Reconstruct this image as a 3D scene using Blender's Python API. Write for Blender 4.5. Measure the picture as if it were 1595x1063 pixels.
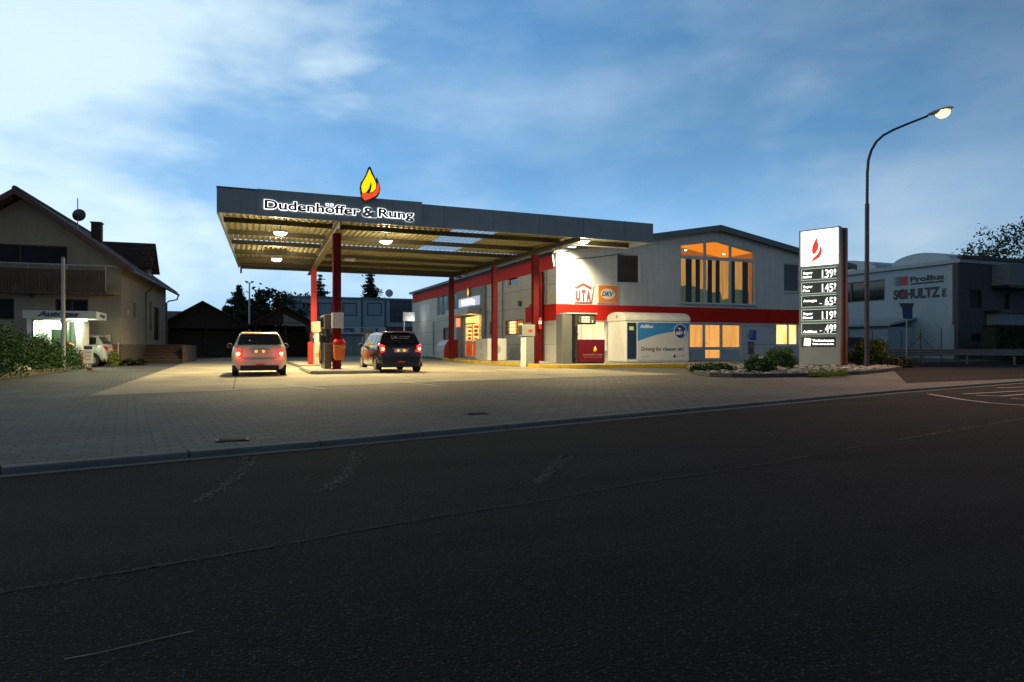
import bpy, math, random
from mathutils import Vector, Matrix, noise
from mathutils.geometry import tessellate_polygon
random.seed(7)
R = math.radians
PI = math.pi
scene = bpy.context.scene
for o in list(bpy.data.objects): bpy.data.objects.remove(o)
COL = scene.collection

# ------------------------------------------------------------------ camera
TH = R(22); FPX = 1040.0; HY = 538.0; CZ = 1.0
CS, SN = math.cos(TH), math.sin(TH)
cam_d = bpy.data.cameras.new('camera'); cam = bpy.data.objects.new('camera', cam_d); COL.objects.link(cam)
cam.location = (0, 0, CZ); cam.rotation_euler = (R(90), 0, -TH)
cam_d.sensor_width = 36; cam_d.lens = FPX / 1595 * 36; cam_d.shift_y = (HY - 531.5) / 1595
cam_d.clip_start = .1; cam_d.clip_end = 4000
scene.camera = cam
scene.render.resolution_x = 1024; scene.render.resolution_y = 682

# ------------------------------------------------------------------ view / world
vs = scene.view_settings
vs.view_transform = 'Standard'; vs.look = 'None'; vs.exposure = .22; vs.gamma = 1; vs.use_curve_mapping = False
SUN_EL, SUN_ROT = R(1.5), R(-55)
world = bpy.data.worlds.new('World'); scene.world = world; world.use_nodes = True
def build_world():
    nt = world.node_tree; N = nt.nodes; L = nt.links
    for n in list(N): N.remove(n)
    out = N.new('ShaderNodeOutputWorld'); bg = N.new('ShaderNodeBackground'); L.new(bg.outputs[0], out.inputs[0])
    bg.inputs[1].default_value = .98
    sky = N.new('ShaderNodeTexSky'); sky.sky_type = 'NISHITA'; sky.sun_disc = False
    sky.sun_elevation = SUN_EL; sky.sun_rotation = SUN_ROT; sky.air_density = 1.0; sky.dust_density = .6; sky.ozone_density = 4.0
    tc = N.new('ShaderNodeTexCoord')
    def math_(op, a, b=None, clamp=False):
        n = N.new('ShaderNodeMath'); n.operation = op; n.use_clamp = clamp
        for i, v in enumerate((a, b)):
            if v is None: continue
            if isinstance(v, (int, float)): n.inputs[i].default_value = v
            else: L.new(v, n.inputs[i])
        return n.outputs[0]
    def vdot(vec):
        n = N.new('ShaderNodeVectorMath'); n.operation = 'DOT_PRODUCT'; L.new(tc.outputs['Generated'], n.inputs[0]); n.inputs[1].default_value = vec
        return n.outputs['Value']
    def mixc(f, a, b, bt='MIX'):
        n = N.new('ShaderNodeMix'); n.data_type = 'RGBA'; n.blend_type = bt
        for s, v in ((0, f), (6, a), (7, b)):
            if isinstance(v, (int, float)): n.inputs[s].default_value = v
            elif isinstance(v, tuple): n.inputs[s].default_value = v + (1,)
            else: L.new(v, n.inputs[s])
        return n.outputs[2]
    def ramp(f, stops):
        n = N.new('ShaderNodeValToRGB'); L.new(f, n.inputs[0]); e = n.color_ramp.elements
        while len(e) > 1: e.remove(e[-1])
        for i, (p, c) in enumerate(stops):
            el = e[0] if i == 0 else e.new(p)
            el.position = p; el.color = c + (1,) if isinstance(c, tuple) else (c, c, c, 1)
        return n.outputs[0]
    fwd = vdot((SN, CS, 0)); right = vdot((CS, -SN, 0)); up = vdot((0, 0, 1))
    # clear twilight sky: physical sky, brighter towards the afterglow low on the left
    base = ramp(up, [(0, (.45, .70, .95)), (.08, (.38, .65, .95)), (.20, (.24, .52, .88)), (.33, (.14, .37, .71)), (.50, (.075, .23, .50)), (.75, (.05, .13, .30)), (1, (.03, .08, .2))])
    skyn = mixc(1.0, sky.outputs[0], (.10, .10, .10), 'MULTIPLY')
    base = mixc(.06, base, skyn)
    side = math_('ADD', math_('MULTIPLY', right, -.36), 1.05)
    side = math_('SUBTRACT', side, math_('MULTIPLY', math_('MAXIMUM', math_('MULTIPLY', right, up), 0.0), 1.1))
    side = math_('MAXIMUM', side, .40)
    front = ramp(math_('ADD', math_('MULTIPLY', fwd, .5), .5), [(0, .54), (.4, .52), (.62, .56), (.78, .85), (1, 1.0)])
    # clouds: two layers of stretched noise
    def layer(scale, sq, det, lo, hi, seed, rough=.55, dist=.0):
        mp = N.new('ShaderNodeMapping'); L.new(tc.outputs['Generated'], mp.inputs[0])
        mp.inputs['Location'].default_value = seed; mp.inputs['Rotation'].default_value = (0, R(4), TH); mp.inputs['Scale'].default_value = (1, 1, sq)
        nz = N.new('ShaderNodeTexNoise'); L.new(mp.outputs[0], nz.inputs[0]); nz.inputs['Scale'].default_value = scale
        nz.inputs['Detail'].default_value = det; nz.inputs['Roughness'].default_value = rough; nz.inputs['Distortion'].default_value = dist
        return ramp(nz.outputs[0], [(lo, 0.0), (hi, 1.0)])
    c1 = layer(1.7, 2.6, 5, .40, .66, (3.2, 1.0, .4))
    c2 = layer(4.2, 2.4, 7, .46, .84, (8.2, 2.0, 3.4), .55, .1)
    c3 = layer(1.3, 2.2, 6, .42, .70, (1.2, 5.0, 7.4), .6)
    # broad pale bank low and to the left
    bankd = math_('ADD', math_('MULTIPLY', right, -1.1), math_('MULTIPLY', up, .9))
    bank = ramp(math_('ADD', bankd, math_('ADD', math_('MULTIPLY', c1, .40), math_('MULTIPLY', c2, .16))), [(.70, 0.0), (1.62, 1.0)])
    c4 = layer(2.6, 2.6, 7, .44, .82, (4.2, 9.0, 2.4), .55, .2)
    sc = math_('MULTIPLY', c1, .50)
    col = mixc(sc, base, (.58, .77, .93))
    col = mixc(math_('MULTIPLY', c3, .66), col, (.12, .29, .53))
    col = mixc(math_('MULTIPLY', math_('MULTIPLY', c2, c1), .75), col, (.70, .84, .95))
    col = mixc(math_('MULTIPLY', c4, .30), col, (.62, .78, .92))
    col = mixc(math_('MULTIPLY', bank, .85), col, (.60, .76, .84))
    k = math_('MULTIPLY', math_('MULTIPLY', side, front), ramp(up, [(.46, 1.0), (.72, .28), (1, .2)]))
    n = N.new('ShaderNodeVectorMath'); n.operation = 'SCALE'; L.new(col, n.inputs[0]); L.new(k, n.inputs['Scale'])
    L.new(n.outputs[0], bg.inputs[0])
build_world()
# last light of the set sun, low and weak behind the buildings
sd = bpy.data.lights.new('sun', 'SUN'); so = bpy.data.objects.new('sun', sd); COL.objects.link(so)
sd.energy = .03; sd.angle = R(20); sd.color = (1, .8, .6)
so.rotation_euler = (R(88), 0, R(180) - SUN_ROT - R(20))

# ------------------------------------------------------------------ geometry of the view: real positions on real planes
def w(Xc, Yc): return (Xc * CS + Yc * SN, -Xc * SN + Yc * CS)
def at(px, D): return w((px - 797.5) / FPX * D, D)
def zz(py, D): return CZ + (HY - py) * D / FPX
def G(px, py, z=0.0):
    D = (CZ - z) * FPX / (py - HY); u, v = at(px, D); return (u, v)
def onp(px, py, O, d):
    rx, ry = at(px, 1.0)
    # D*r = O + t d
    det = rx * (-d[1]) + d[0] * ry
    D = (O[0] * (-d[1]) + d[0] * O[1]) / det
    t = (rx * O[1] - ry * O[0]) / -det
    t = ((D * rx - O[0]) * d[0] + (D * ry - O[1]) * d[1])
    return t, zz(py, D)
VF = 31.2; US = 15.1
def F(px, py): return onp(px, py, (0, VF), (1, 0))
def S(px, py): return onp(px, py, (US, 0), (0, 1))

# ------------------------------------------------------------------ tagging
def tag(o, label=None, cat=None, group=None, kind=None):
    if label: o['label'] = label
    if cat: o['category'] = cat
    if group: o['group'] = group
    if kind: o['kind'] = kind
    return o
def thing(name, label, cat, loc=(0, 0, 0), rz=0, group=None):
    o = bpy.data.objects.new(name, None); COL.objects.link(o); o.empty_display_size = .3
    o.location = loc; o.rotation_euler = (0, 0, rz)
    return tag(o, label, cat, group)
def copy_tree(o, parent=None):
    c = o.copy(); COL.objects.link(c)
    if parent: c.parent = parent
    for ch in list(o.children): copy_tree(ch, c)
    return c

# frames: (a,b,d) -> world; d is outwards, towards the viewer's side
def FR(v0): return lambda a, b, d: (a, v0 - d, b)
def SI(u0): return lambda a, b, d: (u0 - d, a, b)
def ID(a, b, d): return (a, b, d)
LF = lambda a, b, d: (a, -d, b)
def flat(z0): return lambda a, b, d: (a, b, z0 + d)

class MB:
    def __init__(s): s.v = []; s.f = []
    def add(s, vs, fs):
        n = len(s.v); s.v += [tuple(p) for p in vs]; s.f += [tuple(i + n for i in f) for f in fs]; return s
    def box(s, x0, y0, z0, x1, y1, z1):
        if x0 > x1: x0, x1 = x1, x0
        if y0 > y1: y0, y1 = y1, y0
        if z0 > z1: z0, z1 = z1, z0
        return s.add([(x0,y0,z0),(x1,y0,z0),(x1,y1,z0),(x0,y1,z0),(x0,y0,z1),(x1,y0,z1),(x1,y1,z1),(x0,y1,z1)],
                     [(0,3,2,1),(4,5,6,7),(0,1,5,4),(1,2,6,5),(2,3,7,6),(3,0,4,7)])
    def fbox(s, fr, a0, b0, a1, b1, d0, d1):
        p = [fr(a, b, d) for d in (d0, d1) for a, b in ((a0,b0),(a1,b0),(a1,b1),(a0,b1))]
        return s.add(p, [(0,3,2,1),(4,5,6,7),(0,1,5,4),(1,2,6,5),(2,3,7,6),(3,0,4,7)])
    def hexa(s, p):
        return s.add(p, [(0,3,2,1),(4,5,6,7),(0,1,5,4),(1,2,6,5),(2,3,7,6),(3,0,4,7)])
    def quad(s, *p): return s.add(p, [tuple(range(len(p)))])
    def plate(s, outer, holes, fr, d0, d1):
        loops = [outer] + list(holes)
        pts = [Vector((a, b, 0)) for lp in loops for a, b in lp]
        def isr(lp): return len(lp) == 4 and len({round(p[0], 5) for p in lp}) == 2 and len({round(p[1], 5) for p in lp}) == 2
        n = len(pts); grid = len(loops) > 1 and all(isr(lp) for lp in loops)
        if grid:
            xs = sorted({round(p[0], 5) for lp in loops for p in lp}); ys = sorted({round(p[1], 5) for lp in loops for p in lp})
            hs = [(min(p[0] for p in lp), max(p[0] for p in lp), min(p[1] for p in lp), max(p[1] for p in lp)) for lp in loops[1:]]
            o_ = (min(p[0] for p in outer), max(p[0] for p in outer), min(p[1] for p in outer), max(p[1] for p in outer))
            for i in range(len(xs)-1):
                for j in range(len(ys)-1):
                    cx, cy = (xs[i]+xs[i+1])/2, (ys[j]+ys[j+1])/2
                    if not (o_[0] < cx < o_[1] and o_[2] < cy < o_[3]): continue
                    if any(h[0] < cx < h[1] and h[2] < cy < h[3] for h in hs): continue
                    for dd in (d0, d1): s.add([fr(xs[i], ys[j], dd), fr(xs[i+1], ys[j], dd), fr(xs[i+1], ys[j+1], dd), fr(xs[i], ys[j+1], dd)], [(0, 1, 2, 3)])
            tris = []
        else: tris = tessellate_polygon([[Vector((a, b, 0)) for a, b in lp] for lp in loops])
        vs = [fr(p.x, p.y, d0) for p in pts] + [fr(p.x, p.y, d1) for p in pts]
        fs = [tuple(t) for t in tris] + [tuple(i + n for i in reversed(t)) for t in tris]
        k = 0
        for lp in loops:
            m = len(lp)
            for i in range(m):
                j = (i + 1) % m; fs.append((k + i, k + j, k + j + n, k + i + n))
            k += m
        return s.add(vs, fs)
    def tube(s, pts, r, n=8, r2=None, cap=True):
        pts = [Vector(p) for p in pts]; m = len(pts); vs = []; fs = []
        ref = None
        for i, p in enumerate(pts):
            t = (pts[min(i + 1, m - 1)] - pts[max(i - 1, 0)]).normalized()
            if ref is None: ref = Vector((1, 0, 0)) if abs(t.z) > .8 else Vector((0, 0, 1))
            a = t.cross(ref).normalized(); b = t.cross(a).normalized(); ref = -t.cross(a).cross(t) if False else ref
            rr = r if r2 is None else r + (r2 - r) * i / (m - 1)
            for k in range(n):
                an = 2 * PI * k / n; vs.append(p + a * (math.cos(an) * rr) + b * (math.sin(an) * rr))
        for i in range(m - 1):
            for k in range(n):
                k2 = (k + 1) % n; fs.append((i*n+k, i*n+k2, (i+1)*n+k2, (i+1)*n+k))
        if cap: fs += [tuple(range(n - 1, -1, -1)), tuple((m-1)*n + k for k in range(n))]
        return s.add(vs, fs)
    def lathe(s, prof, c=(0, 0, 0), axis='z', n=24):
        vs = []; fs = []; m = len(prof)
        for (r, h) in prof:
            for k in range(n):
                an = 2 * PI * k / n; x, y = r * math.cos(an), r * math.sin(an)
                p = {'z': (x, y, h), 'x': (h, x, y), 'y': (x, h, y)}[axis]
                vs.append((p[0] + c[0], p[1] + c[1], p[2] + c[2]))
        for i in range(m - 1):
            for k in range(n):
                k2 = (k + 1) % n; fs.append((i*n+k, i*n+k2, (i+1)*n+k2, (i+1)*n+k))
        fs += [tuple(range(n)), tuple((m-1)*n + k for k in range(n))]
        return s.add(vs, fs)
    def text(s, txt, fr, a, b, h, d0=.0, d1=.01, width=None, bold=0.0, shear=0.0, align='L', wide=1.0, spacing=1.0):
        cu = bpy.data.curves.new('t', 'FONT'); cu.body = txt; cu.size = 1.0; cu.extrude = .5; cu.offset = bold; cu.space_character = spacing
        cu.resolution_u = 4
        ob = bpy.data.objects.new('t', cu); COL.objects.link(ob)
        dg = bpy.context.evaluated_depsgraph_get(); dg.update()
        me = bpy.data.meshes.new_from_object(ob.evaluated_get(dg))
        V = [v.co.copy() for v in me.vertices]; Fs = [tuple(p.vertices) for p in me.polygons]
        bpy.data.objects.remove(ob); bpy.data.curves.remove(cu); bpy.data.meshes.remove(me)
        if not V: return s
        x0 = min(v.x for v in V); x1 = max(v.x for v in V)
        sc = h / .72; sx = sc * wide if width is None else width / (x1 - x0)
        off = {'L': 0, 'C': -(x1 - x0) * sx / 2, 'R': -(x1 - x0) * sx}[align]
        return s.add([fr(a + off + (v.x - x0) * sx + v.y * sc * shear, b + v.y * sc, d0 if v.z < 0 else d1) for v in V], Fs)
    def build(s, name, mat, parent=None, local=False, smooth=False, bevel=0, loc=None):
        off = Vector((0, 0, 0))
        if parent is not None and not local:
            p = parent
            while p: off += p.location; p = p.parent
        if loc is not None: off = Vector(loc)
        me = bpy.data.meshes.new(name)
        me.from_pydata([(x - off.x, y - off.y, z - off.z) for x, y, z in s.v], [], s.f); me.update()
        o = bpy.data.objects.new(name, me); COL.objects.link(o)
        if mat: me.materials.append(mat)
        if parent is not None: o.parent = parent
        elif loc is not None: o.location = loc
        if smooth:
            for p in me.polygons: p.use_smooth = True
            try: me.set_sharp_from_angle(angle=R(38))
            except Exception: pass
        import bmesh
        bm = bmesh.new(); bm.from_mesh(me); bmesh.ops.recalc_face_normals(bm, faces=bm.faces); bm.to_mesh(me); bm.free()
        if bevel:
            b = o.modifiers.new('bevel', 'BEVEL'); b.width = bevel; b.segments = 2; b.limit_method = 'ANGLE'; b.angle_limit = R(40)
        return o

# ------------------------------------------------------------------ materials
MATS = {}
def mat(name, col, rough=.6, metal=0, var=.12, scale=3.0, bump=0.0, bscale=None, emit=None, es=1.0, coat=0, streak=0.0, island=0.0, spec=.5):
    if name in MATS: return MATS[name]
    m = bpy.data.materials.new(name); m.use_nodes = True; MATS[name] = m
    nt = m.node_tree; N = nt.nodes; L = nt.links; b = N['Principled BSDF']
    b.inputs['Roughness'].default_value = rough; b.inputs['Metallic'].default_value = metal
    b.inputs['Specular IOR Level'].default_value = spec
    if coat: b.inputs['Coat Weight'].default_value = coat; b.inputs['Coat Roughness'].default_value = .05
    tc = N.new('ShaderNodeTexCoord'); g = N.new('ShaderNodeNewGeometry')
    nz = N.new('ShaderNodeTexNoise'); nz.inputs['Scale'].default_value = scale; nz.inputs['Detail'].default_value = 7; nz.inputs['Roughness'].default_value = .62
    L.new(g.outputs['Position'], nz.inputs['Vector'])
    mx = N.new('ShaderNodeMix'); mx.data_type = 'RGBA'
    mx.inputs[6].default_value = tuple(c * (1 - var) for c in col) + (1,); mx.inputs[7].default_value = tuple(min(1, c * (1 + var)) for c in col) + (1,)
    mr = N.new('ShaderNodeMapRange'); mr.inputs[1].default_value = .3; mr.inputs[2].default_value = .7; L.new(nz.outputs[0], mr.inputs[0])
    L.new(mr.outputs[0], mx.inputs[0]); outc = mx.outputs[2]
    if streak:
        mp = N.new('ShaderNodeMapping'); mp.inputs['Scale'].default_value = (3.5, 3.5, .25); L.new(g.outputs['Position'], mp.inputs[0])
        n2 = N.new('ShaderNodeTexNoise'); n2.inputs['Scale'].default_value = 1.2; n2.inputs['Detail'].default_value = 5; L.new(mp.outputs[0], n2.inputs[0])
        r2 = N.new('ShaderNodeMapRange'); r2.inputs[1].default_value = .42; r2.inputs[2].default_value = .75; r2.inputs[3].default_value = 1; r2.inputs[4].default_value = 1 - streak; L.new(n2.outputs[0], r2.inputs[0])
        sc = N.new('ShaderNodeVectorMath'); sc.operation = 'SCALE'; L.new(outc, sc.inputs[0]); L.new(r2.outputs[0], sc.inputs['Scale']); outc = sc.outputs[0]
    if island:
        r3 = N.new('ShaderNodeMapRange'); r3.inputs[3].default_value = 1 - island; r3.inputs[4].default_value = 1 + island; L.new(g.outputs['Random Per Island'], r3.inputs[0])
        sc = N.new('ShaderNodeVectorMath'); sc.operation = 'SCALE'; L.new(outc, sc.inputs[0]); L.new(r3.outputs[0], sc.inputs['Scale']); outc = sc.outputs[0]
    L.new(outc, b.inputs['Base Color'])
    rr = N.new('ShaderNodeMapRange'); rr.inputs[3].default_value = max(0, rough - .08); rr.inputs[4].default_value = min(1, rough + .08); L.new(nz.outputs[0], rr.inputs[0]); L.new(rr.outputs[0], b.inputs['Roughness'])
    if bump:
        nb = N.new('ShaderNodeTexNoise'); nb.inputs['Scale'].default_value = bscale or scale * 12; nb.inputs['Detail'].default_value = 4; L.new(g.outputs['Position'], nb.inputs['Vector'])
        bp = N.new('ShaderNodeBump'); bp.inputs['Strength'].default_value = bump; bp.inputs['Distance'].default_value = .02; L.new(nb.outputs[0], bp.inputs['Height']); L.new(bp.outputs[0], b.inputs['Normal'])
    if emit:
        b.inputs['Emission Color'].default_value = tuple(emit) + (1,); b.inputs['Emission Strength'].default_value = es
    return m
def glass(name, tint=(.8, .85, .85), alpha=.35, rough=.02):
    if name in MATS: return MATS[name]
    m = bpy.data.materials.new(name); m.use_nodes = True; MATS[name] = m
    nt = m.node_tree; N = nt.nodes; L = nt.links; N.remove(N['Principled BSDF']); out = N['Material Output']
    t = N.new('ShaderNodeBsdfTransparent'); t.inputs[0].default_value = tint + (1,)
    g = N.new('ShaderNodeBsdfGlossy'); g.inputs['Roughness'].default_value = rough
    fr = N.new('ShaderNodeLayerWeight'); fr.inputs[0].default_value = .5
    pw = N.new('ShaderNodeMath'); pw.operation = 'POWER'; pw.inputs[1].default_value = 4.0; L.new(fr.outputs['Facing'], pw.inputs[0])
    mth = N.new('ShaderNodeMath'); mth.operation = 'MULTIPLY_ADD'; mth.inputs[1].default_value = .7; mth.inputs[2].default_value = .03; L.new(pw.outputs[0], mth.inputs[0])
    mx = N.new('ShaderNodeMixShader'); L.new(mth.outputs[0], mx.inputs[0]); L.new(t.outputs[0], mx.inputs[1]); L.new(g.outputs[0], mx.inputs[2]); L.new(mx.outputs[0], out.inputs[0])
    return m
def emis(name, col, s): 
    m = mat(name, tuple(c * .5 for c in col), .5, emit=col, es=s); return m
def folds(name, c0, c1, s, scale=18.0):
    """lit curtain: emission with soft vertical folds"""
    if name in MATS: return MATS[name]
    m = bpy.data.materials.new(name); m.use_nodes = True; MATS[name] = m
    nt = m.node_tree; N = nt.nodes; L = nt.links; b = N['Principled BSDF']
    g = N.new('ShaderNodeNewGeometry'); sx = N.new('ShaderNodeSeparateXYZ'); L.new(g.outputs['Position'], sx.inputs[0])
    ad = N.new('ShaderNodeMath'); ad.operation = 'ADD'; L.new(sx.outputs[0], ad.inputs[0]); L.new(sx.outputs[1], ad.inputs[1])
    cb = N.new('ShaderNodeCombineXYZ'); L.new(ad.outputs[0], cb.inputs[0])
    ml = N.new('ShaderNodeMath'); ml.operation = 'MULTIPLY'; ml.inputs[1].default_value = .06; L.new(sx.outputs[2], ml.inputs[0]); L.new(ml.outputs[0], cb.inputs[2])
    nz = N.new('ShaderNodeTexNoise'); nz.inputs['Scale'].default_value = scale; nz.inputs['Detail'].default_value = 2; L.new(cb.outputs[0], nz.inputs[0])
    mr = N.new('ShaderNodeMapRange'); mr.inputs[1].default_value = .35; mr.inputs[2].default_value = .65; L.new(nz.outputs[0], mr.inputs[0])
    mx = N.new('ShaderNodeMix'); mx.data_type = 'RGBA'; mx.inputs[6].default_value = c0 + (1,); mx.inputs[7].default_value = c1 + (1,); L.new(mr.outputs[0], mx.inputs[0])
    L.new(mx.outputs[2], b.inputs['Emission Color']); b.inputs['Emission Strength'].default_value = s; b.inputs['Base Color'].default_value = (.3, .25, .2, 1)
    return m
def lamp(kind, loc, energy, col, parent=None, rot=None, size=.25, spot=150, blend=.6, name=None):
    d = bpy.data.lights.new(name or 'bulb_light', kind); o = bpy.data.objects.new(name or 'bulb_light', d); COL.objects.link(o)
    d.energy = energy; d.color = col
    if kind == 'POINT': d.shadow_soft_size = size
    if kind == 'SPOT': d.spot_size = R(spot); d.spot_blend = blend; d.shadow_soft_size = size
    if kind == 'AREA': d.size = size
    off = Vector((0, 0, 0)); p = parent
    while p: off += p.location; p = p.parent
    if parent: o.parent = parent
    o.location = Vector(loc) - off
    if rot: o.rotation_euler = rot
    return o

def asphalt_mat():
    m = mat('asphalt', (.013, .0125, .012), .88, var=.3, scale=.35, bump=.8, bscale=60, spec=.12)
    nt = m.node_tree; N = nt.nodes; L = nt.links; b = N['Principled BSDF']; g = N.new('ShaderNodeNewGeometry')
    # small light stones showing in the binder
    vo = N.new('ShaderNodeTexVoronoi'); vo.inputs['Scale'].default_value = 75; L.new(g.outputs['Position'], vo.inputs['Vector'])
    r = N.new('ShaderNodeMapRange'); r.inputs[1].default_value = .20; r.inputs[2].default_value = .45; r.inputs[3].default_value = 1; r.inputs[4].default_value = 0; L.new(vo.outputs['Distance'], r.inputs[0])
    sp = N.new('ShaderNodeSeparateColor'); L.new(vo.outputs['Color'], sp.inputs[0])
    r2 = N.new('ShaderNodeMapRange'); r2.inputs[1].default_value = .55; r2.inputs[2].default_value = 1; r2.inputs[4].default_value = .6; L.new(sp.outputs[0], r2.inputs[0])
    ml = N.new('ShaderNodeMath'); ml.operation = 'MULTIPLY'; L.new(r.outputs[0], ml.inputs[0]); L.new(r2.outputs[0], ml.inputs[1])
    # wheel-polished bands and broad patches running along the road
    mp = N.new('ShaderNodeMapping'); mp.inputs['Rotation'].default_value = (0, 0, -R(14)); mp.inputs['Scale'].default_value = (.07, 1.1, 1); L.new(g.outputs['Position'], mp.inputs[0])
    nt_ = N.new('ShaderNodeTexNoise'); nt_.inputs['Scale'].default_value = 1; nt_.inputs['Detail'].default_value = 5; L.new(mp.outputs[0], nt_.inputs[0])
    r4 = N.new('ShaderNodeMapRange'); r4.inputs[1].default_value = .3; r4.inputs[2].default_value = .7; r4.inputs[3].default_value = .45; r4.inputs[4].default_value = 1.7; L.new(nt_.outputs[0], r4.inputs[0])
    mx = N.new('ShaderNodeMix'); mx.data_type = 'RGBA'; src0 = b.inputs['Base Color'].links[0].from_socket
    scv = N.new('ShaderNodeVectorMath'); scv.operation = 'SCALE'; L.new(src0, scv.inputs[0]); L.new(r4.outputs[0], scv.inputs['Scale']); src = scv.outputs[0]
    L.new(ml.outputs[0], mx.inputs[0]); L.new(src, mx.inputs[6]); mx.inputs[7].default_value = (.15, .14, .13, 1); L.new(mx.outputs[2], b.inputs['Base Color'])
    return m
def brick_mat(name, c1, c2, cm, bw, bh, ang=0.0, mortar=.008, bump=.5, rough=.8, offset=.5, wallaxis=None, patch=.25):
    if name in MATS: return MATS[name]
    m = bpy.data.materials.new(name); m.use_nodes = True; MATS[name] = m
    nt = m.node_tree; N = nt.nodes; L = nt.links; b = N['Principled BSDF']; b.inputs['Roughness'].default_value = rough
    g = N.new('ShaderNodeNewGeometry'); mp = N.new('ShaderNodeMapping'); L.new(g.outputs['Position'], mp.inputs[0])
    if wallaxis == 'x': mp.inputs['Rotation'].default_value = (R(90), 0, 0)
    elif wallaxis == 'y': mp.inputs['Rotation'].default_value = (R(90), R(90), 0)
    else: mp.inputs['Rotation'].default_value = (0, 0, ang)
    br = N.new('ShaderNodeTexBrick'); br.offset = offset; L.new(mp.outputs[0], br.inputs['Vector'])
    br.inputs['Color1'].default_value = c1 + (1,); br.inputs['Color2'].default_value = c2 + (1,); br.inputs['Mortar'].default_value = cm + (1,)
    br.inputs['Scale'].default_value = 1; br.inputs['Brick Width'].default_value = bw; br.inputs['Row Height'].default_value = bh; br.inputs['Mortar Size'].default_value = mortar; br.inputs['Mortar Smooth'].default_value = .3
    nz = N.new('ShaderNodeTexNoise'); nz.inputs['Scale'].default_value = .5; nz.inputs['Detail'].default_value = 8; L.new(g.outputs['Position'], nz.inputs[0])
    r = N.new('ShaderNodeMapRange'); r.inputs[1].default_value = .3; r.inputs[2].default_value = .7; r.inputs[3].default_value = 1 - patch; r.inputs[4].default_value = 1 + patch; L.new(nz.outputs[0], r.inputs[0])
    sc = N.new('ShaderNodeVectorMath'); sc.operation = 'SCALE'; L.new(br.outputs[0], sc.inputs[0]); L.new(r.outputs[0], sc.inputs['Scale']); L.new(sc.outputs[0], b.inputs['Base Color'])
    n2 = N.new('ShaderNodeTexNoise'); n2.inputs['Scale'].default_value = 60; L.new(g.outputs['Position'], n2.inputs[0])
    inv = N.new('ShaderNodeMath'); inv.operation = 'MULTIPLY_ADD'; inv.inputs[1].default_value = -1.0; inv.inputs[2].default_value = 1.0; L.new(br.outputs['Fac'], inv.inputs[0])
    ad = N.new('ShaderNodeMath'); ad.operation = 'MULTIPLY_ADD'; ad.inputs[1].default_value = .25; L.new(n2.outputs[0], ad.inputs[0]); L.new(inv.outputs[0], ad.inputs[2])
    bp = N.new('ShaderNodeBump'); bp.inputs['Strength'].default_value = bump; bp.inputs['Distance'].default_value = .015; L.new(ad.outputs[0], bp.inputs['Height']); L.new(bp.outputs[0], b.inputs['Normal'])
    return m

# ------------------------------------------------------------------ common materials
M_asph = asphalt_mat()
M_pave = brick_mat('concrete_pavers', (.048, .053, .060), (.088, .088, .088), (.025, .025, .027), .24, .16, ang=R(-8), mortar=.014, bump=.9, patch=.4)
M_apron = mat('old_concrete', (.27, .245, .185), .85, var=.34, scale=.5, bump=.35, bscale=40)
M_dirt = mat('soil', (.06, .055, .04), .95, var=.3, scale=1.5)
M_kerb = mat('kerb_stone', (.13, .13, .125), .85, var=.25, scale=2, bump=.4, bscale=50)
M_yel = mat('yellow_kerb_paint', (.55, .36, .02), .7, var=.3, scale=2.5, bump=.3)
M_walk = mat('walkway_concrete', (.26, .25, .21), .85, var=.2, scale=1.2, bump=.3)
M_wallw = mat('painted_render', (.60, .60, .57), .85, var=.06, scale=.8, bump=.25, bscale=60, streak=.13)
M_block = brick_mat('painted_panels', (.56, .56, .52), (.53, .53, .49), (.28, .28, .26), 3.6, 1.05, mortar=.02, bump=.3, wallaxis='y', patch=.08)
M_blockx = brick_mat('painted_panels_front', (.54, .55, .55), (.51, .52, .52), (.30, .30, .30), 3.6, 1.05, mortar=.02, bump=.3, wallaxis='x', patch=.08)
M_redb = mat('red_cladding', (.52, .016, .008), .7, var=.12, scale=1.5, spec=.2)
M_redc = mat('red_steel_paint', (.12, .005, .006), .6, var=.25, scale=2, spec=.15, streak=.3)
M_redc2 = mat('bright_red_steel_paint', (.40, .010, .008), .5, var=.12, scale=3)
M_fasc = mat('grey_fascia_panel', (.20, .25, .29), .5, var=.08, scale=.8, streak=.12)
M_dgrey = mat('dark_grey_metal', (.06, .065, .07), .5, var=.15)
M_grey = mat('grey_metal', (.30, .31, .31), .5, var=.1)
M_lgrey = mat('light_grey_metal', (.48, .49, .49), .5, var=.08)
M_white = mat('white_paint', (.75, .75, .73), .5, var=.05)
M_whitef = mat('white_window_frame', (.55, .56, .55), .45, var=.05)
M_black = mat('black_plastic', (.012, .012, .013), .45, var=.2)
M_rub = mat('rubber', (.015, .015, .015), .85, var=.2, scale=10)
M_sheet = mat('roof_sheet_underside', (.27, .24, .13), .6, var=.22, scale=.9, streak=.1)
M_gird = mat('girder_paint', (.13, .115, .07), .6, var=.2, scale=1.4)
M_purl = mat('purlin_steel', (.05, .045, .03), .6, var=.25, scale=2)
M_dark = mat('dark_interior', (.012, .012, .012), .9)
M_darkglass = mat('dark_window_glass', (.012, .013, .015), .08, var=.3, spec=.8)
M_galv = mat('galvanised_steel', (.34, .36, .37), .4, metal=.5, var=.15, scale=5)
M_glass = glass('clear_glass')
M_roofg = mat('grey_roof_edge', (.13, .16, .17), .5, var=.12, scale=2)

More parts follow.
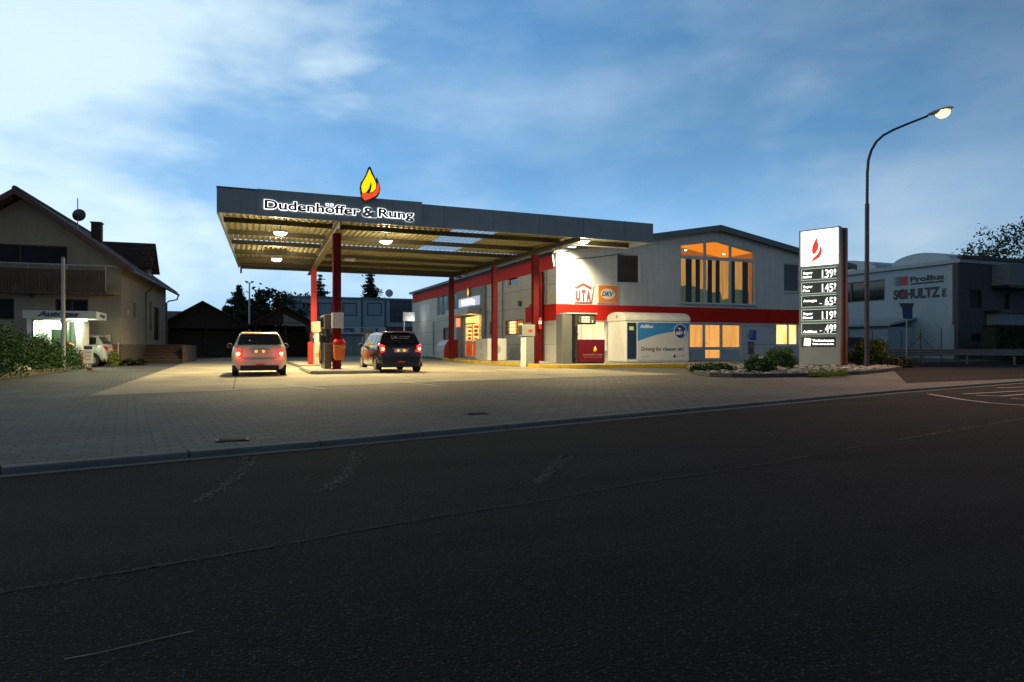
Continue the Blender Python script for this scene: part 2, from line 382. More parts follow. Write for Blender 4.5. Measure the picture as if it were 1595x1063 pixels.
# ------------------------------------------------------------------ ground
RZ = -.05
KB = [G(*p, z=RZ) for p in ((0, 740), (295, 713.6), (500, 696), (900, 658), (1395, 612), (1595, 596.4))]
def ext(a, b, L):  # extend from a through b by L
    d = Vector((b[0]-a[0], b[1]-a[1])).normalized(); return (b[0] + d.x * L, b[1] + d.y * L)
KL = [ext(KB[1], KB[0], 30)] + KB + [ext(KB[-2], KB[-1], 60)]
def offset_line(pts, o):
    out = []
    for i, p in enumerate(pts):
        a = Vector(pts[max(0, i-1)]); b = Vector(pts[min(len(pts)-1, i+1)]); t = (b - a).normalized(); out.append((p[0] - t.y * o, p[1] + t.x * o))
    return out
def strip(l0, l1, z, name, m):
    mb = MB()
    for i in range(len(l0)-1):
        mb.quad((*l0[i], z), (*l0[i+1], z), (*l1[i+1], z), (*l1[i], z))
    o = mb.build(name, m); tag(o, kind='structure'); return o
g = MB().quad((-700, -400, -.16), (900, -400, -.16), (900, 1500, -.16), (-700, 1500, -.16)).build('ground', M_dirt); tag(g, kind='structure')
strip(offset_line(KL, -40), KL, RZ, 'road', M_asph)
yard_poly = offset_line(KL, .15) 
mb = MB(); up_ = [(x, y, 0) for x, y in yard_poly]
far = [(yard_poly[-1][0] + 30, 160, 0), (yard_poly[0][0] - 30, 160, 0)]
mb.plate([(p[0], p[1]) for p in up_ + far], [], flat(0), 0, -.05)
tag(mb.build('yard_paving', M_pave), kind='structure')
# kerb: top, rounded edge and face
kb = MB()
prof = [(0, -.12), (0, -.012), (.012, .004), (.15, .006), (.15, -.05)]
ls = [offset_line(KL, o) for o, z in prof]
for i in range(len(KL)-1):
    nseg = max(1, int((Vector(KL[i+1]) - Vector(KL[i])).length / 1.0))
    for s_ in range(nseg):
        f0, f1 = (s_ + .006) / nseg, (s_ + .994) / nseg
        for k in range(len(prof)-1):
            def L_(l, f): return (l[i][0] + (l[i+1][0]-l[i][0]) * f, l[i][1] + (l[i+1][1]-l[i][1]) * f)
            a, b, c, d = L_(ls[k], f0), L_(ls[k], f1), L_(ls[k+1], f1), L_(ls[k+1], f0)
            kb.quad((*a, prof[k][1]), (*b, prof[k][1]), (*c, prof[k+1][1]), (*d, prof[k+1][1]))
tag(kb.build('kerb', M_kerb), kind='structure')
kbb = MB()
l0, l1 = offset_line(KL, .01), offset_line(KL, .14)
for i in range(len(KL)-1):
    kbb.hexa([(*l0[i], -.12), (*l0[i+1], -.12), (*l1[i+1], -.12), (*l1[i], -.12), (*l0[i], -.016), (*l0[i+1], -.016), (*l1[i+1], -.004), (*l1[i], -.004)])
tag(kbb.build('kerb_bed', M_dirt), kind='structure')
strip(offset_line(KL, -.16), offset_line(KL, -.003), RZ+.004, 'gutter_strip', M_kerb)
# longitudinal joint in the asphalt: ragged dark sealed seam, paler worn crumbs to the right
SEAM = [(-60, 936), (0, 924), (150, 899), (301, 873), (430, 851), (564, 826), (690, 804), (830, 783), (1000, 752), (1100, 738), (1205, 721), (1330, 698), (1480, 673), (1640, 645)]
sp = [Vector(G(*p, z=RZ)) for p in SEAM]
def ragged(pts, width, step, jit, z, prob=1.0, seed=1, t0=0, t1=1):
    rnd = random.Random(seed); mb = MB(); P = []
    for i in range(len(pts)-1):
        n = max(1, int((pts[i+1]-pts[i]).length / step))
        for k in range(n): P.append(pts[i].lerp(pts[i+1], k / n))
    n = len(P); a0 = None
    for i in range(int(n*t0), int((n-1)*t1)):
        d = (P[i+1]-P[i]).normalized(); nn = Vector((-d.y, d.x))
        wd = width * rnd.uniform(.3, 1.2); of = rnd.uniform(-jit, jit)
        cur = (P[i] + nn * (of + wd/2), P[i] + nn * (of - wd/2))
        if a0 and rnd.random() < prob: mb.quad((*a0[0], z), (*a0[1], z), (*cur[1], z), (*cur[0], z))
        a0 = cur
    return mb
tag(ragged(sp, .026, .04, .008, RZ+.004, 1.0, seed=2).build('road_seam', mat('seam_bitumen', (.010, .010, .010), .9)), kind='structure')
rr_ = random.Random(8); cm = MB(); cl = MB()
for k in range(2000):
    i = rr_.randrange(len(sp)-1); t_ = rr_.random(); p = sp[i].lerp(sp[i+1], t_); o_ = rr_.gauss(0, .035); s_ = rr_.uniform(.002, .008); q_ = cm if rr_.random() < .7 else cl
    q_.quad((p.x-s_, p.y+o_, RZ+.0035), (p.x, p.y+o_-s_*.7, RZ+.0035), (p.x+s_, p.y+o_, RZ+.0035), (p.x, p.y+o_+s_*.8, RZ+.0035))
tag(cm.build('seam_grit', mat('seam_bitumen', (.010, .010, .010))), kind='structure'); tag(cl.build('seam_grit_pale', mat('grit_pale', (.10, .095, .08), .9)), kind='structure')
tag(ragged([p + Vector((-.012, .022)) for p in sp], .012, .03, .012, RZ+.0075, .55, 5, .62, 1).build('road_seam_crumbs', mat('seam_crumbs', (.34, .31, .25), .9, var=.4, scale=30)), kind='structure')
# faint worn turning arcs and a thin line of old paint
M_faint = mat('worn_paint', (.09, .085, .07), .85, var=.5, scale=14)
def arc_mark(pix, wd, name, m=M_faint, z=RZ+.0045, prob=.9, seed=3):
    pts = [Vector(G(*p, z=RZ)) for p in pix]; mb = MB()
    if wd > .05:
        rr_ = random.Random(seed)
        for k in range(650):
            t_ = rr_.random() ** 1.4 * (len(pts)-1.001); i = int(t_); p = pts[i].lerp(pts[i+1], t_-i); d = (pts[i+1]-pts[i]).normalized(); n = Vector((-d.y, d.x)); p = p + n*rr_.gauss(0, wd*.28); s_ = rr_.uniform(.005, .016)
            mb.quad((p.x-s_, p.y, z), (p.x, p.y-s_*.8, z), (p.x+s_, p.y, z), (p.x, p.y+s_*.7, z))
        tag(mb.build(name, m), kind='structure'); return
    tag(ragged(pts, wd, .09, .01, z, prob, seed).build(name, m), kind='structure')
arc_mark([(388, 712), (386, 725), (372, 742), (345, 762), (310, 784)], .10, 'road_marking', seed=3, prob=.7)
arc_mark([(556, 704), (552, 722), (536, 742), (508, 765)], .09, 'road_marking', mat('worn_paint_fainter', (.09, .085, .075), .85, var=.5, scale=14), seed=4, prob=.65)
arc_mark([(882, 711), (872, 722), (856, 736), (836, 754)], .09, 'road_marking', mat('worn_paint_fainter', (.09, .085, .075), .85), seed=5, prob=.65)
arc_mark([(100, 1030), (250, 997), (400, 963)], .010, 'road_marking', mat('thin_line_paint', (.12, .12, .07), .8, var=.3, scale=8), seed=6, prob=1)
# white hatched area on the right
M_line = mat('road_line_paint', (.42, .40, .38), .75, var=.25, scale=9)
def line_mark(pix, wd, z=RZ+.0045):
    pts = [Vector(G(*p, z=RZ)) for p in pix]; mb = MB()
    for i in range(len(pts)-1):
        d = (pts[i+1]-pts[i]).normalized(); n = Vector((-d.y, d.x)) * wd/2
        mb.quad((*(pts[i]+n), z), (*(pts[i]-n), z), (*(pts[i+1]-n), z), (*(pts[i+1]+n), z))
    tag(mb.build('road_marking', M_line), kind='structure')
line_mark([(1446, 614), (1470, 618), (1500, 623), (1540, 628), (1640, 635)], .10)
line_mark([(1520, 616.5), (1560, 617.5), (1640, 611)], .10)
line_mark([(1552, 604.6), (1600, 603)], .09)
line_mark([(1500, 614.2), (1545, 612), (1640, 606.5)], .09, RZ+.0055)
line_mark([(1575, 621), (1640, 625)], .10)

# concrete apron in front of and under the canopy
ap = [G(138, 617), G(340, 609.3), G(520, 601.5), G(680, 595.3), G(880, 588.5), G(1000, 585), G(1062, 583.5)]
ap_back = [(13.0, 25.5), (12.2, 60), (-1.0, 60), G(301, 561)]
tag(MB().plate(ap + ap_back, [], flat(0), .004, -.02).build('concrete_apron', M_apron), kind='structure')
M_joint = mat('joint_sealant', (.035, .033, .028), .9)
jm = MB()
for u0 in (-.2, 4.9, 9.4): jm.box(u0, 17.5 if u0 > 0 else 16.4, .0035, u0 + .025, 45, .0065)
for v0 in (20.6, 26.2, 32.0): jm.box(-.9, v0, .0035, 10.3, v0 + .025, .0065)
tag(jm.build('apron_joints', M_joint), kind='structure')
line2 = MB()
for a, b in (((445, 600), (508, 607)), ((608, 594), (680, 601.5)), ((925, 583), (962, 584))):
    p, q = Vector(G(*a)), Vector(G(*b)); d = (q-p).normalized(); n = Vector((-d.y, d.x)) * .05
    line2.quad((*(p+n), .009), (*(p-n), .009), (*(q-n), .009), (*(q+n), .009))
tag(line2.build('lane_marking', M_line), kind='structure')
# drain covers in the pavement
for px, py in ((362, 686), (742, 645)):
    x, y = G(px, py); dm = MB()
    dm.box(x-.16, y-.11, .004, x+.16, y+.11, .012)
    for k in range(5): dm.box(x-.13, y-.09+k*.04, .012, x+.13, y-.075+k*.04, .016)
    tag(dm.build('drain_cover', mat('cast_iron', (.02, .02, .02), .6), loc=(x, y, 0)), 'small dark iron drain cover in the paving near the kerb, ' + ('left of the two' if px < 500 else 'right of the two'), 'drain cover', 'drain covers in the paving')

# raised walkway with yellow kerb along the shop
WK = [G(688, 561), (G(735, 566)), G(778, 568.5), G(810, 570.5), G(840, 574), G(872, 574.3), G(913, 574.3), G(999, 573), G(1067, 572.2), G(1164, 569.5)]
WZ = .15
wb = [(WK[-1][0], VF + .5), (US + .3, VF + .5), (US + .3, WK[0][1] + .2)]
tag(MB().plate(WK + wb, [], flat(0), WZ, -.02).build('walkway', M_walk), kind='structure')
def follow(pts, o0, o1, z0, z1, name, m, cut=None):
    a, b = offset_line(pts, o0), offset_line(pts, o1); mb = MB()
    for i in range(len(pts)-1):
        mb.hexa([(*a[i], z0), (*a[i+1], z0), (*b[i+1], z0), (*b[i], z0), (*a[i], z1), (*a[i+1], z1), (*b[i+1], z1), (*b[i], z1)])
    return mb.build(name, m, bevel=.012)
tag(follow(WK, -.012, .13, 0, WZ + .012, 'walkway_kerb', M_yel), kind='structure')

# ------------------------------------------------------------------ canopy
can = thing('filling_station_canopy', 'wide flat grey canopy with illuminated name and flame, on red columns over the pumps', 'canopy', (3.2, 25, 0))
VC = 24.0; UL, UR = -.78, 16.15; ZB, ZT = 5.36, 6.20
f = MB().plate([(UL, ZB+.02), (UR, ZB-.02), (UR, ZT-.05), (UL, ZT+.02)], [], FR(VC), 0, -.09)
VB = 40.5
# left return
def pl(p0, p1, z0, z1, t, mb):
    d = Vector((p1[0]-p0[0], p1[1]-p0[1])).normalized(); n = Vector((-d.y, d.x)) * t
    a, b = Vector(p0), Vector(p1)
    mb.hexa([(*a, z0), (*b, z0), (*(b+n), z0), (*(a+n), z0), (*a, z1), (*b, z1), (*(b+n), z1), (*(a+n), z1)])
pl((UL, VC+.092), (-.2, VB), ZB, ZT-.25, -.08, f)
pl((UR, VC+.092), (UR, 25.9), ZB-.02, ZT-.05, .08, f)
f.build('fascia', M_fasc, can)
fp = MB(); a0 = onp(400, 330, (0, VC), (1, 0))[0]; a1 = onp(657, 330, (0, VC), (1, 0))[0]
fp.box(a0, VC-.06, ZB-.015, a1, VC-.002, ZT+.05); SB = fp.build('sign_panel', M_fasc, can, bevel=.008)
tr = MB(); tr.box(UL-.01, VC-.02, ZT-.01, a0-.005, VC+.1, ZT+.04); tr.build('edge_trim', M_dgrey, can)
# joints between the fascia panels
x_ = UL + 1.9
while x_ < UR - .5:
    jt = MB()
    if not (a0 - .1 < x_ < a1 + .1): jt.box(x_-.006, VC-.004, ZB+.02, x_+.006, VC-.001, ZT-.03)
    else: jt.box(x_-.004, VC-.064, ZB+.01, x_+.004, VC-.0605, ZT+.03)
    jt.build('panel_joint', M_black, can); x_ += 1.95
# lettering
M_neon = emis('white_neon_outline', (1, .97, .93), 2.2)
M_lblack = mat('letter_face_dark', (.03, .035, .04), .4)
def canopy_text(txt, x0, x1, y0, y1, yb, bold_o, bold_i):
    uu0 = onp(x0, 0, (0, VC), (1, 0))[0]; uu1 = onp(x1, 0, (0, VC), (1, 0))[0]
    zb = onp((x0+x1)/2, yb, (0, VC), (1, 0))[1]; zt = onp((x0+x1)/2, y0, (0, VC), (1, 0))[1]
    return uu0, uu1, zb, zt - zb
def neon_word(txt, px0, px1, zb, h, inner=M_lblack, fr=FR(VC)):
    u0 = onp(px0, 0, (0, VC), (1, 0))[0]; u1 = onp(px1, 0, (0, VC), (1, 0))[0]
    o = MB().text(txt, fr, u0, zb, h, .065, .085, width=u1-u0, bold=.055)
    i_ = MB().text(txt, fr, u0+.018, zb+.003, h*.99, .086, .10, width=u1-u0-.036, bold=.026)
    if len(txt) > 8:
        for k in (-.075, .075):
            c_ = u0 + (u1-u0)*.668 + k; o.fbox(fr, c_-.052, zb+h*.84, c_+.052, zb+h*1.10, .065, .085); i_.fbox(fr, c_-.030, zb+h*.90, c_+.030, zb+h*1.04, .086, .10)
    o = o.build('lettering', M_neon, can); i_.build('letter_face', inner, o)
neon_word('Dudenhoffer', 411, 561, 5.60, .30)
neon_word('&', 563, 586, 5.57, .34, M_fasc)
neon_word('Rung', 588, 644, 5.60, .30)
# flame emblem: outline traced from the sign, given thickness
FLO = [(1125,46),(1134,52),(1147,84),(1160,112),(1170,132),(1177,118),(1186,140),(1197,170),(1201,195),(1196,228),(1182,256),(1152,277),(1118,290),(1088,299),(1070,275),(1062,240),(1058,200),(1064,165),(1088,130),(1104,92),(1115,55)]
FLY = [(1125,66),(1136,96),(1158,133),(1171,168),(1169,200),(1150,222),(1126,232),(1136,208),(1140,180),(1136,148),(1128,180),(1118,206),(1100,232),(1076,238),(1070,218),(1068,190),(1080,160),(1100,125),(1114,92)]
FLR = [(1186,152),(1194,185),(1190,222),(1170,250),(1132,272),(1092,290),(1074,268),(1070,246),(1080,236),(1104,236),(1130,238),(1154,226),(1172,204),(1178,172)]
def flame(parent, cx, zb, H, fr, d, es=1.6, poly=(FLO, FLY, FLR)):
    s = H / 253.0
    cv = lambda P: [(cx + (x-1129)*s, zb + (299-y)*s) for x, y in P]
    b = MB().plate(cv(poly[0]), [], fr, d, d+.10).build('flame_emblem', M_dgrey, parent)
    MB().plate(cv(poly[1]), [], fr, d+.102, d+.112).build('yellow_flame', emis('flame_yellow', (1, .72, .0), es), b)
    MB().plate(cv(poly[2]), [], fr, d+.102, d+.112).build('red_flame', emis('flame_red', (.95, .07, .015), es), b)
fu, fz = onp(575, 317, (0, VC), (1, 0)); _, ft = onp(574, 261.5, (0, VC), (1, 0))
flame(can, fu, fz, ft-fz, FR(VC), .09, 1.0)
# girders
GL = [(3.2, VC+.1), (3.62, VB-.2)]; GR = [(12.72, VC+.1), (12.15, VB-.2)]
def girder(p0, p1, zb, zt, wd, mb):
    d = Vector((p1[0]-p0[0], p1[1]-p0[1])).normalized(); n = Vector((-d.y, d.x)); a, b = Vector(p0), Vector(p1)
    for o0, o1, z0, z1 in ((-wd/2, wd/2, zb, zb+.03), (-wd/2, wd/2, zt-.03, zt), (-.01, .01, zb+.03, zt-.03)):
        q = [a+n*o0, b+n*o0, b+n*o1, a+n*o1]
        mb.hexa([(*x, z0) for x in q] + [(*x, z1) for x in q])
girder_l = MB(); girder(*GL, 5.06, 5.42, .26, girder_l); girder_l.build('girder', M_gird, can)
girder_r = MB(); girder(*GR, 5.20, 5.42, .26, girder_r); girder_r.build('girder', M_purl, can)
# corrugated sheet bays
PV = [24.1, 25.8, 28.5, 31.2, 33.9, 36.6, 39.2, VB]
SK = (7.7, 9.6)
def corr(u0, u1, v0, v1, z, mb, slope=.0):
    pitch = .215; prof = ((0, 0), (.32, 0), (.42, .04), (.9, .04)); pts = []
    n0 = int(u0 / pitch) - 2
    k = n0
    while True:
        for fr_, h in prof:
            x = (k + fr_) * pitch
            if u0 <= x <= u1: pts.append((x, h))
        if k * pitch > u1: break
        k += 1
    pts = [(u0, 0)] + pts + [(u1, 0)]
    vs = []; fs = []
    for x, h in pts: vs += [(x, v0, z+h), (x, v1, z+h)]
    for i in range(len(pts)-1): fs.append((2*i, 2*i+2, 2*i+3, 2*i+1))
    mb.add(vs, fs)
sheet = MB()
for i in range(len(PV)-1):
    v0, v1 = PV[i], PV[i+1]; z = 5.56 if i < 3 else 5.49
    fl = (v0 + v1) / 2; ul = UL + .09 + (fl - VC) * .035; ur = 13.0
    if i == 0: ur = UR - .1
    if i < 3:
        corr(ul, SK[0], v0, v1, z, sheet); corr(SK[1], ur, v0, v1, z, sheet)
        sk = MB(); corr(SK[0]+.005, SK[1]-.005, v0 + .02, v1 - .02, z, sk)
        m = bpy.data.materials.get('translucent_sheet')
        if not m:
            m = bpy.data.materials.new('translucent_sheet'); m.use_nodes = True; nt = m.node_tree; nt.nodes.remove(nt.nodes['Principled BSDF'])
            t = nt.nodes.new('ShaderNodeBsdfTransparent'); t.inputs[0].default_value = (.85, .88, .9, 1); d = nt.nodes.new('ShaderNodeBsdfTranslucent'); d.inputs[0].default_value = (.7, .75, .8, 1)
            x = nt.nodes.new('ShaderNodeMixShader'); x.inputs[0].default_value = .4; nt.links.new(t.outputs[0], x.inputs[1]); nt.links.new(d.outputs[0], x.inputs[2]); nt.links.new(x.outputs[0], nt.nodes['Material Output'].inputs[0])
        sk.build('skylight_panel', m, can)
    else: corr(ul, ur, v0, v1, z, sheet)
sheet.build('roof_sheet', M_sheet, can)
for i, v in enumerate(PV[1:]):
    p = MB(); z1 = 5.555 if i < 3 else 5.485; ul = UL + .1 + (v - VC) * .035; ur = UR - .1 if i == 0 else 12.9
    p.box(ul, v-.04, z1-.02, ur, v+.04, z1); p.box(ul, v-.004, z1-.16, ur, v+.004, z1-.02); p.box(ul, v-.04, z1-.18, ur, v+.04, z1-.16)
    p.build('purlin', M_purl, can)
e = MB(); e.box(12.9, 25.85, ZB-.02, UR-.1, 25.93, ZT-.3); e.build('rear_beam', M_wallw, can)
gt = MB(); gt.tube([(UL+.7, VB+.05, 5.38), (12.9, VB+.05, 5.34)], .07); gt.tube([(UL+.72, VB+.05, 5.36), (UL+.72, VB+.05, 5.05)], .05); gt.build('gutter', M_dgrey, can)
# columns (H sections)
def column(u, v, z0, z1, s, m):
    c = MB(); c.box(u-s/2, v-s/2, z0, u+s/2, v-s/2+.02, z1); c.box(u-s/2, v+s/2-.02, z0, u+s/2, v+s/2, z1)
    c.box(u-s/2+.03, v-s/2+.021, z0, u-s/2+.05, v+s/2-.021, z1); c.box(u+s/2-.05, v-s/2+.021, z0, u+s/2-.03, v+s/2-.021, z1)
    c.box(u-s/2-.05, v-s/2-.05, z0, u+s/2+.05, v+s/2+.05, z0+.02)
    return c.build('column', m, can)
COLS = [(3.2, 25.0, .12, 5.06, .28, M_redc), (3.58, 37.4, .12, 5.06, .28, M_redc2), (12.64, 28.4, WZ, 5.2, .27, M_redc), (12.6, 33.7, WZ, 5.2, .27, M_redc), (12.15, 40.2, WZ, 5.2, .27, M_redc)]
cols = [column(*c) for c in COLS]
MB().box(3.47, 37.25, 2.05, 3.62, 37.255, 2.2).build('notice', M_white, cols[1])
# notice box on the front column
nb = MB().box(3.2-.20, 25-.30, 1.62, 3.2+.20, 25-.145, 2.17); nb.build('notice_box', M_lgrey, cols[0], bevel=.01)

# lamps under the canopy
def canopy_lamp(u, v, z, P, label, power_scale=1):
    t = thing('canopy_lamp', label, 'lamp', (u, v, z), group='lamps under the canopy')
    MB().box(u-.24, v-.24, z, u+.24, v+.24, z+.09).build('housing', M_lgrey, t, bevel=.02)
    MB().lathe([(.21, z-.001), (.20, z-.04), (.13, z-.075), (.02, z-.085)], (u, v, 0), n=20).build('lens', emis('lamp_lens', (1, .93, .70), 25), t, smooth=True)
    MB().tube([(u, v, z+.09), (u, v, z+.3)], .02, 6).build('bracket', M_dgrey, t)
    lamp('POINT', (u, v, z-.22), P*.45, (1, .84, .50), t, size=.12); lamp('SPOT', (u, v, z-.20), P*5.0, (1, .78, .38), t, size=.15, spot=158, blend=.4)
    return t
canopy_lamp(1.31, 26.2, 5.16, 430, 'bright lamp under the left front of the canopy, nearest the left edge')
canopy_lamp(5.35, 26.75, 5.16, 430, 'bright lamp under the canopy to the right of the front column')
canopy_lamp(1.5, 33.4, 5.05, 430, 'bright lamp farther back under the left part of the canopy')
canopy_lamp(12.85+.35, 24.75, 5.33, 330, 'bright lamp at the front edge of the canopy right of the girder')
# spare dark fitting seen under the roof
t = thing('unlit_lamp', 'unlit shallow lamp fitting under the canopy behind the front column', 'lamp', (4.9, 33, 5.2))
MB().box(4.6, 32.9, 5.12, 5.1, 33.2, 5.22).build('housing', M_grey, t, bevel=.02); MB().box(4.64, 32.94, 5.09, 5.06, 33.16, 5.118).build('lens', M_lgrey, t, bevel=.01)
# flood lamp on the facade
fu_, fv_ = at(891, 33.2); fzz = zz(385, 33.2)
t = thing('wall_floodlight', 'small floodlight high on the white facade above the round-cornered fuel card sign', 'lamp', (fu_, fv_, fzz))
MB().box(fu_-.22, fv_-.12, fzz, fu_+.22, fv_+.12, fzz+.12).build('housing', M_lgrey, t, bevel=.03)
MB().box(fu_-.18, fv_-.09, fzz-.02, fu_+.18, fv_+.09, fzz-.001).build('lens', emis('flood_lens', (1, .95, .78), 5), t)
MB().tube([(fu_, fv_+.1, fzz+.06), (fu_, VF, fzz+.10)], .025, 6).build('arm', M_grey, t)
lamp('SPOT', (fu_+.12, fv_+.35, fzz-.04), 2300, (1, .88, .58), t, rot=(R(34), 0, 0), size=.1, spot=125, blend=1.0)

# ------------------------------------------------------------------ pump islands and pumps
def island(u0, v0, u1, v1, label):
    t = thing('pump_island', label, 'kerb island', ((u0+u1)/2, (v0+v1)/2, 0), group='pump islands')
    r = .25
    def rr(o):
        P = []
        for cx, cy, a in ((u1-r, v0+r, -90), (u1-r, v1-r, 0), (u0+r, v1-r, 90), (u0+r, v0+r, 180)):
            for k in range(5): an = R(a + k * 22.5); P.append((cx + (r-o) * math.cos(an), cy + (r-o) * math.sin(an)))
        return P
    MB().plate(rr(0), [], flat(0), 0, .10).build('kerb_edge', mat('island_steel_edge', (.22, .22, .21), .45, metal=.4, var=.15), t, bevel=.01)
    MB().plate(rr(.03), [], flat(0), .101, .125).build('top', M_walk, t)
    return t
_u0 = at(497, 23.2)[0]
island(2.15, 23.55, 4.55, 28.6, 'low rounded concrete island carrying the front column and the dark pump')
island(2.3, 31.4, 4.3, 38.6, 'low rounded concrete island farther back under the bright red column')
def pump(u0, u1, v0, v1, h, body, label, cream=False):
    t = thing('fuel_pump', label, 'fuel pump', ((u0+u1)/2, (v0+v1)/2, .125), group='fuel pumps')
    z = .125; uc = (u0+u1)/2
    MB().box(u0, v0, z, u1, v1, z+.95).build('lower_cabinet', body, t, bevel=.02)
    MB().box(u0+.05, v0+.05, z+.951, u1-.05, v1-.05, z+1.45).build('hose_cabinet', M_black if not cream else M_lgrey, t, bevel=.02)
    MB().box(u0-.02, v0-.02, z+1.451, u1+.02, v1+.02, z+h).build('display_head', body, t, bevel=.03)
    dm = MB().box(u0+.1, v0-.03, z+1.56, u1-.1, v0-.021, z+h-.08) if cream else MB().box(u0-.03, v0+.12, z+1.56, u0-.021, v1-.12, z+h-.08)
    dm.build('display', M_darkglass if not cream else mat('display_cream', (.42, .38, .26), .3), t)
    for k, vv in enumerate((v0+.18, v0+.48, v0+.78)):
        if vv > v1 - .1: break
        n = MB(); n.box(u0-.12, vv-.035, z+.98, u0+.049, vv+.035, z+1.22); n.tube([(u0-.09, vv, z+1.18), (u0-.12, vv, z+1.32), (u0-.07, vv, z+1.40)], .018, 6)
        n.build('nozzle', M_black, t, bevel=.008)
        hz = MB(); hz.tube([(u0-.08, vv, z+.98), (u0-.12, vv, z+.55), (u0-.10, vv+.04, z+.22), (u0-.05, vv+.08, z+.18), (u0-.03, vv+.10, z+.5), (u0-.03, vv+.1, z+1.5)], .014, 6); hz.build('hose', M_rub, t, smooth=True)
        if not cream:
            hz = MB(); hz.tube([(u1+.02, vv, z+1.3), (u1+.10, vv, z+.95), (u1+.16, vv+.02, z+.5), (u1+.12, vv+.05, z+.25), (u1+.04, vv+.08, z+.3), (u1+.03, vv+.1, z+1.4)], .014, 6); hz.build('hose', M_rub, t, smooth=True)
    return t
M_pb = mat('pump_grey_green', (.10, .085, .075), .35, var=.15, scale=3)
pump(2.81, 3.05, 25.3, 26.65, 2.0, M_pb, 'tall dark fuel pump with hanging hoses behind the orange bin on the front column')
cp = pump(3.04, 3.62, 31.95, 32.65, 1.97, mat('pump_cream', (.42, .37, .25), .4, var=.1), 'cream fuel pump with red sides on the island farther back', True)
MB().box(2.85, 31.93, .14, 3.032, 32.7, 1.15).build('side_panel', M_redc2, cp); MB().box(3.628, 31.98, .14, 3.74, 32.62, 1.15).build('side_panel', M_redc2, cp)
MB().box(3.40, 31.925, .75, 3.58, 31.945, .92).build('card_slot', M_black, cp)
s = MB(); 
for k in range(20):
    a0_, a1_ = 2*PI*k/20, 2*PI*(k+1)/20
    s.quad(*[(3.25+r_*math.cos(a), 31.94, .55+r_*math.sin(a)) for r_, a in ((.07, a0_), (.07, a1_), (.095, a1_), (.095, a0_))])
s.box(3.20, 31.93, .54, 3.30, 31.939, .56); s.build('round_sticker', mat('sticker_red', (.5, .05, .04), .5), cp)
# orange litter bin on the front column
bu, bv = 3.24, 24.68
t = thing('litter_bin', 'orange plastic litter bin with red hooded lid fixed to the front column', 'litter bin', (bu, bv, .65))
def rbox(mb, cx, cy, z0, z1, w0, w1, d0, d1, n=6, r=.35):
    rings = []
    N_ = 24
    for i in range(n+1):
        f_ = i / n; ww = w0 + (w1-w0)*f_; dd = d0 + (d1-d0)*f_; z = z0 + (z1-z0)*f_
        ed = 1 - .25 * max(0, 1 - f_*6) ** 2
        ring = []
        for k in range(N_):
            a = 2*PI*k/N_; c, s2 = math.cos(a), math.sin(a); e = .45
            ring.append((cx + ww/2*ed*math.copysign(abs(c)**e, c), cy + dd/2*ed*math.copysign(abs(s2)**e, s2), z))
        rings.append(ring)
    vs = [p for r_ in rings for p in r_]; fs = [(i*N_+k, i*N_+(k+1)%N_, (i+1)*N_+(k+1)%N_, (i+1)*N_+k) for i in range(n) for k in range(N_)]
    fs += [tuple(range(N_)), tuple(n*N_ + k for k in range(N_))]
    mb.add(vs, fs)
m_ = MB(); rbox(m_, bu, bv-.02, .46, 1.02, .36, .42, .28, .32); m_.build('bin_body', mat('orange_plastic', (.62, .13, .015), .4, var=.08), t, smooth=True)
m_ = MB(); rbox(m_, bu, bv-.02, 1.022, 1.08, .46, .46, .36, .36, 2)
for i in range(6):
    a_, b_ = i*15, (i+1)*15
rbox(m_, bu, bv-.02, 1.081, 1.22, .45, .30, .35, .20, 5); m_.build('lid', mat('red_plastic', (.6, .03, .01), .35), t, smooth=True)
MB().tube([(bu-.22, bv-.2, 1.0), (bu, bv-.22, .95), (bu+.22, bv-.2, .90)], .012, 6).build('band', M_lgrey, t)

# ------------------------------------------------------------------ shop building
shop = thing('shop_building', 'long low station building with pale walls, red bands and a shallow gable facing the road', 'building', (US, VF, 0))
UE = 35.5; UA = 25.3; ZA = 7.62; ZE = 5.87
def gz(u): return ZA - abs(u - UA) * (ZA - ZE) / (UA - US)
def FQ(px0, py0, px1, py1):
    a0, b1 = F(px0, py0); a1, b0 = F(px1, py1); a0b = F(px0, py1)[1]; a1t = F(px1, py0)[1]
    return a0, (b0 + a0b) / 2, a1, (b1 + a1t) / 2
def SQ(px0, py0, px1, py1):
    v1, zt0 = S(px0, py0); v0, zb1 = S(px1, py1); zb0 = S(px0, py1)[1]; zt1 = S(px1, py0)[1]
    return v0, (zb0 + zb1) / 2, v1, (zt0 + zt1) / 2
def rect(q): a0, b0, a1, b1 = q; return [(a0, b0), (a1, b0), (a1, b1), (a0, b1)]
def hole_window(fr, q, parent, pane, frm=M_whitef, mull=(), trans=(), sill=None, d=-.05, fw=.05, name='window'):
    a0, b0, a1, b1 = q
    xs = [a0 + fw] + [x for m in mull for x in (m - fw*.5, m + fw*.5)] + [a1 - fw]
    zs = [b0 + fw] + [z for m in trans for z in (m - fw*.5, m + fw*.5)] + [b1 - fw]
    holes = [[(xs[2*i], zs[2*j]), (xs[2*i+1], zs[2*j]), (xs[2*i+1], zs[2*j+1]), (xs[2*i], zs[2*j+1])] for i in range(len(xs)//2) for j in range(len(zs)//2)]
    f = MB().plate([(a0+.003, b0+.003), (a1-.003, b0+.003), (a1-.003, b1-.003), (a0+.003, b1-.003)], holes, fr, d, d-.07).build(name, frm, parent)
    if pane: MB().plate([(a0+.01, b0+.01), (a1-.01, b0+.01), (a1-.01, b1-.01), (a0+.01, b1-.01)], [], fr, d-.072, d-.085).build('pane', pane, f)
    if sill: MB().fbox(fr, a0-.06, b0-.06, a1+.06, b0-.004, .08, .0).build('sill', sill, f)
    return f
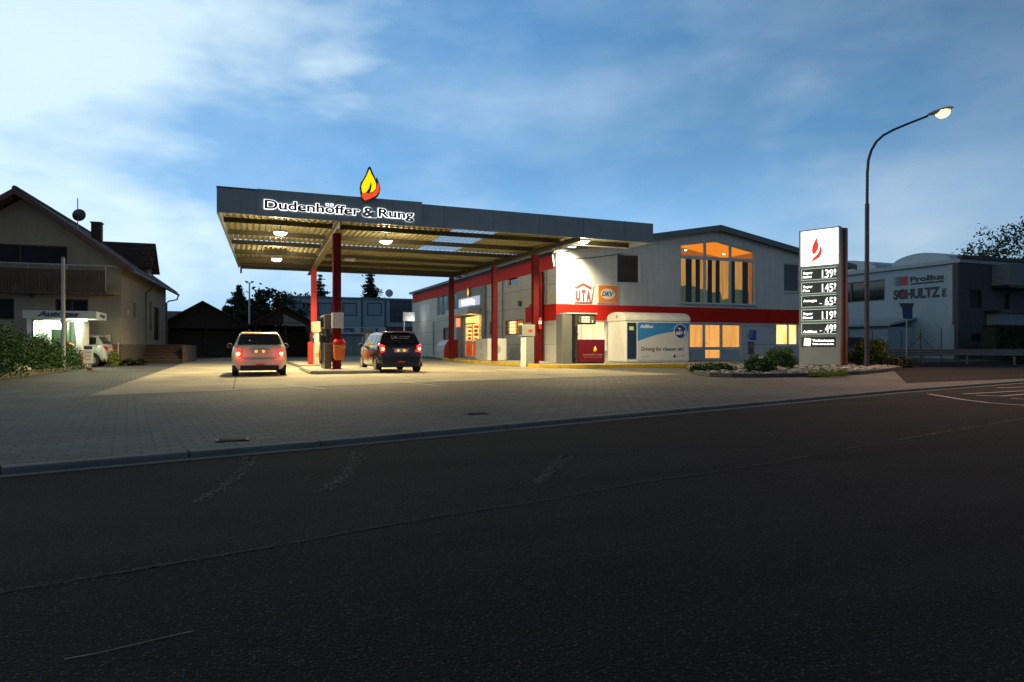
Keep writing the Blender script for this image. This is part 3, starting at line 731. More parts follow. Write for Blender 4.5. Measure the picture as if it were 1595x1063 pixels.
M_lit_or = emis('lit_window_orange', (.80, .27, .02), .95)
M_lit_be = folds('lit_blind_peach', (.58, .24, .035), (.80, .36, .07), 1.0, 5)
M_lit_cr = folds('lit_curtain_cream', (.80, .56, .17), (1.0, .90, .52), 1.15, 9)
M_lit_ye = folds('lit_curtain_yellow', (.90, .58, .08), (1.0, .86, .38), 1.2, 9)
q_w1 = FQ(906, 500, 944, 546); q_w0 = FQ(866.8, 503, 874, 545); q_du = FQ(961, 396, 996.5, 441.5); q_ru = FQ(1221, 411, 1246, 455)
q_g1 = FQ(1073, 501, 1154, 566); q_yw = FQ(1208, 503.5, 1244, 539)
q_du = (q_du[0], q_du[1], q_du[2], q_du[3])
gp = [F(1059.6, 381), F(1059.4, 473.5), F(1175.6, 475.5), F(1175.6, 392.5), F(1116, 375)]
b0 = (gp[1][1] + gp[2][1]) / 2; gp[1] = (gp[0][0], b0); gp[2] = (gp[3][0], b0)
q_g1 = (q_g1[0], WZ + .02, q_g1[2], 2.26)
outer = [(US, 0), (UE, 0), (UE, ZE), (UA, ZA), (US, ZE)]
holes = [rect(q) for q in (q_w1, q_w0, q_du, q_ru, q_g1, q_yw)] + [gp]
MB().plate(outer, holes, FR(VF), 0, -.25).build('front_wall', M_wallw, shop)
# lower panelled storey, a thin skin proud of the wall
lo = [(US - .03, WZ - .01), (UE - .1, WZ - .01), (UE - .1, 2.28), (US - .03, 2.28)]
MB().plate(lo, [rect(q) for q in (q_w1, q_w0, (q_g1[0], WZ+.02, q_g1[2], 2.26), q_yw)], FR(VF), .03, .003).build('lower_panels', M_blockx, shop)
MB().fbox(FR(VF), US - .06, 2.30, UE, 3.14, .06, .003).build('red_band', M_redb, shop)
MB().fbox(FR(VF), US - .08, 2.255, UE, 2.298, .08, .003).build('drip_edge', M_lgrey, shop)
hole_window(FR(VF), q_w1, shop, M_lit_cr, sill=M_lgrey, fw=.07)
hole_window(FR(VF), q_w0, shop, M_lit_cr, fw=.03, trans=(1.6,))
w_ = hole_window(FR(VF), q_du, shop, None, fw=.06, sill=M_whitef)
w_['label'] = 'dark upper window with closed brown roller shutter'
shm = MB(); n = 24
for k in range(n): 
    z0 = q_du[1]+.06 + (q_du[3]-q_du[1]-.12)*k/n; shm.fbox(FR(VF), q_du[0]+.05, z0, q_du[2]-.05, z0 + (q_du[3]-q_du[1]-.12)/n*.86, -.08, -.10)
shm.build('roller_shutter', mat('brown_shutter', (.05, .032, .02), .5, var=.1), w_)
sur = MB(); a0, b0, a1, b1 = q_du
sur.fbox(FR(VF), a0-.12, b1+.003, a1+.18, b1+.12, .05, .002); sur.fbox(FR(VF), a1+.003, b0, a1+.14, b1, .04, .002)
sur.build('surround', M_whitef, w_)
w_ = hole_window(FR(VF), q_ru, shop, M_darkglass, fw=.06, sill=M_lgrey)
# gable window with a warm lit room behind
fr = FR(VF); xs = [gp[0][0]+.09, F(1097.6, 440)[0], F(1101, 440)[0], F(1137.3, 440)[0], F(1140.5, 440)[0], gp[3][0]-.07]
zt0, zt1 = F(1115, 405.5)[1], F(1115, 400.5)[1]
def gtop(u):
    pk = gp[4]; 
    return pk[1] - (pk[0]-u) * (pk[1]-gp[0][1])/(pk[0]-gp[0][0]) if u < pk[0] else pk[1] - (u-pk[0]) * (pk[1]-gp[3][1])/(gp[3][0]-pk[0])
hs = []
for i in range(3):
    x0, x1 = xs[2*i], xs[2*i+1]; hs.append([(x0, b0 * 0 + gp[1][1]+.09), (x1, gp[1][1]+.09), (x1, zt0), (x0, zt0)])
    tp = [(x1, gtop(x1)-.07), (x0, gtop(x0)-.07)]
    if x0 < gp[4][0] < x1: tp = [(x1, gtop(x1)-.07), (gp[4][0], gp[4][1]-.07), (x0, gtop(x0)-.07)]
    hs.append([(x0, zt1), (x1, zt1)] + tp)
gw = MB().plate([gp[1], gp[2], gp[3], gp[4], gp[0]], hs, fr, -.06, -.14).build('gable_window', M_whitef, shop)
for h in hs: MB().plate(h, [], fr, -.10, -.108).build('pane', M_glass, gw)
MB().fbox(fr, gp[1][0]-.08, gp[1][1]-.07, gp[2][0]+.08, gp[1][1]-.004, .09, 0).build('sill', M_grey, gw)
room = MB()
V0 = VF + .25
room.quad((gp[0][0]-.3, VF+3.2, 3.2), (gp[3][0]+.3, VF+3.2, 3.2), (gp[3][0]+.3, VF+3.2, 7.3), (gp[0][0]-.3, VF+3.2, 7.3))
for x in (gp[0][0]-.3, gp[3][0]+.3): room.quad((x, V0, 3.2), (x, VF+3.2, 3.2), (x, VF+3.2, 7.3), (x, V0, 7.3))
room.build('room_wall', emis('glowing_room_wall', (.62, .25, .03), .35), shop)  # walls emit their own warm glow in place of room lamps
ceil_ = MB()
for a, b in ((gp[0], gp[4]), (gp[4], gp[3])):
    ceil_.quad((a[0]-(.3 if a is gp[0] else 0), V0, a[1]+.02), (b[0]+(.3 if b is gp[3] else 0), V0, b[1]+.02), (b[0]+(.3 if b is gp[3] else 0), VF+3.2, b[1]+.02), (a[0]-(.3 if a is gp[0] else 0), VF+3.2, a[1]+.02))
ceil_.build('room_ceiling', emis('glowing_wood_ceiling', (.90, .24, .008), 1.15), shop)  # lamplight on the ceiling is put into its emission
MB().box(gp[0][0]-.3, V0, 3.15, gp[3][0]+.3, VF+3.2, 3.2).build('room_floor', mat('room_floor', (.2, .1, .05)), shop)
sp_ = MB()
for px, py in ((1068, 391), (1127.5, 397)):
    u, v = at(px, 38.5 / .98); sp_.lathe([(.01, zz(py, 39.3)-.0), (.07, zz(py, 39.3)+.01), (.07, zz(py, 39.3)+.05)], (u, v, 0), n=12)
sp_.build('ceiling_spots', emis('spot_bulb', (1, .9, .6), 9), shop)
# lit curtains with dark navy stripes, and low plants silhouettes behind the pane
lc = MB(); lc.quad(*[fr(a, b, -.55) for a, b in ((gp[0][0], gp[1][1]), (gp[3][0], gp[1][1]), (gp[3][0], zt1-.1), (gp[0][0], zt1-.1))])
lc.build('curtain', folds('curtain_orange', (.50, .20, .03), (.78, .33, .06), .95, 7), shop)
for x0, x1 in ((1073, 1082), (1088.5, 1095), (1107.5, 1114), (1120, 1126), (1141, 1150), (1162, 1170.5)):
    nb_ = MB(); ua, ub = F(x0, 440)[0]+.1, F(x1, 440)[0]+.1; nb_.fbox(fr, ua, gp[1][1]+.01, ub, zt1-.1, -.40, -.43)
    nb_.build('curtain', mat('navy_curtain', (.006, .010, .028), .9, var=.2, spec=.1), shop)
lp = MB(); pa = [(gp[1][0]+.02, gp[1][1])]
rnd = random.Random(4)
for k in range(41):
    t_ = k/40; pa.append((gp[1][0]+.02 + (gp[2][0]-gp[1][0]-.04)*t_, gp[1][1] + .98 + .14*math.sin(t_*9) + rnd.uniform(-.03, .03) - (.45 if .62 < t_ < .78 else 0) - t_*.2))
lp.plate([(gp[2][0]-.02, gp[1][1])] + pa[::-1], [], fr, -.47, -.50); lp.build('net_panel', folds('green_grey_net', (.035, .05, .02), (.075, .085, .035), .8, 5), shop)
# glazed entrance with peach blinds
mid = F(1097, 0)[0]; mid2 = F(1123.5, 0)[0]; zr = F(1110, 542.5)[1]
def subwin(px0, px1, zb, ztop, name, low, panem):
    a0, a1 = F(px0, 520)[0], F(px1, 520)[0]
    hl = [[(a0+.08, zr+.06), (a1-.08, zr+.06), (a1-.08, ztop-.1), (a0+.08, ztop-.1)]]
    if low: hl.append([(a0+.08, zb+.08), (a1-.08, zb+.08), (a1-.08, zr-.10), (a0+.08, zr-.10)])
    f_ = MB().plate([(a0, zb), (a1, zb), (a1, ztop), (a0, ztop)], hl, fr, -.03, -.09).build(name, M_whitef, shop)
    for h in hl: MB().plate([(h[0][0]-.01, h[0][1]-.01), (h[1][0]+.01, h[1][1]-.01), (h[2][0]+.01, h[2][1]+.01), (h[3][0]-.01, h[3][1]+.01)], [], fr, -.092, -.10).build('pane', panem, f_)
    if not low: MB().fbox(fr, a0+.07, zb+.08, a1-.07, zr-.10, -.02, -.029).build('lower_panel', M_lgrey, f_)
    return f_
subwin(1073.2, 1097, WZ+.03, 2.25, 'window', False, M_lit_be)
dr = subwin(1097.3, 1123.8, WZ+.03, 2.25, 'door', True, M_lit_be)
ha, hz = F(1099, 535); hb = MB(); hb.tube([fr(ha, hz, -.03), fr(ha, hz, .04), fr(ha+.13, hz, .04)], .012, 6); hb.build('handle', M_galv, dr)
subwin(1124.1, 1154, WZ+.03, 2.25, 'window', False, M_lit_be)
mv = (F(1228.5, 0)[0],)
hole_window(fr, q_yw, shop, M_lit_ye, mull=mv, sill=M_lgrey, fw=.11)

# gable roof
rf = MB()
for s_, u1 in ((-1, US-.35), (1, UE+.35)):
    z1 = gz(u1); 
    rf.hexa([(UA, VF-.35, ZA+.02), (u1, VF-.35, z1+.02), (u1, 62.8, z1+.02), (UA, 62.8, ZA+.02), (UA, VF-.35, ZA+.20), (u1, VF-.35, z1+.20), (u1, 62.8, z1+.20), (UA, 62.8, ZA+.20)])
rf.build('roof', mat('roof_sheet_dark', (.09, .10, .11), .6, var=.2), shop)
vg = MB()
for u1 in (US-.36, UE+.36):
    z1 = gz(u1); vg.hexa([(UA, VF-.40, ZA-.08), (u1, VF-.40, z1-.08), (u1, VF-.352, z1-.08), (UA, VF-.352, ZA-.08), (UA, VF-.40, ZA+.24), (u1, VF-.40, z1+.24), (u1, VF-.352, z1+.24), (UA, VF-.352, ZA+.24)])
vg.build('verge_board', M_roofg, shop)
rw = MB(); rw.box(UE-.25, VF+.25, 0, UE, 62.5, ZE); rw.box(US, 62.5, 0, UE, 62.75, ZE); rw.build('rear_wall', M_wallw, shop)

# long side wall
ZW = 5.74
sf = SI(US)
q_up = SQ(790.5, 424, 806.5, 445.5); q_sw = SQ(788, 499, 815.5, 521.5); q_te = SQ(680.5, 458.5, 714.5, 491); q_sd = SQ(690, 506, 702, 556); q_en = SQ(721.5, 492, 752.5, 557)
q_en = (q_en[0], WZ, q_en[2], q_en[3]); q_sd = (q_sd[0], 0.02, q_sd[2], 2.4)
MB().plate([(VF+.251, 0), (62.5, 0), (62.5, ZW), (VF+.251, ZW)], [rect(q) for q in (q_up, q_sw, q_te, q_sd, q_en)], sf, 0, -.22).build('side_wall', M_block, shop)
# upper red band, parapet cap
MB().fbox(sf, VF+.26, 5.02, 62.5, ZW-.01, .05, .003).build('red_band', M_redb, shop)
MB().fbox(sf, VF+.26, ZW+.002, 62.7, ZW+.09, .12, -.25).build('parapet_cap', M_black, shop)
MB().fbox(sf, VF-.03, 2.30, 35.2, 3.14, .058, .003).build('red_band', M_redb, shop)
# grey entrance surround, projecting slab, lintel canopy
ep = SQ(714, 445, 758, 556)
es = MB().plate([(ep[0], WZ), (ep[2], WZ), (ep[2], 5.0), (ep[0], 5.0)], [rect((q_en[0], WZ+.001, q_en[2], q_en[3]))], sf, .14, .003)
es.build('entrance_surround', mat('grey_render', (.26, .26, .25), .85, var=.1, streak=.12), shop)
pc = SQ(714, 482, 751, 491); MB().fbox(sf, pc[0], pc[1]-.03, pc[2], pc[3], 1.0, .145).build('door_canopy', M_lgrey, shop, bevel=.02)
# illuminated name sign with flame above the door
sg = SQ(719.5, 464, 751, 477.5)
sgo = MB().fbox(sf, sg[0], sg[1], sg[2], sg[3], .26, .15).build('shop_sign', emis('sign_face_pale', (.48, .56, .66), .62), shop, bevel=.01)
sfl = lambda a, b, d: (US - d, 2*0 + (sg[0] + sg[2]) - a, b)
MB().text('Dudenhöffer & Rung', sfl, sg[0]+.75, (sg[1]+sg[3])/2-.17, .36, .275, .285, width=(sg[2]-sg[0])*.66, bold=.06).build('lettering', emis('white_neon_small', (1, 1, 1), 2.0), sgo)
flame(sgo, (sg[0]+sg[2])/2, sg[3]-.02, .78, sfl, .16, 1.6)
# entrance doors: frame, glass, interior
de = q_en; vm = lambda px: S(px, 520)[0]
zt = de[3] - .55
df = MB().plate(rect(de), [[(de[0]+.10, WZ+.9), (vm(746)-.05, WZ+.9), (vm(746)-.05, zt-.05), (de[0]+.10, zt-.05)], [(de[0]+.10, WZ+.06), (vm(746)-.05, WZ+.06), (vm(746)-.05, WZ+.82), (de[0]+.10, WZ+.82)],
     [(vm(746)+.08, WZ+.08), (vm(734.5)-.04, WZ+.08), (vm(734.5)-.04, WZ+.98), (vm(746)+.08, WZ+.98)], [(vm(746)+.08, WZ+1.06), (vm(734.5)-.04, WZ+1.06), (vm(734.5)-.04, zt-.05), (vm(746)+.08, zt-.05)],
     [(vm(734.5)+.04, WZ+.08), (de[2]-.35, WZ+.08), (de[2]-.35, WZ+.98), (vm(734.5)+.04, WZ+.98)], [(vm(734.5)+.04, WZ+1.06), (de[2]-.35, WZ+1.06), (de[2]-.35, zt-.05), (vm(734.5)+.04, zt-.05)],
     [(de[0]+.1, zt+.05), (vm(746)-.05, zt+.05), (vm(746)-.05, de[3]-.06), (de[0]+.1, de[3]-.06)], [(vm(746)+.08, zt+.05), (de[2]-.30, zt+.05), (de[2]-.30, de[3]-.06), (vm(746)+.08, de[3]-.06)]], sf, -.04, -.12).build('entrance_door', M_whitef, shop)
MB().fbox(sf, de[0]+.05, WZ+.03, de[2]-.3, de[3]-.03, -.07, -.076).build('pane', M_glass, df)
ins = MB(); ins.box(US+.23, de[0]-1.5, .1, US+4.0, de[0]-1.45, 3.6); ins.box(US+.23, de[2]+1.4, .1, US+4, de[2]+1.45, 3.6); ins.box(US+4.0, de[0]-1.5, .1, US+4.05, de[2]+1.45, 3.6)
ins.build('shop_interior_wall', emis('glowing_shop_wall', (1, .62, .18), 2.4), shop)  # interior walls glow themselves, standing in for the shop lighting
MB().box(US+.23, de[0]-1.5, 3.3, US+4.0, de[2]+1.45, 3.34).build('shop_ceiling', emis('glowing_shop_ceiling', (1, .72, .26), 2.2), shop)  # emissive ceiling, light put into the surface rather than fittings
fx = MB(); fx.box(US+.35, de[2]+.2, .15, US+1.7, de[2]+1.2, 1.35); fx.box(US+.5, de[2]+.1, .15, US+.9, de[2]+.19, 1.0); fx.build('shop_counter', mat('glowing_red_counter', (.45, .03, .015), .5, emit=(.7, .06, .01), es=.7), shop)  # counter is no lamp; red emission makes it look lit
fx2 = MB(); rnd = random.Random(9)
for k in range(26):
    zz_ = .4 + .38*(k//7); vv = de[0] - 1.2 + (k % 7)*.62; fx2.box(US+.3+(k % 7)*.5, de[2]+1.1, 1.4+.3*(k//7), US+.3+(k % 7)*.5+rnd.uniform(.15, .4), de[2]+1.35, 1.4+.3*(k//7)+rnd.uniform(.12, .22))
fx2.build('shelf_goods', mat('goods_red', (.5, .05, .02), .5, var=.5, scale=4, island=.6), shop)
MB().fbox(sf, S(720, 520)[0]+.0, 2.35, S(717, 520)[0], 3.0, .35, .15).build('lit_panel_sign', emis('door_side_light', (.9, .32, .12), .9), shop)
lamp('POINT', (US-.45, (de[0]+de[2])/2-1.0, 2.75), 22, (1, .62, .2), shop, size=.1)
# barred window with warm light
bw = hole_window(sf, q_sw, shop, None, frm=mat('brown_frame', (.10, .028, .015), .6), fw=.06, d=.03)
MB().fbox(sf, q_sw[0]-.2, q_sw[1]-.2, q_sw[2]+.2, q_sw[3]+.2, -.75, -.8).build('lit_room', emis('lit_room_amber', (.75, .22, .04), .55), bw)
for pa_, pb_ in ((793.5, 801), (807.5, 815)):
    MB().fbox(sf, S(pb_, 510)[0], q_sw[1]+.12, S(pa_, 510)[0], q_sw[3]-.15, -.60, -.62).build('lit_pane', emis('bright_pane', (1, .70, .20), 2.2), bw)
bars = MB(); nb_ = 9
for k in range(1, nb_): x = q_sw[0] + (q_sw[2]-q_sw[0])*k/nb_; bars.fbox(sf, x-.012, q_sw[1]+.02, x+.012, q_sw[3]-.02, .02, -.005)
for k in (1, 2, 3): z = q_sw[1] + (q_sw[3]-q_sw[1])*k/4; bars.fbox(sf, q_sw[0]+.02, z-.012, q_sw[2]-.02, z+.012, .05, .022)
bars.build('bars', mat('bar_brown', (.12, .04, .02), .6), bw)
uw = hole_window(sf, q_up, shop, M_darkglass, fw=.08, sill=M_lgrey)
tw = hole_window(sf, q_te, shop, mat('teal_glass', (.06, .20, .23), .25, var=.1, streak=.2), fw=.07, mull=tuple(S(p, 475)[0] for p in (688, 696, 705)))
dd = hole_window(sf, q_sd, shop, mat('grey_blue_door', (.14, .16, .18), .6), frm=mat('dark_red_frame', (.13, .02, .02), .5), fw=.14, name='side_door')
# downpipes and rails
def sidepipe(px, r, m, z0=.15, z1=5.0):
    v = S(px, 500)[0]; MB().tube([(US-.05-r, v, z0), (US-.05-r, v, z1)], r, 10).build('downpipe', m, shop, smooth=True)
sidepipe(848, .13, M_redc, z1=4.95); sidepipe(784.5, .06, M_galv); sidepipe(756.5, .05, M_grey, z0=3.0, z1=4.9); sidepipe(676.5, .05, M_grey, z1=3.0)
MB().fbox(sf, S(716, 500)[0], 3.02, S(676, 500)[0], 3.10, .06, .003).build('ledge', M_lgrey, shop)
tb = MB(); tb.tube([(US-.06, S(757, 484)[0], 3.3), (US-.06, S(761, 484)[0]*0+S(760.5, 484)[0], 3.3), (US-.06, S(760.5, 484)[0], 2.2)], .03, 6); tb.build('pipe_bend', M_lgrey, shop)
rb = MB().fbox(sf, S(852, 500)[0]-.02, 3.15, S(850.5, 500)[0], 5.0, .1, .003); rb.build('conduit', M_grey, shop)
# drainpipe and gutter at the front corner
gg = MB(); gg.tube([(US-.1, VF+.3, 5.75), (US-.12, VF+.15, 5.4), (US-.1, VF+.1, 5.1)], .03, 8); gg.build('gutter_outlet', M_lgrey, shop)
cb = MB(); cb.tube([(US+.05, VF-.03, 5.42), (US+2.0, VF-.03, 5.62), (US+4.2, VF-.03, 5.98)], .022, 6); cb.build('cable', M_dgrey, shop)
# fixed lettering: 24 with an arrow, on the side wall
a24 = MB(); l24 = lambda a, b, d: (US - d, -a, b)
v24, z24 = S(824, 490)
a24.text('24', l24, -v24, z24-.05, .62, .01, .02, bold=.03); MB().text('Tank', l24, -v24+.02, z24-.45, .28, .01, .02).build('lettering', mat('letter_red', (.35, .02, .015), .5), shop)
MB().plate([(-v24+.05, z24-.72), (-v24+.85, z24-.72), (-v24+.45, z24-1.05)], [], l24, .01, .02).build('arrow', mat('letter_red', (.35, .02, .015)), shop)
a24.build('lettering', mat('letter_red', (.35, .02, .015), .5), shop)
# notices beside the doors
nb_ = MB(); q = FQ(1166.5, 514.5, 1177, 530); nb_.fbox(fr, *q, .045, .032)
no = nb_.build('notice_board', mat('notice_blue', (.02, .10, .35), .5), shop)
tx = MB(); tx.fbox(fr, q[0]-.22, q[1]+.1, q[0]-.02, q[3], .045, .032); tx.build('notice', M_lgrey, shop)
ar = MB(); cx_ = q[0]-.12; ar.plate([(cx_-.06, q[3]-.35), (cx_+.06, q[3]-.35), (cx_, q[3]-.46)], [], fr, .046, .05); ar.fbox(fr, cx_-.02, q[3]-.35, cx_+.02, q[3]-.2, .05, .046); ar.build('arrow', mat('notice_blue', (.02, .10, .35)), shop)
tl = MB()
for k, wd in enumerate((.30, .22, .27, .2)): tl.fbox(fr, q[0]+.04, q[3]-.1-k*.1, q[0]+.04+wd, q[3]-.07-k*.1, .05, .046)
tl.build('text_lines', M_lgrey, no)
q = FQ(1164, 532.5, 1174, 553); po = MB().fbox(fr, *q, .045, .032).build('poster', mat('poster_grey', (.16, .16, .15), .5), shop)
MB().fbox(fr, q[0]+.09, q[1]+.12, q[2]-.09, q[1]+.42, .05, .046).build('poster_picture', mat('poster_brown', (.22, .05, .03), .5, var=.5, scale=10), po)
MB().fbox(fr, q[0]+.03, q[3]-.12, q[2]-.03, q[3]-.03, .05, .046).build('poster_heading', mat('notice_blue', (.02, .10, .35)), po)

# fuel card signs on the facade (boards of their own)
def cardpts(P): return [F(*p) for p in P]
z = 890.0
ut = thing('fuel_card_sign', 'white shield-shaped sign with red roof arrow over three red letters', 'sign', (*fr(*F(908, 458), 0)[:2], 3.6))
k = lambda P: [F(840 + x/4.088, 340 + y/4.088) for x, y in P]
MB().plate(k([(208, 425), (275, 404), (343, 428), (327, 535), (224, 533)]), [], fr, .05, .004).build('board', M_white, ut)
u1 = MB(); u1.plate(k([(221, 440), (276, 412), (333, 443), (322, 456), (276, 432), (231, 454)]), [], fr, .06, .051)
u1.plate(k([(222, 436), (276, 414), (335, 441), (328, 452), (276, 436), (228, 449)]), [], fr, .058, .0515) if False else None
ua0, ub0 = F(840+228/4.088, 340+522/4.088); ua1, ub1 = F(840+327/4.088, 340+462/4.088)
hh = ub1 - ub0
u1.text('U', fr, ua0, ub0, hh*.92, .051, .06, width=(ua1-ua0)*.30, bold=.08)
u1.text('T', fr, ua0+(ua1-ua0)*.36, ub0, hh*1.0, .051, .06, width=(ua1-ua0)*.28, bold=.08)
u1.text('A', fr, ua0+(ua1-ua0)*.68, ub0, hh*.92, .051, .06, width=(ua1-ua0)*.30, bold=.08)
u1.build('lettering', mat('uta_red', (.62, .05, .04), .5), ut)
dk = thing('fuel_card_sign', 'orange square sign with dark slanted letters in a white oval', 'sign', (*fr(*F(946, 458), 0)[:2], 3.6))
kq = FQ(930.5, 444.5, 961.5, 472); MB().fbox(fr, *kq, .05, .004).build('board', M_white, dk)
MB().fbox(fr, kq[0]+.03, kq[1]+.03, kq[2]-.03, kq[3]-.03, .056, .051).build('orange_field', mat('dkv_orange', (.80, .22, .01), .5, var=.04), dk)
cx_, cz_ = (kq[0]+kq[2])/2, (kq[1]+kq[3])/2
MB().plate([(cx_ + .43*math.cos(a*PI/20), cz_ + .28*math.sin(a*PI/20)) for a in range(40)], [], fr, .060, .057).build('oval', M_white, dk)
MB().text('DKV', fr, cx_-.04, cz_-.115, .24, .061, .066, width=.66, bold=.03, shear=.25, align='C').build('lettering', mat('dark_ink', (.03, .03, .035), .5), dk)

# ------------------------------------------------------------------ things on the walkway
# AdBlue tank container
AU0, AU1, AV0, AV1 = 16.98, 20.62, 27.5, 29.2
ad = thing('tank_container', 'white round-topped tank container with blue and white advertising front', 'container', (18.8, 28.3, WZ))
bd = MB(); bd.box(AU0, AV0, WZ+.06, AU1, AV1, 2.18); bd.box(AU0+.05, AV0+.05, WZ, AU1-.05, AV1-.05, WZ+.059)
bd.build('body', M_white, ad, bevel=.02)
lid = MB(); n = 14; ring = []
for i in range(n+1):
    a = PI * i / n; ring.append(((AV0+AV1)/2 - (AV1-AV0+.08)/2*math.cos(a)**1 * 1.0, 2.19 + .05 + .38*math.sin(a)**.75 if 0 < i < n else 2.19+.05))
ring = [(AV0-.04, 2.185)] + ring + [(AV1+.04, 2.185)]
vs = []; m = len(ring)
for u in (AU0-.04, AU1+.04):
    for v, z in ring: vs.append((u, v, z))
fs = [(i, (i+1) % m, m+(i+1) % m, m+i) for i in range(m)] + [tuple(range(m)), tuple(range(m, 2*m))]
lid.add(vs, fs).build('lid', mat('lid_white', (.66, .66, .64), .5), ad, smooth=True)
af = FR(AV0)
MB().fbox(af, AU0+.06, WZ+.2, AU0+.55, 2.08, .03, .003).build('operating_panel', mat('navy_panel', (.012, .03, .07), .4), ad)
MB().fbox(af, AU0+.16, 1.72, AU0+.40, 1.90, .036, .031).build('display', emis('display_green', (.35, .45, .1), .7), ad)
pu0, pu1, pz0, pz1 = AU0+.62, AU1-.06, WZ+.12, 2.10
pn = MB().fbox(af, pu0, pz0, pu1, pz1, .02, .003).build('advert_panel', mat('advert_white', (.50, .51, .53), .5, var=.03), ad)
M_adb = mat('advert_blue', (.03, .20, .50), .5, var=.04)
arc = [(pu0, pz1), (pu0, pz1-.90)] + [(pu0 + (pu1-pu0)*t, pz1 - .90 + .48*math.sin(min(1, t*1.2)*PI/2) - .0) for t in [i/14 for i in range(1, 15)]] + [(pu1, pz1)]
MB().plate([(a, min(b, pz1)) for a, b in arc], [], af, .026, .021).build('blue_swoosh', M_adb, pn)
cx_, cz_ = pu1-.50, pz1-.42
MB().plate([(cx_+.37*math.cos(a*PI/18), cz_+.37*math.sin(a*PI/18)) for a in range(36)], [], af, .032, .027).build('logo_rim', M_white, pn)
MB().plate([(cx_+.335*math.cos(a*PI/18), cz_+.335*math.sin(a*PI/18)) for a in range(36)], [], af, .038, .033).build('logo_disc', mat('advert_navy', (.015, .06, .22), .5), pn)
MB().text('air1', af, cx_, cz_-.15, .20, .039, .043, width=.54, bold=.03, shear=.2, align='C').build('logo_lettering', M_white, pn)
MB().plate([(cx_-.17, cz_+.22), (cx_-.12, cz_+.13), (cx_-.02, cz_+.08), (cx_+.08, cz_+.17), (cx_-.02, cz_+.14)], [], af, .043, .039).build('logo_bird', M_white, pn)
lt = MB(); lt.text('AdBlue', af, pu0+.15, pz1-.26, .15, .027, .03, width=.72, bold=.02, shear=.15); lt.build('lettering', M_white, pn)
MB().text('Driving for cleaner air!', af, pu0+.20, pz0+.46, .19, .021, .025, width=(pu1-pu0)*.83, bold=.012, shear=.12).build('slogan', mat('dark_ink', (.03, .03, .035)), pn)
sm = MB(); sm.fbox(af, pu0+.2, pz0+.16, pu0+.65, pz0+.175, .024, .021); sm.fbox(af, pu1-.88, pz0+.12, pu1-.77, pz0+.26, .024, .021); sm.text('air1', af, pu1-.68, pz0+.15, .07, .021, .024); sm.build('small_print', mat('dark_ink', (.03, .03, .035)), pn)
MB().plate([(pu1-.44, pz0+.14), (pu1-.2, pz0+.22), (pu1-.2, pz0+.27), (pu1-.3, pz0+.2), (pu1-.4, pz0+.22)], [], af, .024, .021).build('small_mark', mat('uta_red', (.62, .05, .04)), pn)
MB().box(AU0-.045, 28.2, 2.32, AU0-.041, 28.36, 2.46).build('vent', M_grey, ad)
# tall pump cabinet with screen arm
pc_ = thing('diesel_dispenser', 'tall grey dispenser cabinet with lit price display left of the red chest', 'fuel dispenser', (14.05, 27.8, WZ))
a0 = at(872.5, 31)[0]; a0 = 13.62; a1 = 14.42
MB().box(a0, 27.55, WZ, a0+.50, 28.2, 2.45).build('cabinet', mat('dispenser_grey', (.15, .155, .15), .45, var=.1), pc_, bevel=.015)
MB().box(a0+.505, 27.58, WZ, a1-.12, 28.15, 2.45).build('hose_bay', M_black, pc_)
MB().box(a1-.118, 27.55, WZ, a1, 28.2, 2.45).build('hose_bay_side', mat('dispenser_dark', (.05, .055, .05), .4), pc_, bevel=.01)
MB().box(a0+.2, 27.5, 2.452, a1+1.0, 28.2, 2.50).build('top_cap', M_white, pc_)
hd = MB().box(a1+.003, 27.6, 1.98, a1+.98, 28.0, 2.45).build('display_head', M_black, pc_, bevel=.02)
pcf = FR(27.6)
MB().fbox(pcf, a1+.06, 2.04, a1+.90, 2.38, .015, .003).build('screen', emis('screen_olive', (.16, .13, .05), .5), hd)
M_dgt = emis('digits_white', (1, 1, .85), 1.5)
for kk, z in enumerate((2.29, 2.19, 2.09)): MB().text(('0.000', '0.00', '0.000')[kk], pcf, a1+.22, z-.02, .065, .017, .02, width=.42, bold=.05).build('digits', M_dgt, hd)
MB().text('5', pcf, a1+.76, 2.07, .10, .017, .02, bold=.03).build('digits', M_dgt, hd)
hz = MB(); x = a0+.62; hz.tube([(x, 27.5, 2.2), (x-.02, 27.46, 1.7), (x+.05, 27.47, 1.5), (x+.02, 27.45, 1.0), (x-.02, 27.46, .45), (x+.06, 27.48, .3), (x+.1, 27.5, .6), (x+.1, 27.5, 1.9)], .018, 6); hz.build('hose', M_rub, pc_, smooth=True)
nz_ = MB(); nz_.tube([(x, 27.47, 1.75), (x+.07, 27.43, 1.62), (x+.10, 27.42, 1.46)], .03, 8); nz_.box(x-.04, 27.42, 1.72, x+.04, 27.5, 1.86); nz_.build('nozzle', M_black, pc_, bevel=.01)
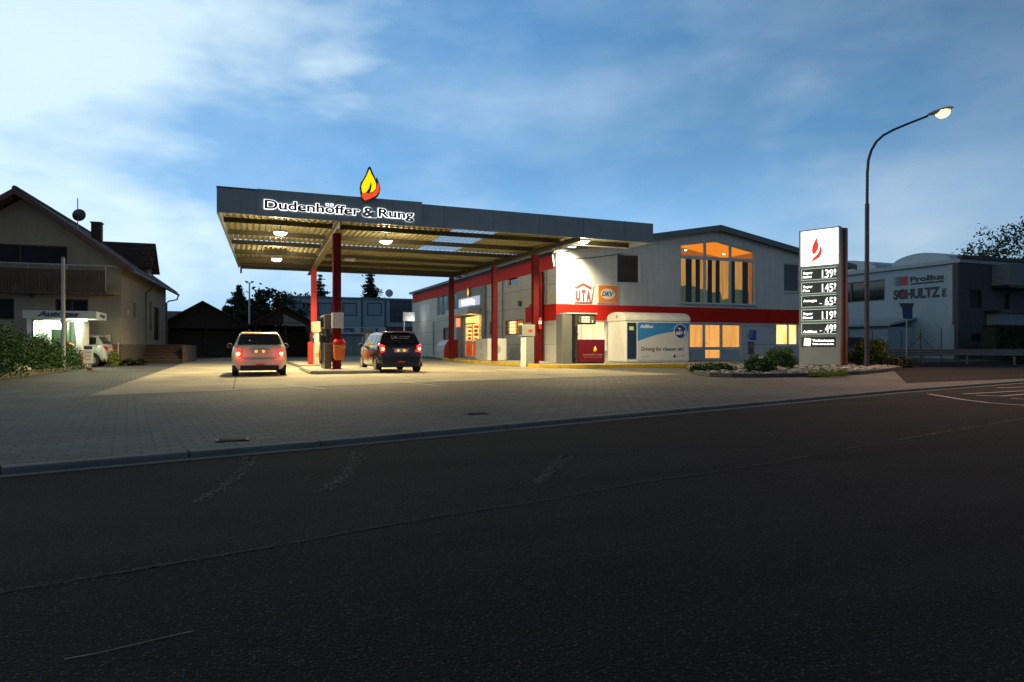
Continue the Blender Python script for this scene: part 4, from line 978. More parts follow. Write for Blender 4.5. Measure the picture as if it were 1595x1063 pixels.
# dark red chest
rc = thing('storage_chest', 'glossy dark red waist-high chest with small flame and lettering beside the grey dispenser', 'chest', (15.1, 27.9, WZ))
ru0, ru1 = 14.46, 15.86
MB().box(ru0, 27.55, WZ+.06, ru1, 28.1, 1.27).build('body', mat('dark_red_gloss', (.16, .006, .012), .22, var=.08, coat=.3), rc, bevel=.03)
MB().box(ru0+.03, 27.6, WZ, ru1-.03, 28.05, WZ+.059).build('base', M_black, rc)
rfz = FR(27.55); MB().text('Dudenhöffer & Rung', rfz, ru0+.75, .53, .07, .003, .008, width=1.0, bold=.02, align='C').build('lettering', mat('pale_pink', (.45, .25, .22), .5), rc); lt = MB(); lt.text('Heizöl - Diesel - Schmierstoffe', rfz, ru0+.75, .42, .05, .003, .008, width=.95, align='C'); lt.build('lettering', mat('pale_pink', (.45, .25, .22), .5), rc)
flame(rc, ru0+.87, .66, .34, lambda a, b, d: (a, 27.55-(d-.0)*.1, b), .02, .0)
# card terminal on the kerb
cx0, cy0 = G(823, 570.5, 0); 
ct = thing('payment_terminal', 'grey payment terminal cabinet with a red spot at the edge of the yellow kerb', 'payment terminal', (cx0, cy0, 0))
cu, cv = at(821, 30.8)
MB().box(cu-.28, cv-.14, .0, cu-.10, cv+.1, 1.35).build('post', M_white, ct, bevel=.01)
MB().box(cu-.097, cv-.13, WZ, cu+.30, cv+.30, 1.40).build('column_body', mat('terminal_grey', (.25, .27, .26), .5, var=.08), ct, bevel=.01)
MB().box(cu-.30, cv-.16, 1.402, cu+.34, cv+.34, 1.95).build('head', mat('terminal_head', (.30, .30, .28), .5, var=.08), ct, bevel=.02)
MB().box(cu-.315, cv-.10, 1.47, cu-.302, cv+.28, 1.88).build('keypad', M_dgrey, ct)
fq = FR(cv-.16); st = MB(); P = []
for k in range(14): rr_ = .11 if k % 2 else .075; P.append((cu+.10+rr_*math.cos(k*PI/7)*1.3, 1.66+rr_*math.sin(k*PI/7)*.8))
st.plate(P, [], fq, .006, .002); st.build('sticker', mat('uta_red', (.62, .05, .04)), ct)
# first aid / extinguisher box on the column
ex = thing('fire_extinguisher', 'red fire extinguisher with white label hanging on the front right column', 'extinguisher', (12.72, 28.2, 1.7))
eu, ev = 12.78, 28.17
MB().lathe([(.02, 1.72), (.075, 1.75), (.08, 1.8), (.08, 2.2), (.05, 2.27), (.02, 2.3)], (eu, ev, 0), n=16).build('cylinder', M_redc2, ex, smooth=True)
MB().lathe([(.081, 1.98), (.0825, 1.985), (.0825, 2.12), (.081, 2.125)], (eu, ev, 0), n=16).build('label_band', M_white, ex)
hz = MB(); hz.tube([(eu, ev, 2.3), (eu, ev, 2.38), (eu+.1, ev, 2.36), (eu+.12, ev, 2.1)], .015, 6); hz.build('hose', M_black, ex)
# gas bottle cage / white chest by the door
wc = thing('ice_chest', 'white upright chest with faded print standing on the walkway between the doors and a column', 'chest', (13.4, 36.5, WZ))
wu0, wv0 = at(742.5, 40.2); wu1, wv1 = at(759, 38.6); wu2, wv2 = at(773, 39.6)
A = Vector((wu1, wv1)); Bv = Vector((wu0, wv0)); Cc = Vector((wu2, wv2))
# axis-aligned box: front corner at A, long side towards the back
cxa, cya = at(759, 37.2)
MB().box(cxa, cya, WZ, cxa+1.15, cya+2.0, WZ+1.22).build('body', mat('chest_white', (.55, .53, .47), .5, var=.08), wc, bevel=.02)
MB().box(cxa-.005-.0, cya+.1, WZ+.1, cxa-.001, cya+1.9, WZ+1.12).build('side_panel', mat('chest_panel', (.58, .56, .50), .5, var=.05), wc)
lf = lambda a, b, d: (cxa - .006 - d, 2*cya + 2.0 - a, b)
pr = MB(); pr.plate([(cya+.9, WZ+.7), (cya+1.05, WZ+.62), (cya+1.12, WZ+.8), (cya+1.06, WZ+.95), (cya+.95, WZ+1.0), (cya+1.0, WZ+.85)], [], lf, .004, .001)
for k_, (w0, w1) in enumerate(((.65, 1.45), (.7, 1.35), (.65, 1.4))): pr.fbox(lf, cya+w0, WZ+.30-k_*.09, cya+w1, WZ+.335-k_*.09, .004, .001)
pr.build('faded_print', mat('faded_blue', (.25, .29, .33), .6), wc)
fr2 = lambda a, b, d: (a, cya - .001 - d, b); pr = MB(); P = [(cxa+.6+.22*math.cos(a*PI/9), WZ+.62+.25*math.sin(a*PI/9)*(1+.2*math.cos(3*a))) for a in range(18)]; pr.plate(P, [], fr2, .004, .001); pr.build('faded_print', mat('faded_green', (.33, .34, .28), .6), wc)
# red rounded box with pale roller front
rx, ry = at(709, 45.0)
vc_ = thing('air_station', 'red rounded service box with a pale slatted front at the left end of the walkway', 'service box', (rx, ry, 0))
prof = [(0, 0.15), (-.02, .6), (.05, 1.0), (.25, 1.28), (.5, 1.38), (.95, 1.38), (.98, .15)]
bx0 = rx - .75
MB().plate([(bx0 + p[0]*1.0 + .0, p[1]) for p in prof], [], lambda a, b, d: (a, ry + d, b), .0, .12).build('end_panel', M_redc2, vc_, bevel=.02)
MB().plate([(bx0 + .02 + p[0]*.97, p[1]-.02) for p in prof], [], lambda a, b, d: (a, ry + d, b), .121, 2.2).build('slatted_front', mat('roller_pale', (.50, .53, .56), .45, var=.05), vc_)
MB().box(bx0+.3, ry-.012, .75, bx0+.62, ry-.002, 1.05).build('notice', mat('cream_notice', (.6, .55, .38), .6), vc_)
MB().box(bx0+.15, ry-.25, .15, bx0+.85, ry-.003, .55).build('step', mat('darker_red', (.30, .01, .01), .4), vc_, bevel=.06)
# framed notice on the wall beyond the column
q = SQ(764, 501, 775, 521.5); fn = MB().fbox(sf, *q, .06, .003); tag(fn.build('notice_case', mat('brown_frame', (.10, .028, .015)), loc=(US, q[0], q[1])), 'narrow brown framed notice case on the side wall, half behind a column', 'notice case')
q = SQ(757, 507, 763, 520); fn = MB().fbox(sf, *q, .03, .003); tag(fn.build('wall_cabinet', M_lgrey, loc=(US, q[0], q[1])), 'small pale meter box on the side wall right of the shop doors', 'meter box')
gb = MB(); v_ = S(779.5, 540)[0]; gb.box(US-.5, v_-.25, WZ, US-.05, v_+.3, 1.3); tag(gb.build('bin_cabinet', M_dgrey, bevel=.02, loc=(US-.3, v_, WZ)), 'dark grey waist-high bin against the side wall behind the middle column', 'bin')
# small sign on the far part of the side wall
q = SQ(655, 475, 670.5, 489.5); tag(MB().fbox(sf, *q, .03, .003).build('wall_sign', mat('sign_pale_blue', (.55, .58, .62), .5), loc=(US, q[0], q[1])), 'small blank white sign high on the blue-grey far end of the side wall', 'sign')
q = S(797, 474); MB
ms = MB(); v_, z_ = S(811.5, 473.5); ms.box(US-.16, v_-.12, z_-.15, US-.003, v_+.12, z_+.15); tag(ms.build('motion_sensor', M_dgrey, loc=(US, v_, z_)), 'small dark box sensor on the pale side wall above the barred window', 'sensor')

# ------------------------------------------------------------------ price totem
tu, tv = w(12.81, 29.8)
TW, TD = 1.76, .85
tot = thing('price_sign', 'tall grey price totem with lit white flame panel and five fuel prices', 'sign', (tu, tv, .12), R(-69.5))
Z = lambda y: 1 + (538 - y) * 29.15 / 1040 - .12
M_tot = mat('totem_grey', (.27, .29, .29), .5, var=.06)
zt_ = Z(356.3); zb_ = Z(568.8)
lc = lambda x: (x - 90) / 265 * TW
MB().box(0, 0, zb_, TW, .12, zt_).build('front_panel', M_tot, tot, local=True, bevel=.01)
sd_ = MB(); sd_.box(.01, .122, zb_+.02, TW-.02, .34, zt_-.02); sd_.build('side_strip', mat('totem_side_brown', (.20, .085, .045), .45, var=.1), tot, local=True)
sd_ = MB(); sd_.box(.01, .342, zb_+.02, TW-.05, .60, zt_-.02); sd_.build('side_strip', mat('totem_side_dark', (.07, .03, .022), .45, var=.1), tot, local=True)
sd_ = MB(); sd_.box(0, .602, zb_, TW, TD, zt_); sd_.build('back_panel', mat('totem_side_brown', (.20, .085, .045)), tot, local=True)
MB().box(.1, .1, -.12, TW-.1, TD-.1, zb_-.001).build('plinth', M_dgrey, tot, local=True)
M_totw = emis('totem_white_face', (1, 1, .93), 2.2)
lgp = MB().fbox(LF, lc(104), Z(413.5), lc(345), Z(358.5), .03, .002).build('logo_panel', M_totw, tot, local=True, bevel=.03)
k7 = lambda P: [(lc(x), Z(330 + (y + (x-220)*.055*-1*-1) / 3.938)) for x, y in P]
d1 = MB(); d1.plate(k7([(211,150),(222,188),(234,212),(244,235),(240,262),(226,282),(205,293),(182,306),(178,297),(184,286),(196,276),(212,262),(226,240),(229,218)]), [], LF, .034, .031)
d1.plate(k7([(210,152),(214,180),(222,205),(221,225),(208,248),(192,262),(182,255),(177,236),(181,212),(192,188),(203,168)]), [], LF, .036, .033)
d1.build('red_flame', emis('totem_red', (.85, .03, .012), 1.0), lgp, local=True)
d2 = MB(); d2.plate(k7([(222,205),(226,225),(220,245),(200,268),(190,272),(206,250),(218,228)]), [], LF, .040, .037); d2.build('flame_gap', M_totw, lgp, local=True)
M_row = mat('price_row_dark', (.035, .05, .05), .4, var=.15, scale=4); M_dig = emis('price_digits', (1, 1, .98), 1.9); M_edge = emis('row_edge_light', (.75, .9, .72), .75)
rows = [(417.8, 435.6, ('Super', 'bleifrei'), '1.39', '9'), (439.2, 457.2, ('Super', 'Plus'), '1.45', '9'), (460, 478.3, ('Autogas', ''), '-.65', '9'), (481.8, 499.8, ('Super', 'Diesel'), '1.19', '9'), (503.3, 520.6, ('', 'AdBlue'), '-.49', '9')]
for y0, y1, (t0, t1), pr_, nn in rows:
    za, zb2 = Z(y1), Z(y0); x0, x1 = lc(107), lc(335)
    ro = MB().fbox(LF, x0, za, x1, zb2, .012, .002).build('price_row', M_row, tot, local=True)
    ee = MB(); ee.fbox(LF, x0, zb2-.018, x1, zb2, .016, .0125); ee.fbox(LF, x0, za, x1, za+.018, .016, .0125); ee.fbox(LF, x0, za+.018, x0+.02, zb2-.018, .016, .0125); ee.build('row_edge', M_edge, ro, local=True)
    tx = MB()
    if t0: tx.text(t0, LF, x0+.08, za+.27 if t0 != 'Autogas' else za+.24, .105, .013, .018, bold=.035, width=.42 if t0 == 'Super' else .60)
    if t1: tx.text(t1, LF, x0+.07, za+.10 if t1 != 'AdBlue' else za+.07, .095, .013, .018, bold=.035, width={'bleifrei': .38, 'Plus': .30, 'Diesel': .42, 'AdBlue': .62}[t1])
    if pr_[0] == '1': tx.text('1', LF, x0+.90, za+.06, .35, .013, .018, bold=.012, width=.045); 
    else: tx.fbox(LF, x0+.80, za+.13, x0+.90, za+.15, .018, .013)
    tx.fbox(LF, x0+.985, za+.06, x0+1.005, za+.09, .018, .013)
    tx.text(pr_[2], LF, x0+(1.03 if pr_[2] != '1' else 1.09), za+.06, .35, .013, .018, bold=.012, width=.155 if pr_[2] != '1' else .05)
    tx.text(pr_[3], LF, x0+1.215, za+.06, .35, .013, .018, bold=.012, width=.155)
    tx.text(nn, LF, x0+1.40, za+.20, .21, .013, .018, bold=.012, width=.095)
    tx.fbox(LF, x0+1.40, za+.14, x0+1.49, za+.155, .018, .013)
    tx.build('lettering', M_dig, ro, local=True)
za, zb2 = Z(540.8), Z(525.2)
ro = MB().fbox(LF, lc(107), za, lc(328), zb2, .012, .002).build('text_row', mat('text_row_black', (.015, .016, .015), .4), tot, local=True)
ic = MB(); x0 = lc(122); ic.plate([(x0, za+.06), (x0+.30, za+.04), (x0+.33, zb2-.07), (x0+.04, zb2-.04)], [], LF, .018, .013); ic.build('icon_tile', emis('tile_pink_white', (1, .88, .93), 1.4), ro, local=True)
MB().text('T', LF, x0+.11, za+.12, .16, .019, .022, bold=.0).build('icon_letter', mat('icon_purple', (.35, .2, .3), .5), ro, local=True)
tx = MB(); tx.text('Tankautomat', LF, lc(180), za+.24, .095, .013, .018, width=.92, bold=.05); tx.text('Tanken rund um die Uhr', LF, lc(180), za+.10, .065, .013, .018, width=.92, bold=.04); tx.build('lettering', M_dig, ro, local=True)
bt = MB(); 
for x_ in (.3, TW-.15): bt.tube([(x_, .3, zt_), (x_, .3, zt_+.06)], .03, 6)
bt.build('lifting_eye', M_dgrey, tot, local=True)

# ------------------------------------------------------------------ street lamp
lu, lv = G(1350, 576)
sl = thing('street_lamp', 'tall dark curved street lamp with glowing orange head right of the price totem', 'street lamp', (lu, lv, 0))
D_ = 27.37
rv = lambda px, py: ((px - 1350) / FPX * D_, zz(py, D_))
ax = Vector((CS, -SN))   # arm lies across the view
def P3(px, py): s_, z_ = rv(px, py); return (lu + ax.x*s_, lv + ax.y*s_, z_)
MB().tube([P3(1350, 576), P3(1350.3, 460), P3(1350.6, 318)], .095, 12, .085).build('pole', mat('lamp_pole', (.055, .04, .045), .45, var=.15), sl, smooth=True)
arm = [P3(1350.6, 318), P3(1351, 270), P3(1352.5, 250), P3(1357, 235), P3(1365, 221), P3(1376, 211), P3(1392, 202.5), P3(1412, 194), P3(1445, 181)]
MB().tube(arm, .058, 10, .045).build('arm', mat('lamp_pole', (.055, .04, .045)), sl, smooth=True)
h0, h1 = Vector(P3(1445, 181)), Vector(P3(1484, 170)); dv = (h1-h0)
hm = MB(); pts = [h0 + dv*t for t in (0, .1, .25, .5, .8, 1)]; rs = (.05, .09, .13, .15, .13, .05); vs = []; fs = []
for p_, r_ in zip(pts, rs):
    for k_ in range(12):
        a = 2*PI*k_/12; sd2 = Vector((-ax.y, ax.x, 0)); vs.append(p_ + sd2*(r_*1.2*math.cos(a)) + Vector((0, 0, 1))*(r_*.7*math.sin(a) + .06))
for i in range(5):
    for k_ in range(12): fs.append((i*12+k_, i*12+(k_+1) % 12, (i+1)*12+(k_+1) % 12, (i+1)*12+k_))
fs += [tuple(range(12)), tuple(60+k_ for k_ in range(12))]
hm.add(vs, fs).build('lamp_head', M_grey, sl, smooth=True)
bc = h0 + dv*.6
MB().lathe([(.01, bc.z-.25), (.13, bc.z-.22), (.24, bc.z-.12), (.27, bc.z+.0), (.16, bc.z+.05)], (bc.x, bc.y, 0), n=16).build('lamp_glass', emis('sodium_glass', (1, .50, .10), 7), sl, smooth=True)
lamp('SPOT', (bc.x, bc.y, bc.z-.32), 5000, (1, .56, .30), sl, rot=(R(-30), 0, -TH), size=.15, spot=112, blend=.7)

# ------------------------------------------------------------------ vegetation helpers
def leaf_mat(name, c, island=.5):
    m = mat(name, c, .75, var=.35, scale=1.2, island=island, spec=.25); return m
def leafquad(mb, p, s, rnd, flatz=1.0, asp=.55):
    n = Vector((rnd.gauss(0, 1), rnd.gauss(0, 1), rnd.gauss(0, 1) * flatz + .3)).normalized()
    a = n.orthogonal().normalized(); ang = rnd.uniform(0, 2*PI); b = n.cross(a); c = a*math.cos(ang)+b*math.sin(ang); d = n.cross(c)
    s2 = s * rnd.uniform(.6, 1.3)
    mb.add([p + c*s2, p + d*s2*asp, p - c*s2, p - d*s2*asp], [(0, 1, 2, 3)])
def crown(mb, c, rx, ry, rz, n_cl, per, leaf, rnd, cl_r=.28):
    for i in range(n_cl):
        while True:
            p = Vector((rnd.uniform(-1, 1), rnd.uniform(-1, 1), rnd.uniform(-1, 1)))
            if .25 < p.length < 1: break
        p = p * (p.length ** -.45) if p.length > 0 else p
        if p.length > 1: p = p.normalized() * rnd.uniform(.8, 1.02)
        cc = Vector((c[0] + p.x*rx, c[1] + p.y*ry, c[2] + p.z*rz)); r_ = cl_r * (rx+rz)/2 * rnd.uniform(.5, 1.25)
        for k in range(per):
            q = Vector((rnd.gauss(0, .5), rnd.gauss(0, .5), rnd.gauss(0, .38))) * r_; leafquad(mb, cc + q, leaf, rnd)
M_bark = mat('bark', (.05, .04, .03), .9, var=.3, scale=6, bump=.5)
def broad_tree(x, y, h, rx, rz, label, n_cl=70, per=60, leaf=.16, col=(.035, .06, .025), seed=1, group=None):
    rnd = random.Random(seed); t = thing('broadleaf_tree', label, 'tree', (x, y, 0), group=group)
    tr = MB(); tr.tube([(x, y, 0), (x+.1, y, h*.3), (x, y+.1, h*.55)], h*.025, 8, h*.012)
    for k in range(7):
        a = k*0.9; tr.tube([(x, y, h*(.35+.03*k)), (x+math.cos(a)*rx*.4, y+math.sin(a)*rx*.4, h*(.5+.04*k)), (x+math.cos(a)*rx*.7, y+math.sin(a)*rx*.7, h*(.6+.04*k))], h*.010, 6, .02)
    tr.build('trunk', M_bark, t)
    cr = MB(); crown(cr, (x, y, h-rz), rx, rx, rz, n_cl, per, leaf, rnd); cr.build('crown', leaf_mat('foliage_%d' % seed, col), t)
    return t
def conifer(x, y, h, r, label, seed=1, lay=26, col=(.018, .04, .022), droop=.25, leaf=.22, group=None, base=.12):
    rnd = random.Random(seed); t = thing('conifer_tree', label, 'tree', (x, y, 0), group=group)
    MB().tube([(x, y, 0), (x, y, h*.97)], h*.018, 7, .03).build('trunk', M_bark, t)
    cr = MB()
    for i in range(lay):
        f_ = i/(lay-1); z = h*(base + (1-base)*f_); rr = r*(1-f_)**.8*rnd.uniform(.75, 1.15) + .08
        nb = max(4, int(9*(1-f_)+4))
        for k in range(nb):
            a = rnd.uniform(0, 2*PI); L_ = rr*rnd.uniform(.6, 1.1)
            if rnd.random() < .12: continue
            ns = max(5, int(L_/leaf*4.2))
            for s_ in range(ns):
                t_ = (s_+.5)/ns; p = Vector((x+math.cos(a)*L_*t_, y+math.sin(a)*L_*t_, z - droop*L_*t_ + .12*L_*t_*t_*2))
                wdt = .10*L_ + .12
                for q in range(3): leafquad(cr, p + Vector((rnd.gauss(0, wdt), rnd.gauss(0, wdt), rnd.gauss(0, wdt*.5))), leaf, rnd, .6, .4)
    cr.build('crown', leaf_mat('needles_%d' % seed, col), t); return t
def shrub(x, y, z, rx, ry, rz, label, n=60, per=45, leaf=.05, col=(.05, .085, .03), seed=1, name='shrub', cat='shrub', group=None):
    rnd = random.Random(seed); t = thing(name, label, cat, (x, y, z), group=group)
    st = MB()
    for k in range(9):
        a = k*.7; st.tube([(x, y, z-.02), (x+math.cos(a)*rx*.4, y+math.sin(a)*ry*.4, z+rz*.9), (x+math.cos(a)*rx*.7, y+math.sin(a)*ry*.7, z+rz*1.5)], .015, 5, .006)
    st.build('stem', M_bark, t)
    cr = MB(); crown(cr, (x, y, z+rz*.95), rx, ry, rz, n, per, leaf, rnd, .32)
    cr.v = [(a, b, max(c, z+.01)) for a, b, c in cr.v]
    cr.build('foliage', leaf_mat('shrub_leaf_%d' % seed, col, .6), t); return t

# ------------------------------------------------------------------ planted island below the totem
PB = [G(1068, 574.5), G(1072, 580), G(1085, 584.5), G(1105, 587), G(1140, 588.5), G(1200, 588.5), G(1280, 587), G(1340, 584), G(1385, 579.5), G(1405, 575.5), G(1385, 572.5), G(1340, 571.0), G(1280, 570.0), G(1200, 569.8), G(1120, 570.5), G(1080, 571.8)]
def shrink(P, o):
    c = Vector((sum(p[0] for p in P)/len(P), sum(p[1] for p in P)/len(P))); out = []
    n = len(P)
    for i in range(n):
        a, b = Vector(P[i-1]), Vector(P[(i+1) % n]); t = (b-a).normalized(); nn = Vector((-t.y, t.x)); p = Vector(P[i])
        out.append(tuple(p + nn*o))
    return out
inn = shrink(PB, .14)
if (Vector(inn[4]) - Vector(PB[12])).length > (Vector(PB[4]) - Vector(PB[12])).length: inn = shrink(PB, -.14)
tag(MB().plate(PB, [inn], flat(0), .0, .13).build('planter_kerb', mat('planter_kerb_stone', (.07, .065, .07), .85, var=.3, scale=4, bump=.4), bevel=.015), kind='structure')
bedz = .07
tag(MB().plate(shrink(inn, .002 if inn[0] != PB[0] else 0), [], flat(0), .06, .02).build('planting_bed', M_dirt), kind='structure')
def inpoly(p, P):
    r_ = False; j = len(P)-1
    for i in range(len(P)):
        if (P[i][1] > p[1]) != (P[j][1] > p[1]) and p[0] < (P[j][0]-P[i][0])*(p[1]-P[i][1])/(P[j][1]-P[i][1])+P[i][0]: r_ = not r_
        j = i
    return r_
rnd = random.Random(11); rocks = MB()
xs_ = [p[0] for p in inn]; ys_ = [p[1] for p in inn]
def rock(mb, c, r, rnd, sub=6):
    vs = []; N1, N2 = sub, sub+2
    ph = rnd.uniform(0, 6)
    for i in range(N1+1):
        for k in range(N2):
            th_, f_ = PI*i/N1, 2*PI*k/N2; q = 1 + .22*math.sin(3*f_+ph)*math.sin(th_) + .12*math.cos(5*th_+ph*2); vs.append((c[0]+r[0]*q*math.sin(th_)*math.cos(f_), c[1]+r[1]*q*math.sin(th_)*math.sin(f_), c[2]+r[2]*q*math.cos(th_)))
    fs = [(i*N2+k, i*N2+(k+1) % N2, (i+1)*N2+(k+1) % N2, (i+1)*N2+k) for i in range(N1) for k in range(N2)]
    mb.add(vs, fs)
cnt = 0
while cnt < 2600:
    p = (rnd.uniform(min(xs_), max(xs_)), rnd.uniform(min(ys_), max(ys_)))
    if not inpoly(p, inn): continue
    r_ = rnd.choice((.04, .05, .06, .08, .11)) * rnd.uniform(.7, 1.2)
    rock(rocks, (p[0], p[1], bedz+r_*.25), (r_, r_*rnd.uniform(.7, 1.2), r_*rnd.uniform(.4, .8)), rnd, 4); cnt += 1
o = rocks.build('gravel', mat('white_gravel', (.20, .20, .19), .85, var=.3, scale=5, island=.6)); tag(o, 'pale broken gravel covering the planted island below the totem', 'gravel', kind='stuff')
def boulder(px, py, rx, rz, label, col=(.32, .31, .28)):
    x, y = G(px, py, .05); b = MB(); rock(b, (x, y, .05+rz*.7), (rx, rx*.85, rz), random.Random(px), 12)
    tag(b.build('boulder', mat('boulder_stone', col, .85, var=.3, scale=5, bump=.6), smooth=True, loc=(x, y, .05)), label, 'boulder', 'boulders in the planted island')
boulder(1196, 578, .38, .32, 'large round pale boulder between the two dark green shrubs')
boulder(1213, 582, .22, .14, 'small pale boulder in front of the taller shrub')
boulder(1252, 577, .22, .12, 'flat grey boulder at the left foot of the totem')
boulder(1317, 578, .20, .09, 'low white boulder at the foot of the street lamp')
x, y = G(1184, 582, .06); shrub(x, y, .06, .52, .42, .27, 'low dark green shrub in front of the round boulder', 70, 55, .035, (.045, .085, .02), 21)
x, y = G(1216, 578, .06); shrub(x, y, .06, .52, .45, .44, 'taller bushy green shrub left of the totem', 100, 60, .035, (.05, .12, .02), 22)
x, y = G(1110, 579.5, .06); shrub(x, y, .06, .85, .42, .10, 'flat creeping juniper at the left tip of the planted island', 90, 60, .05, (.04, .075, .02), 23, 'ground_cover_shrub')
x, y = G(1356, 572, .04); shrub(x, y, .06, .75, .6, .62, 'large loose yellow-green shrub behind the street lamp foot', 100, 60, .05, (.05, .075, .015), 24)
x, y = G(1392, 573, .0); shrub(x, y, .0, 1.1, .5, .20, 'low reddish-green shrub right of the street lamp', 90, 60, .06, (.055, .055, .025), 25)
rnd = random.Random(5); gr = MB()
for k in range(2600):
    t_ = rnd.random(); px = 1258 + 62*t_; x, y = G(px, rnd.uniform(579, 586), .06); h_ = rnd.uniform(.04, .12)
    a = rnd.uniform(0, 2*PI); dx, dy = math.cos(a)*.02, math.sin(a)*.02; lx, ly = rnd.uniform(-.05, .05), rnd.uniform(-.05, .05)
    gr.quad((x-dx, y-dy, .06), (x+dx, y+dy, .06), (x+lx, y+ly, .06+h_))
tag(gr.build('ground_cover', leaf_mat('yellow_green_cover', (.14, .17, .02), .4)), 'bright yellow-green ground cover in front of the totem foot', 'ground cover', kind='stuff')

# ------------------------------------------------------------------ cars
def interp(tab, y):
    if y <= tab[0][0]: return tab[0][1]
    for (a, va), (b, vb) in zip(tab, tab[1:]):
        if y <= b:
            t = (y-a)/(b-a); return va + (vb-va)*t
    return tab[-1][1]
def sm(tab, y, e=.04):
    return (interp(tab, y-e) + interp(tab, y)*2 + interp(tab, y+e))/4
def car(label, loc, rz, p, paint, group=None, lights_on=True, sticker=None, name='parked_car'):
    t = thing(name, label, 'car', loc, rz, group)
    L, W, H = p['L'], p['W'], p['H']; wr = p['wheel_r']; ya, yf = p['axles']; top = p['top']; belt = p['belt']
    def arch(y):
        z = p['zb']
        for yc in (ya, yf):
            d = abs(y-yc); R_ = wr + .065
            if d < R_: z = max(z, wr + math.sqrt(R_*R_ - d*d))
        return z
    plan = [(0, .80), (.04, .88), (.12, .945), (.3, .985), (.6, 1), (L-.8, 1), (L-.35, .93), (L-.12, .84), (L, .66)]
    ys = sorted(set([0, .015, .03, .045, .06, .08, .10, .13] + [.16 + i*.06 for i in range(int((L-.2)/.06))] + [L-.05, L-.02, L] + [y for y, z in top] + [yc + s_*(wr+.065)*c for yc in (ya, yf) for s_ in (-1, 1) for c in (.999, .95, .85, .7)]))
    ys = [y for y in ys if 0 <= y <= L]
    def ring(y):
        zt = max(interp(top, y), p['zb']+.2); zbelt = interp(belt, y); f_ = sm(plan, y, .02); hw = W/2*f_; roofw = W/2*p['roofw']; zb = arch(y)
        pts = [(0, p['zb']), (hw*.78, p['zb']), (hw*.93, p['zb']+.03), (hw*.985, p['zb']+.14), (hw, .48), (hw*1.0, .62), (hw*.985, .78), (hw*.955, min(zbelt, zt-.015))]
        zc = min(zbelt, zt-.015)
        tt = max(0, min(1, (zt-.0-zbelt)/(H-zbelt)))
        hb = hw*.945
        rw_ = roofw + (hb-roofw)*(1-tt)
        for a in (.06, .35, .65, .9): pts.append((hb + (rw_-hb)*a*1.0, zc + (zt-.05-zc)*a if zt-.05 > zc else zc + .001*a))
        pts += [(rw_*.965, zt-.018 if zt-.05 > zc else zt-.010), (rw_*.86, zt-.004), (rw_*.5, zt+.012*tt), (0, zt+.018*tt)]
        out = []
        for i, (x_, z_) in enumerate(pts):
            if z_ < zb and i < 8: z_ = zb + (i*.0005)
            if z_ > zt+.02: z_ = zt
            if i < 7: z_ = min(z_, zt - .02 + i*.001)
            out.append((x_, z_))
        return out
    rings = [ring(y) for y in ys]; n = len(rings[0])
    # facet vs rows: right side then left mirrored
    b = MB(); vs = []; m = 2*n-1
    for y, r_ in zip(ys, rings):
        bow = 0
        for i in range(n): vs.append((r_[i][0], y, r_[i][1]))
        for i in range(n-2, -1, -1): vs.append((-r_[i][0], y, r_[i][1]))
    fs = []
    for i in range(len(ys)-1):
        for k in range(m-1): fs.append((i*m+k, i*m+k+1, (i+1)*m+k+1, (i+1)*m+k))
    fs += [tuple(range(m)), tuple((len(ys)-1)*m+k for k in range(m))]
    b.add(vs, fs); body = b.build('body', paint, t, local=True, smooth=True)
    # glass patches lying just outside the shell
    gl = MATS.get('car_glass') or mat('car_glass', (.012, .014, .016), .06, var=.2, spec=.8)
    def surf(y, fx, off):
        r_ = ring(y); tt = r_[-1]; x = r_[-4][0]*fx; z = interp(top, y) + .012*(1-fx*fx)
        return (x, y-off*.9, z+off*.55)
    ry0, ry1 = p['rear_glass']; g_ = MB(); NS = 8; row = []
    for i in range(NS+1):
        y = ry0 + (ry1-ry0)*i/NS; row.append([surf(y, -.93+.186*k*1.0, .012) for k in range(11)])
    vs = [q for r_ in row for q in r_]; g_.add(vs, [(i*11+k, i*11+k+1, (i+1)*11+k+1, (i+1)*11+k) for i in range(NS) for k in range(10)])
    rg = g_.build('rear_window', gl, t, local=True, smooth=True)
    wy0, wy1 = p['windscreen']; g_ = MB(); row = []
    for i in range(NS+1):
        y = wy0 + (wy1-wy0)*i/NS; r_ = ring(y); row.append([(r_[-4][0]*(-.95+.19*k), y+.010, interp(top, y)+.016) for k in range(11)])
    g_.add([q for r_ in row for q in r_], [(i*11+k, i*11+k+1, (i+1)*11+k+1, (i+1)*11+k) for i in range(NS) for k in range(10)]); g_.build('windscreen', gl, t, local=True, smooth=True)
    for sx in (-1, 1):
        for (s0, s1) in p['side_glass']:
            g_ = MB(); rows_ = []
            for i in range(9):
                y = s0 + (s1-s0)*i/8; r_ = ring(y); lo_, hi_ = r_[8], r_[11]
                za = lo_[1]+.015; zb_ = hi_[1] - .01
                if zb_ < za + .02: zb_ = za + .02
                rows_.append([(sx*(lo_[0] + (hi_[0]-lo_[0])*f_ + .008), y, za + (zb_-za)*f_) for f_ in (0, .5, 1)])
            g_.add([q for r_ in rows_ for q in r_], [(i*3+k, i*3+k+1, (i+1)*3+k+1, (i+1)*3+k) for i in range(8) for k in range(2)]); g_.build('side_window', gl, t, local=True, smooth=True)
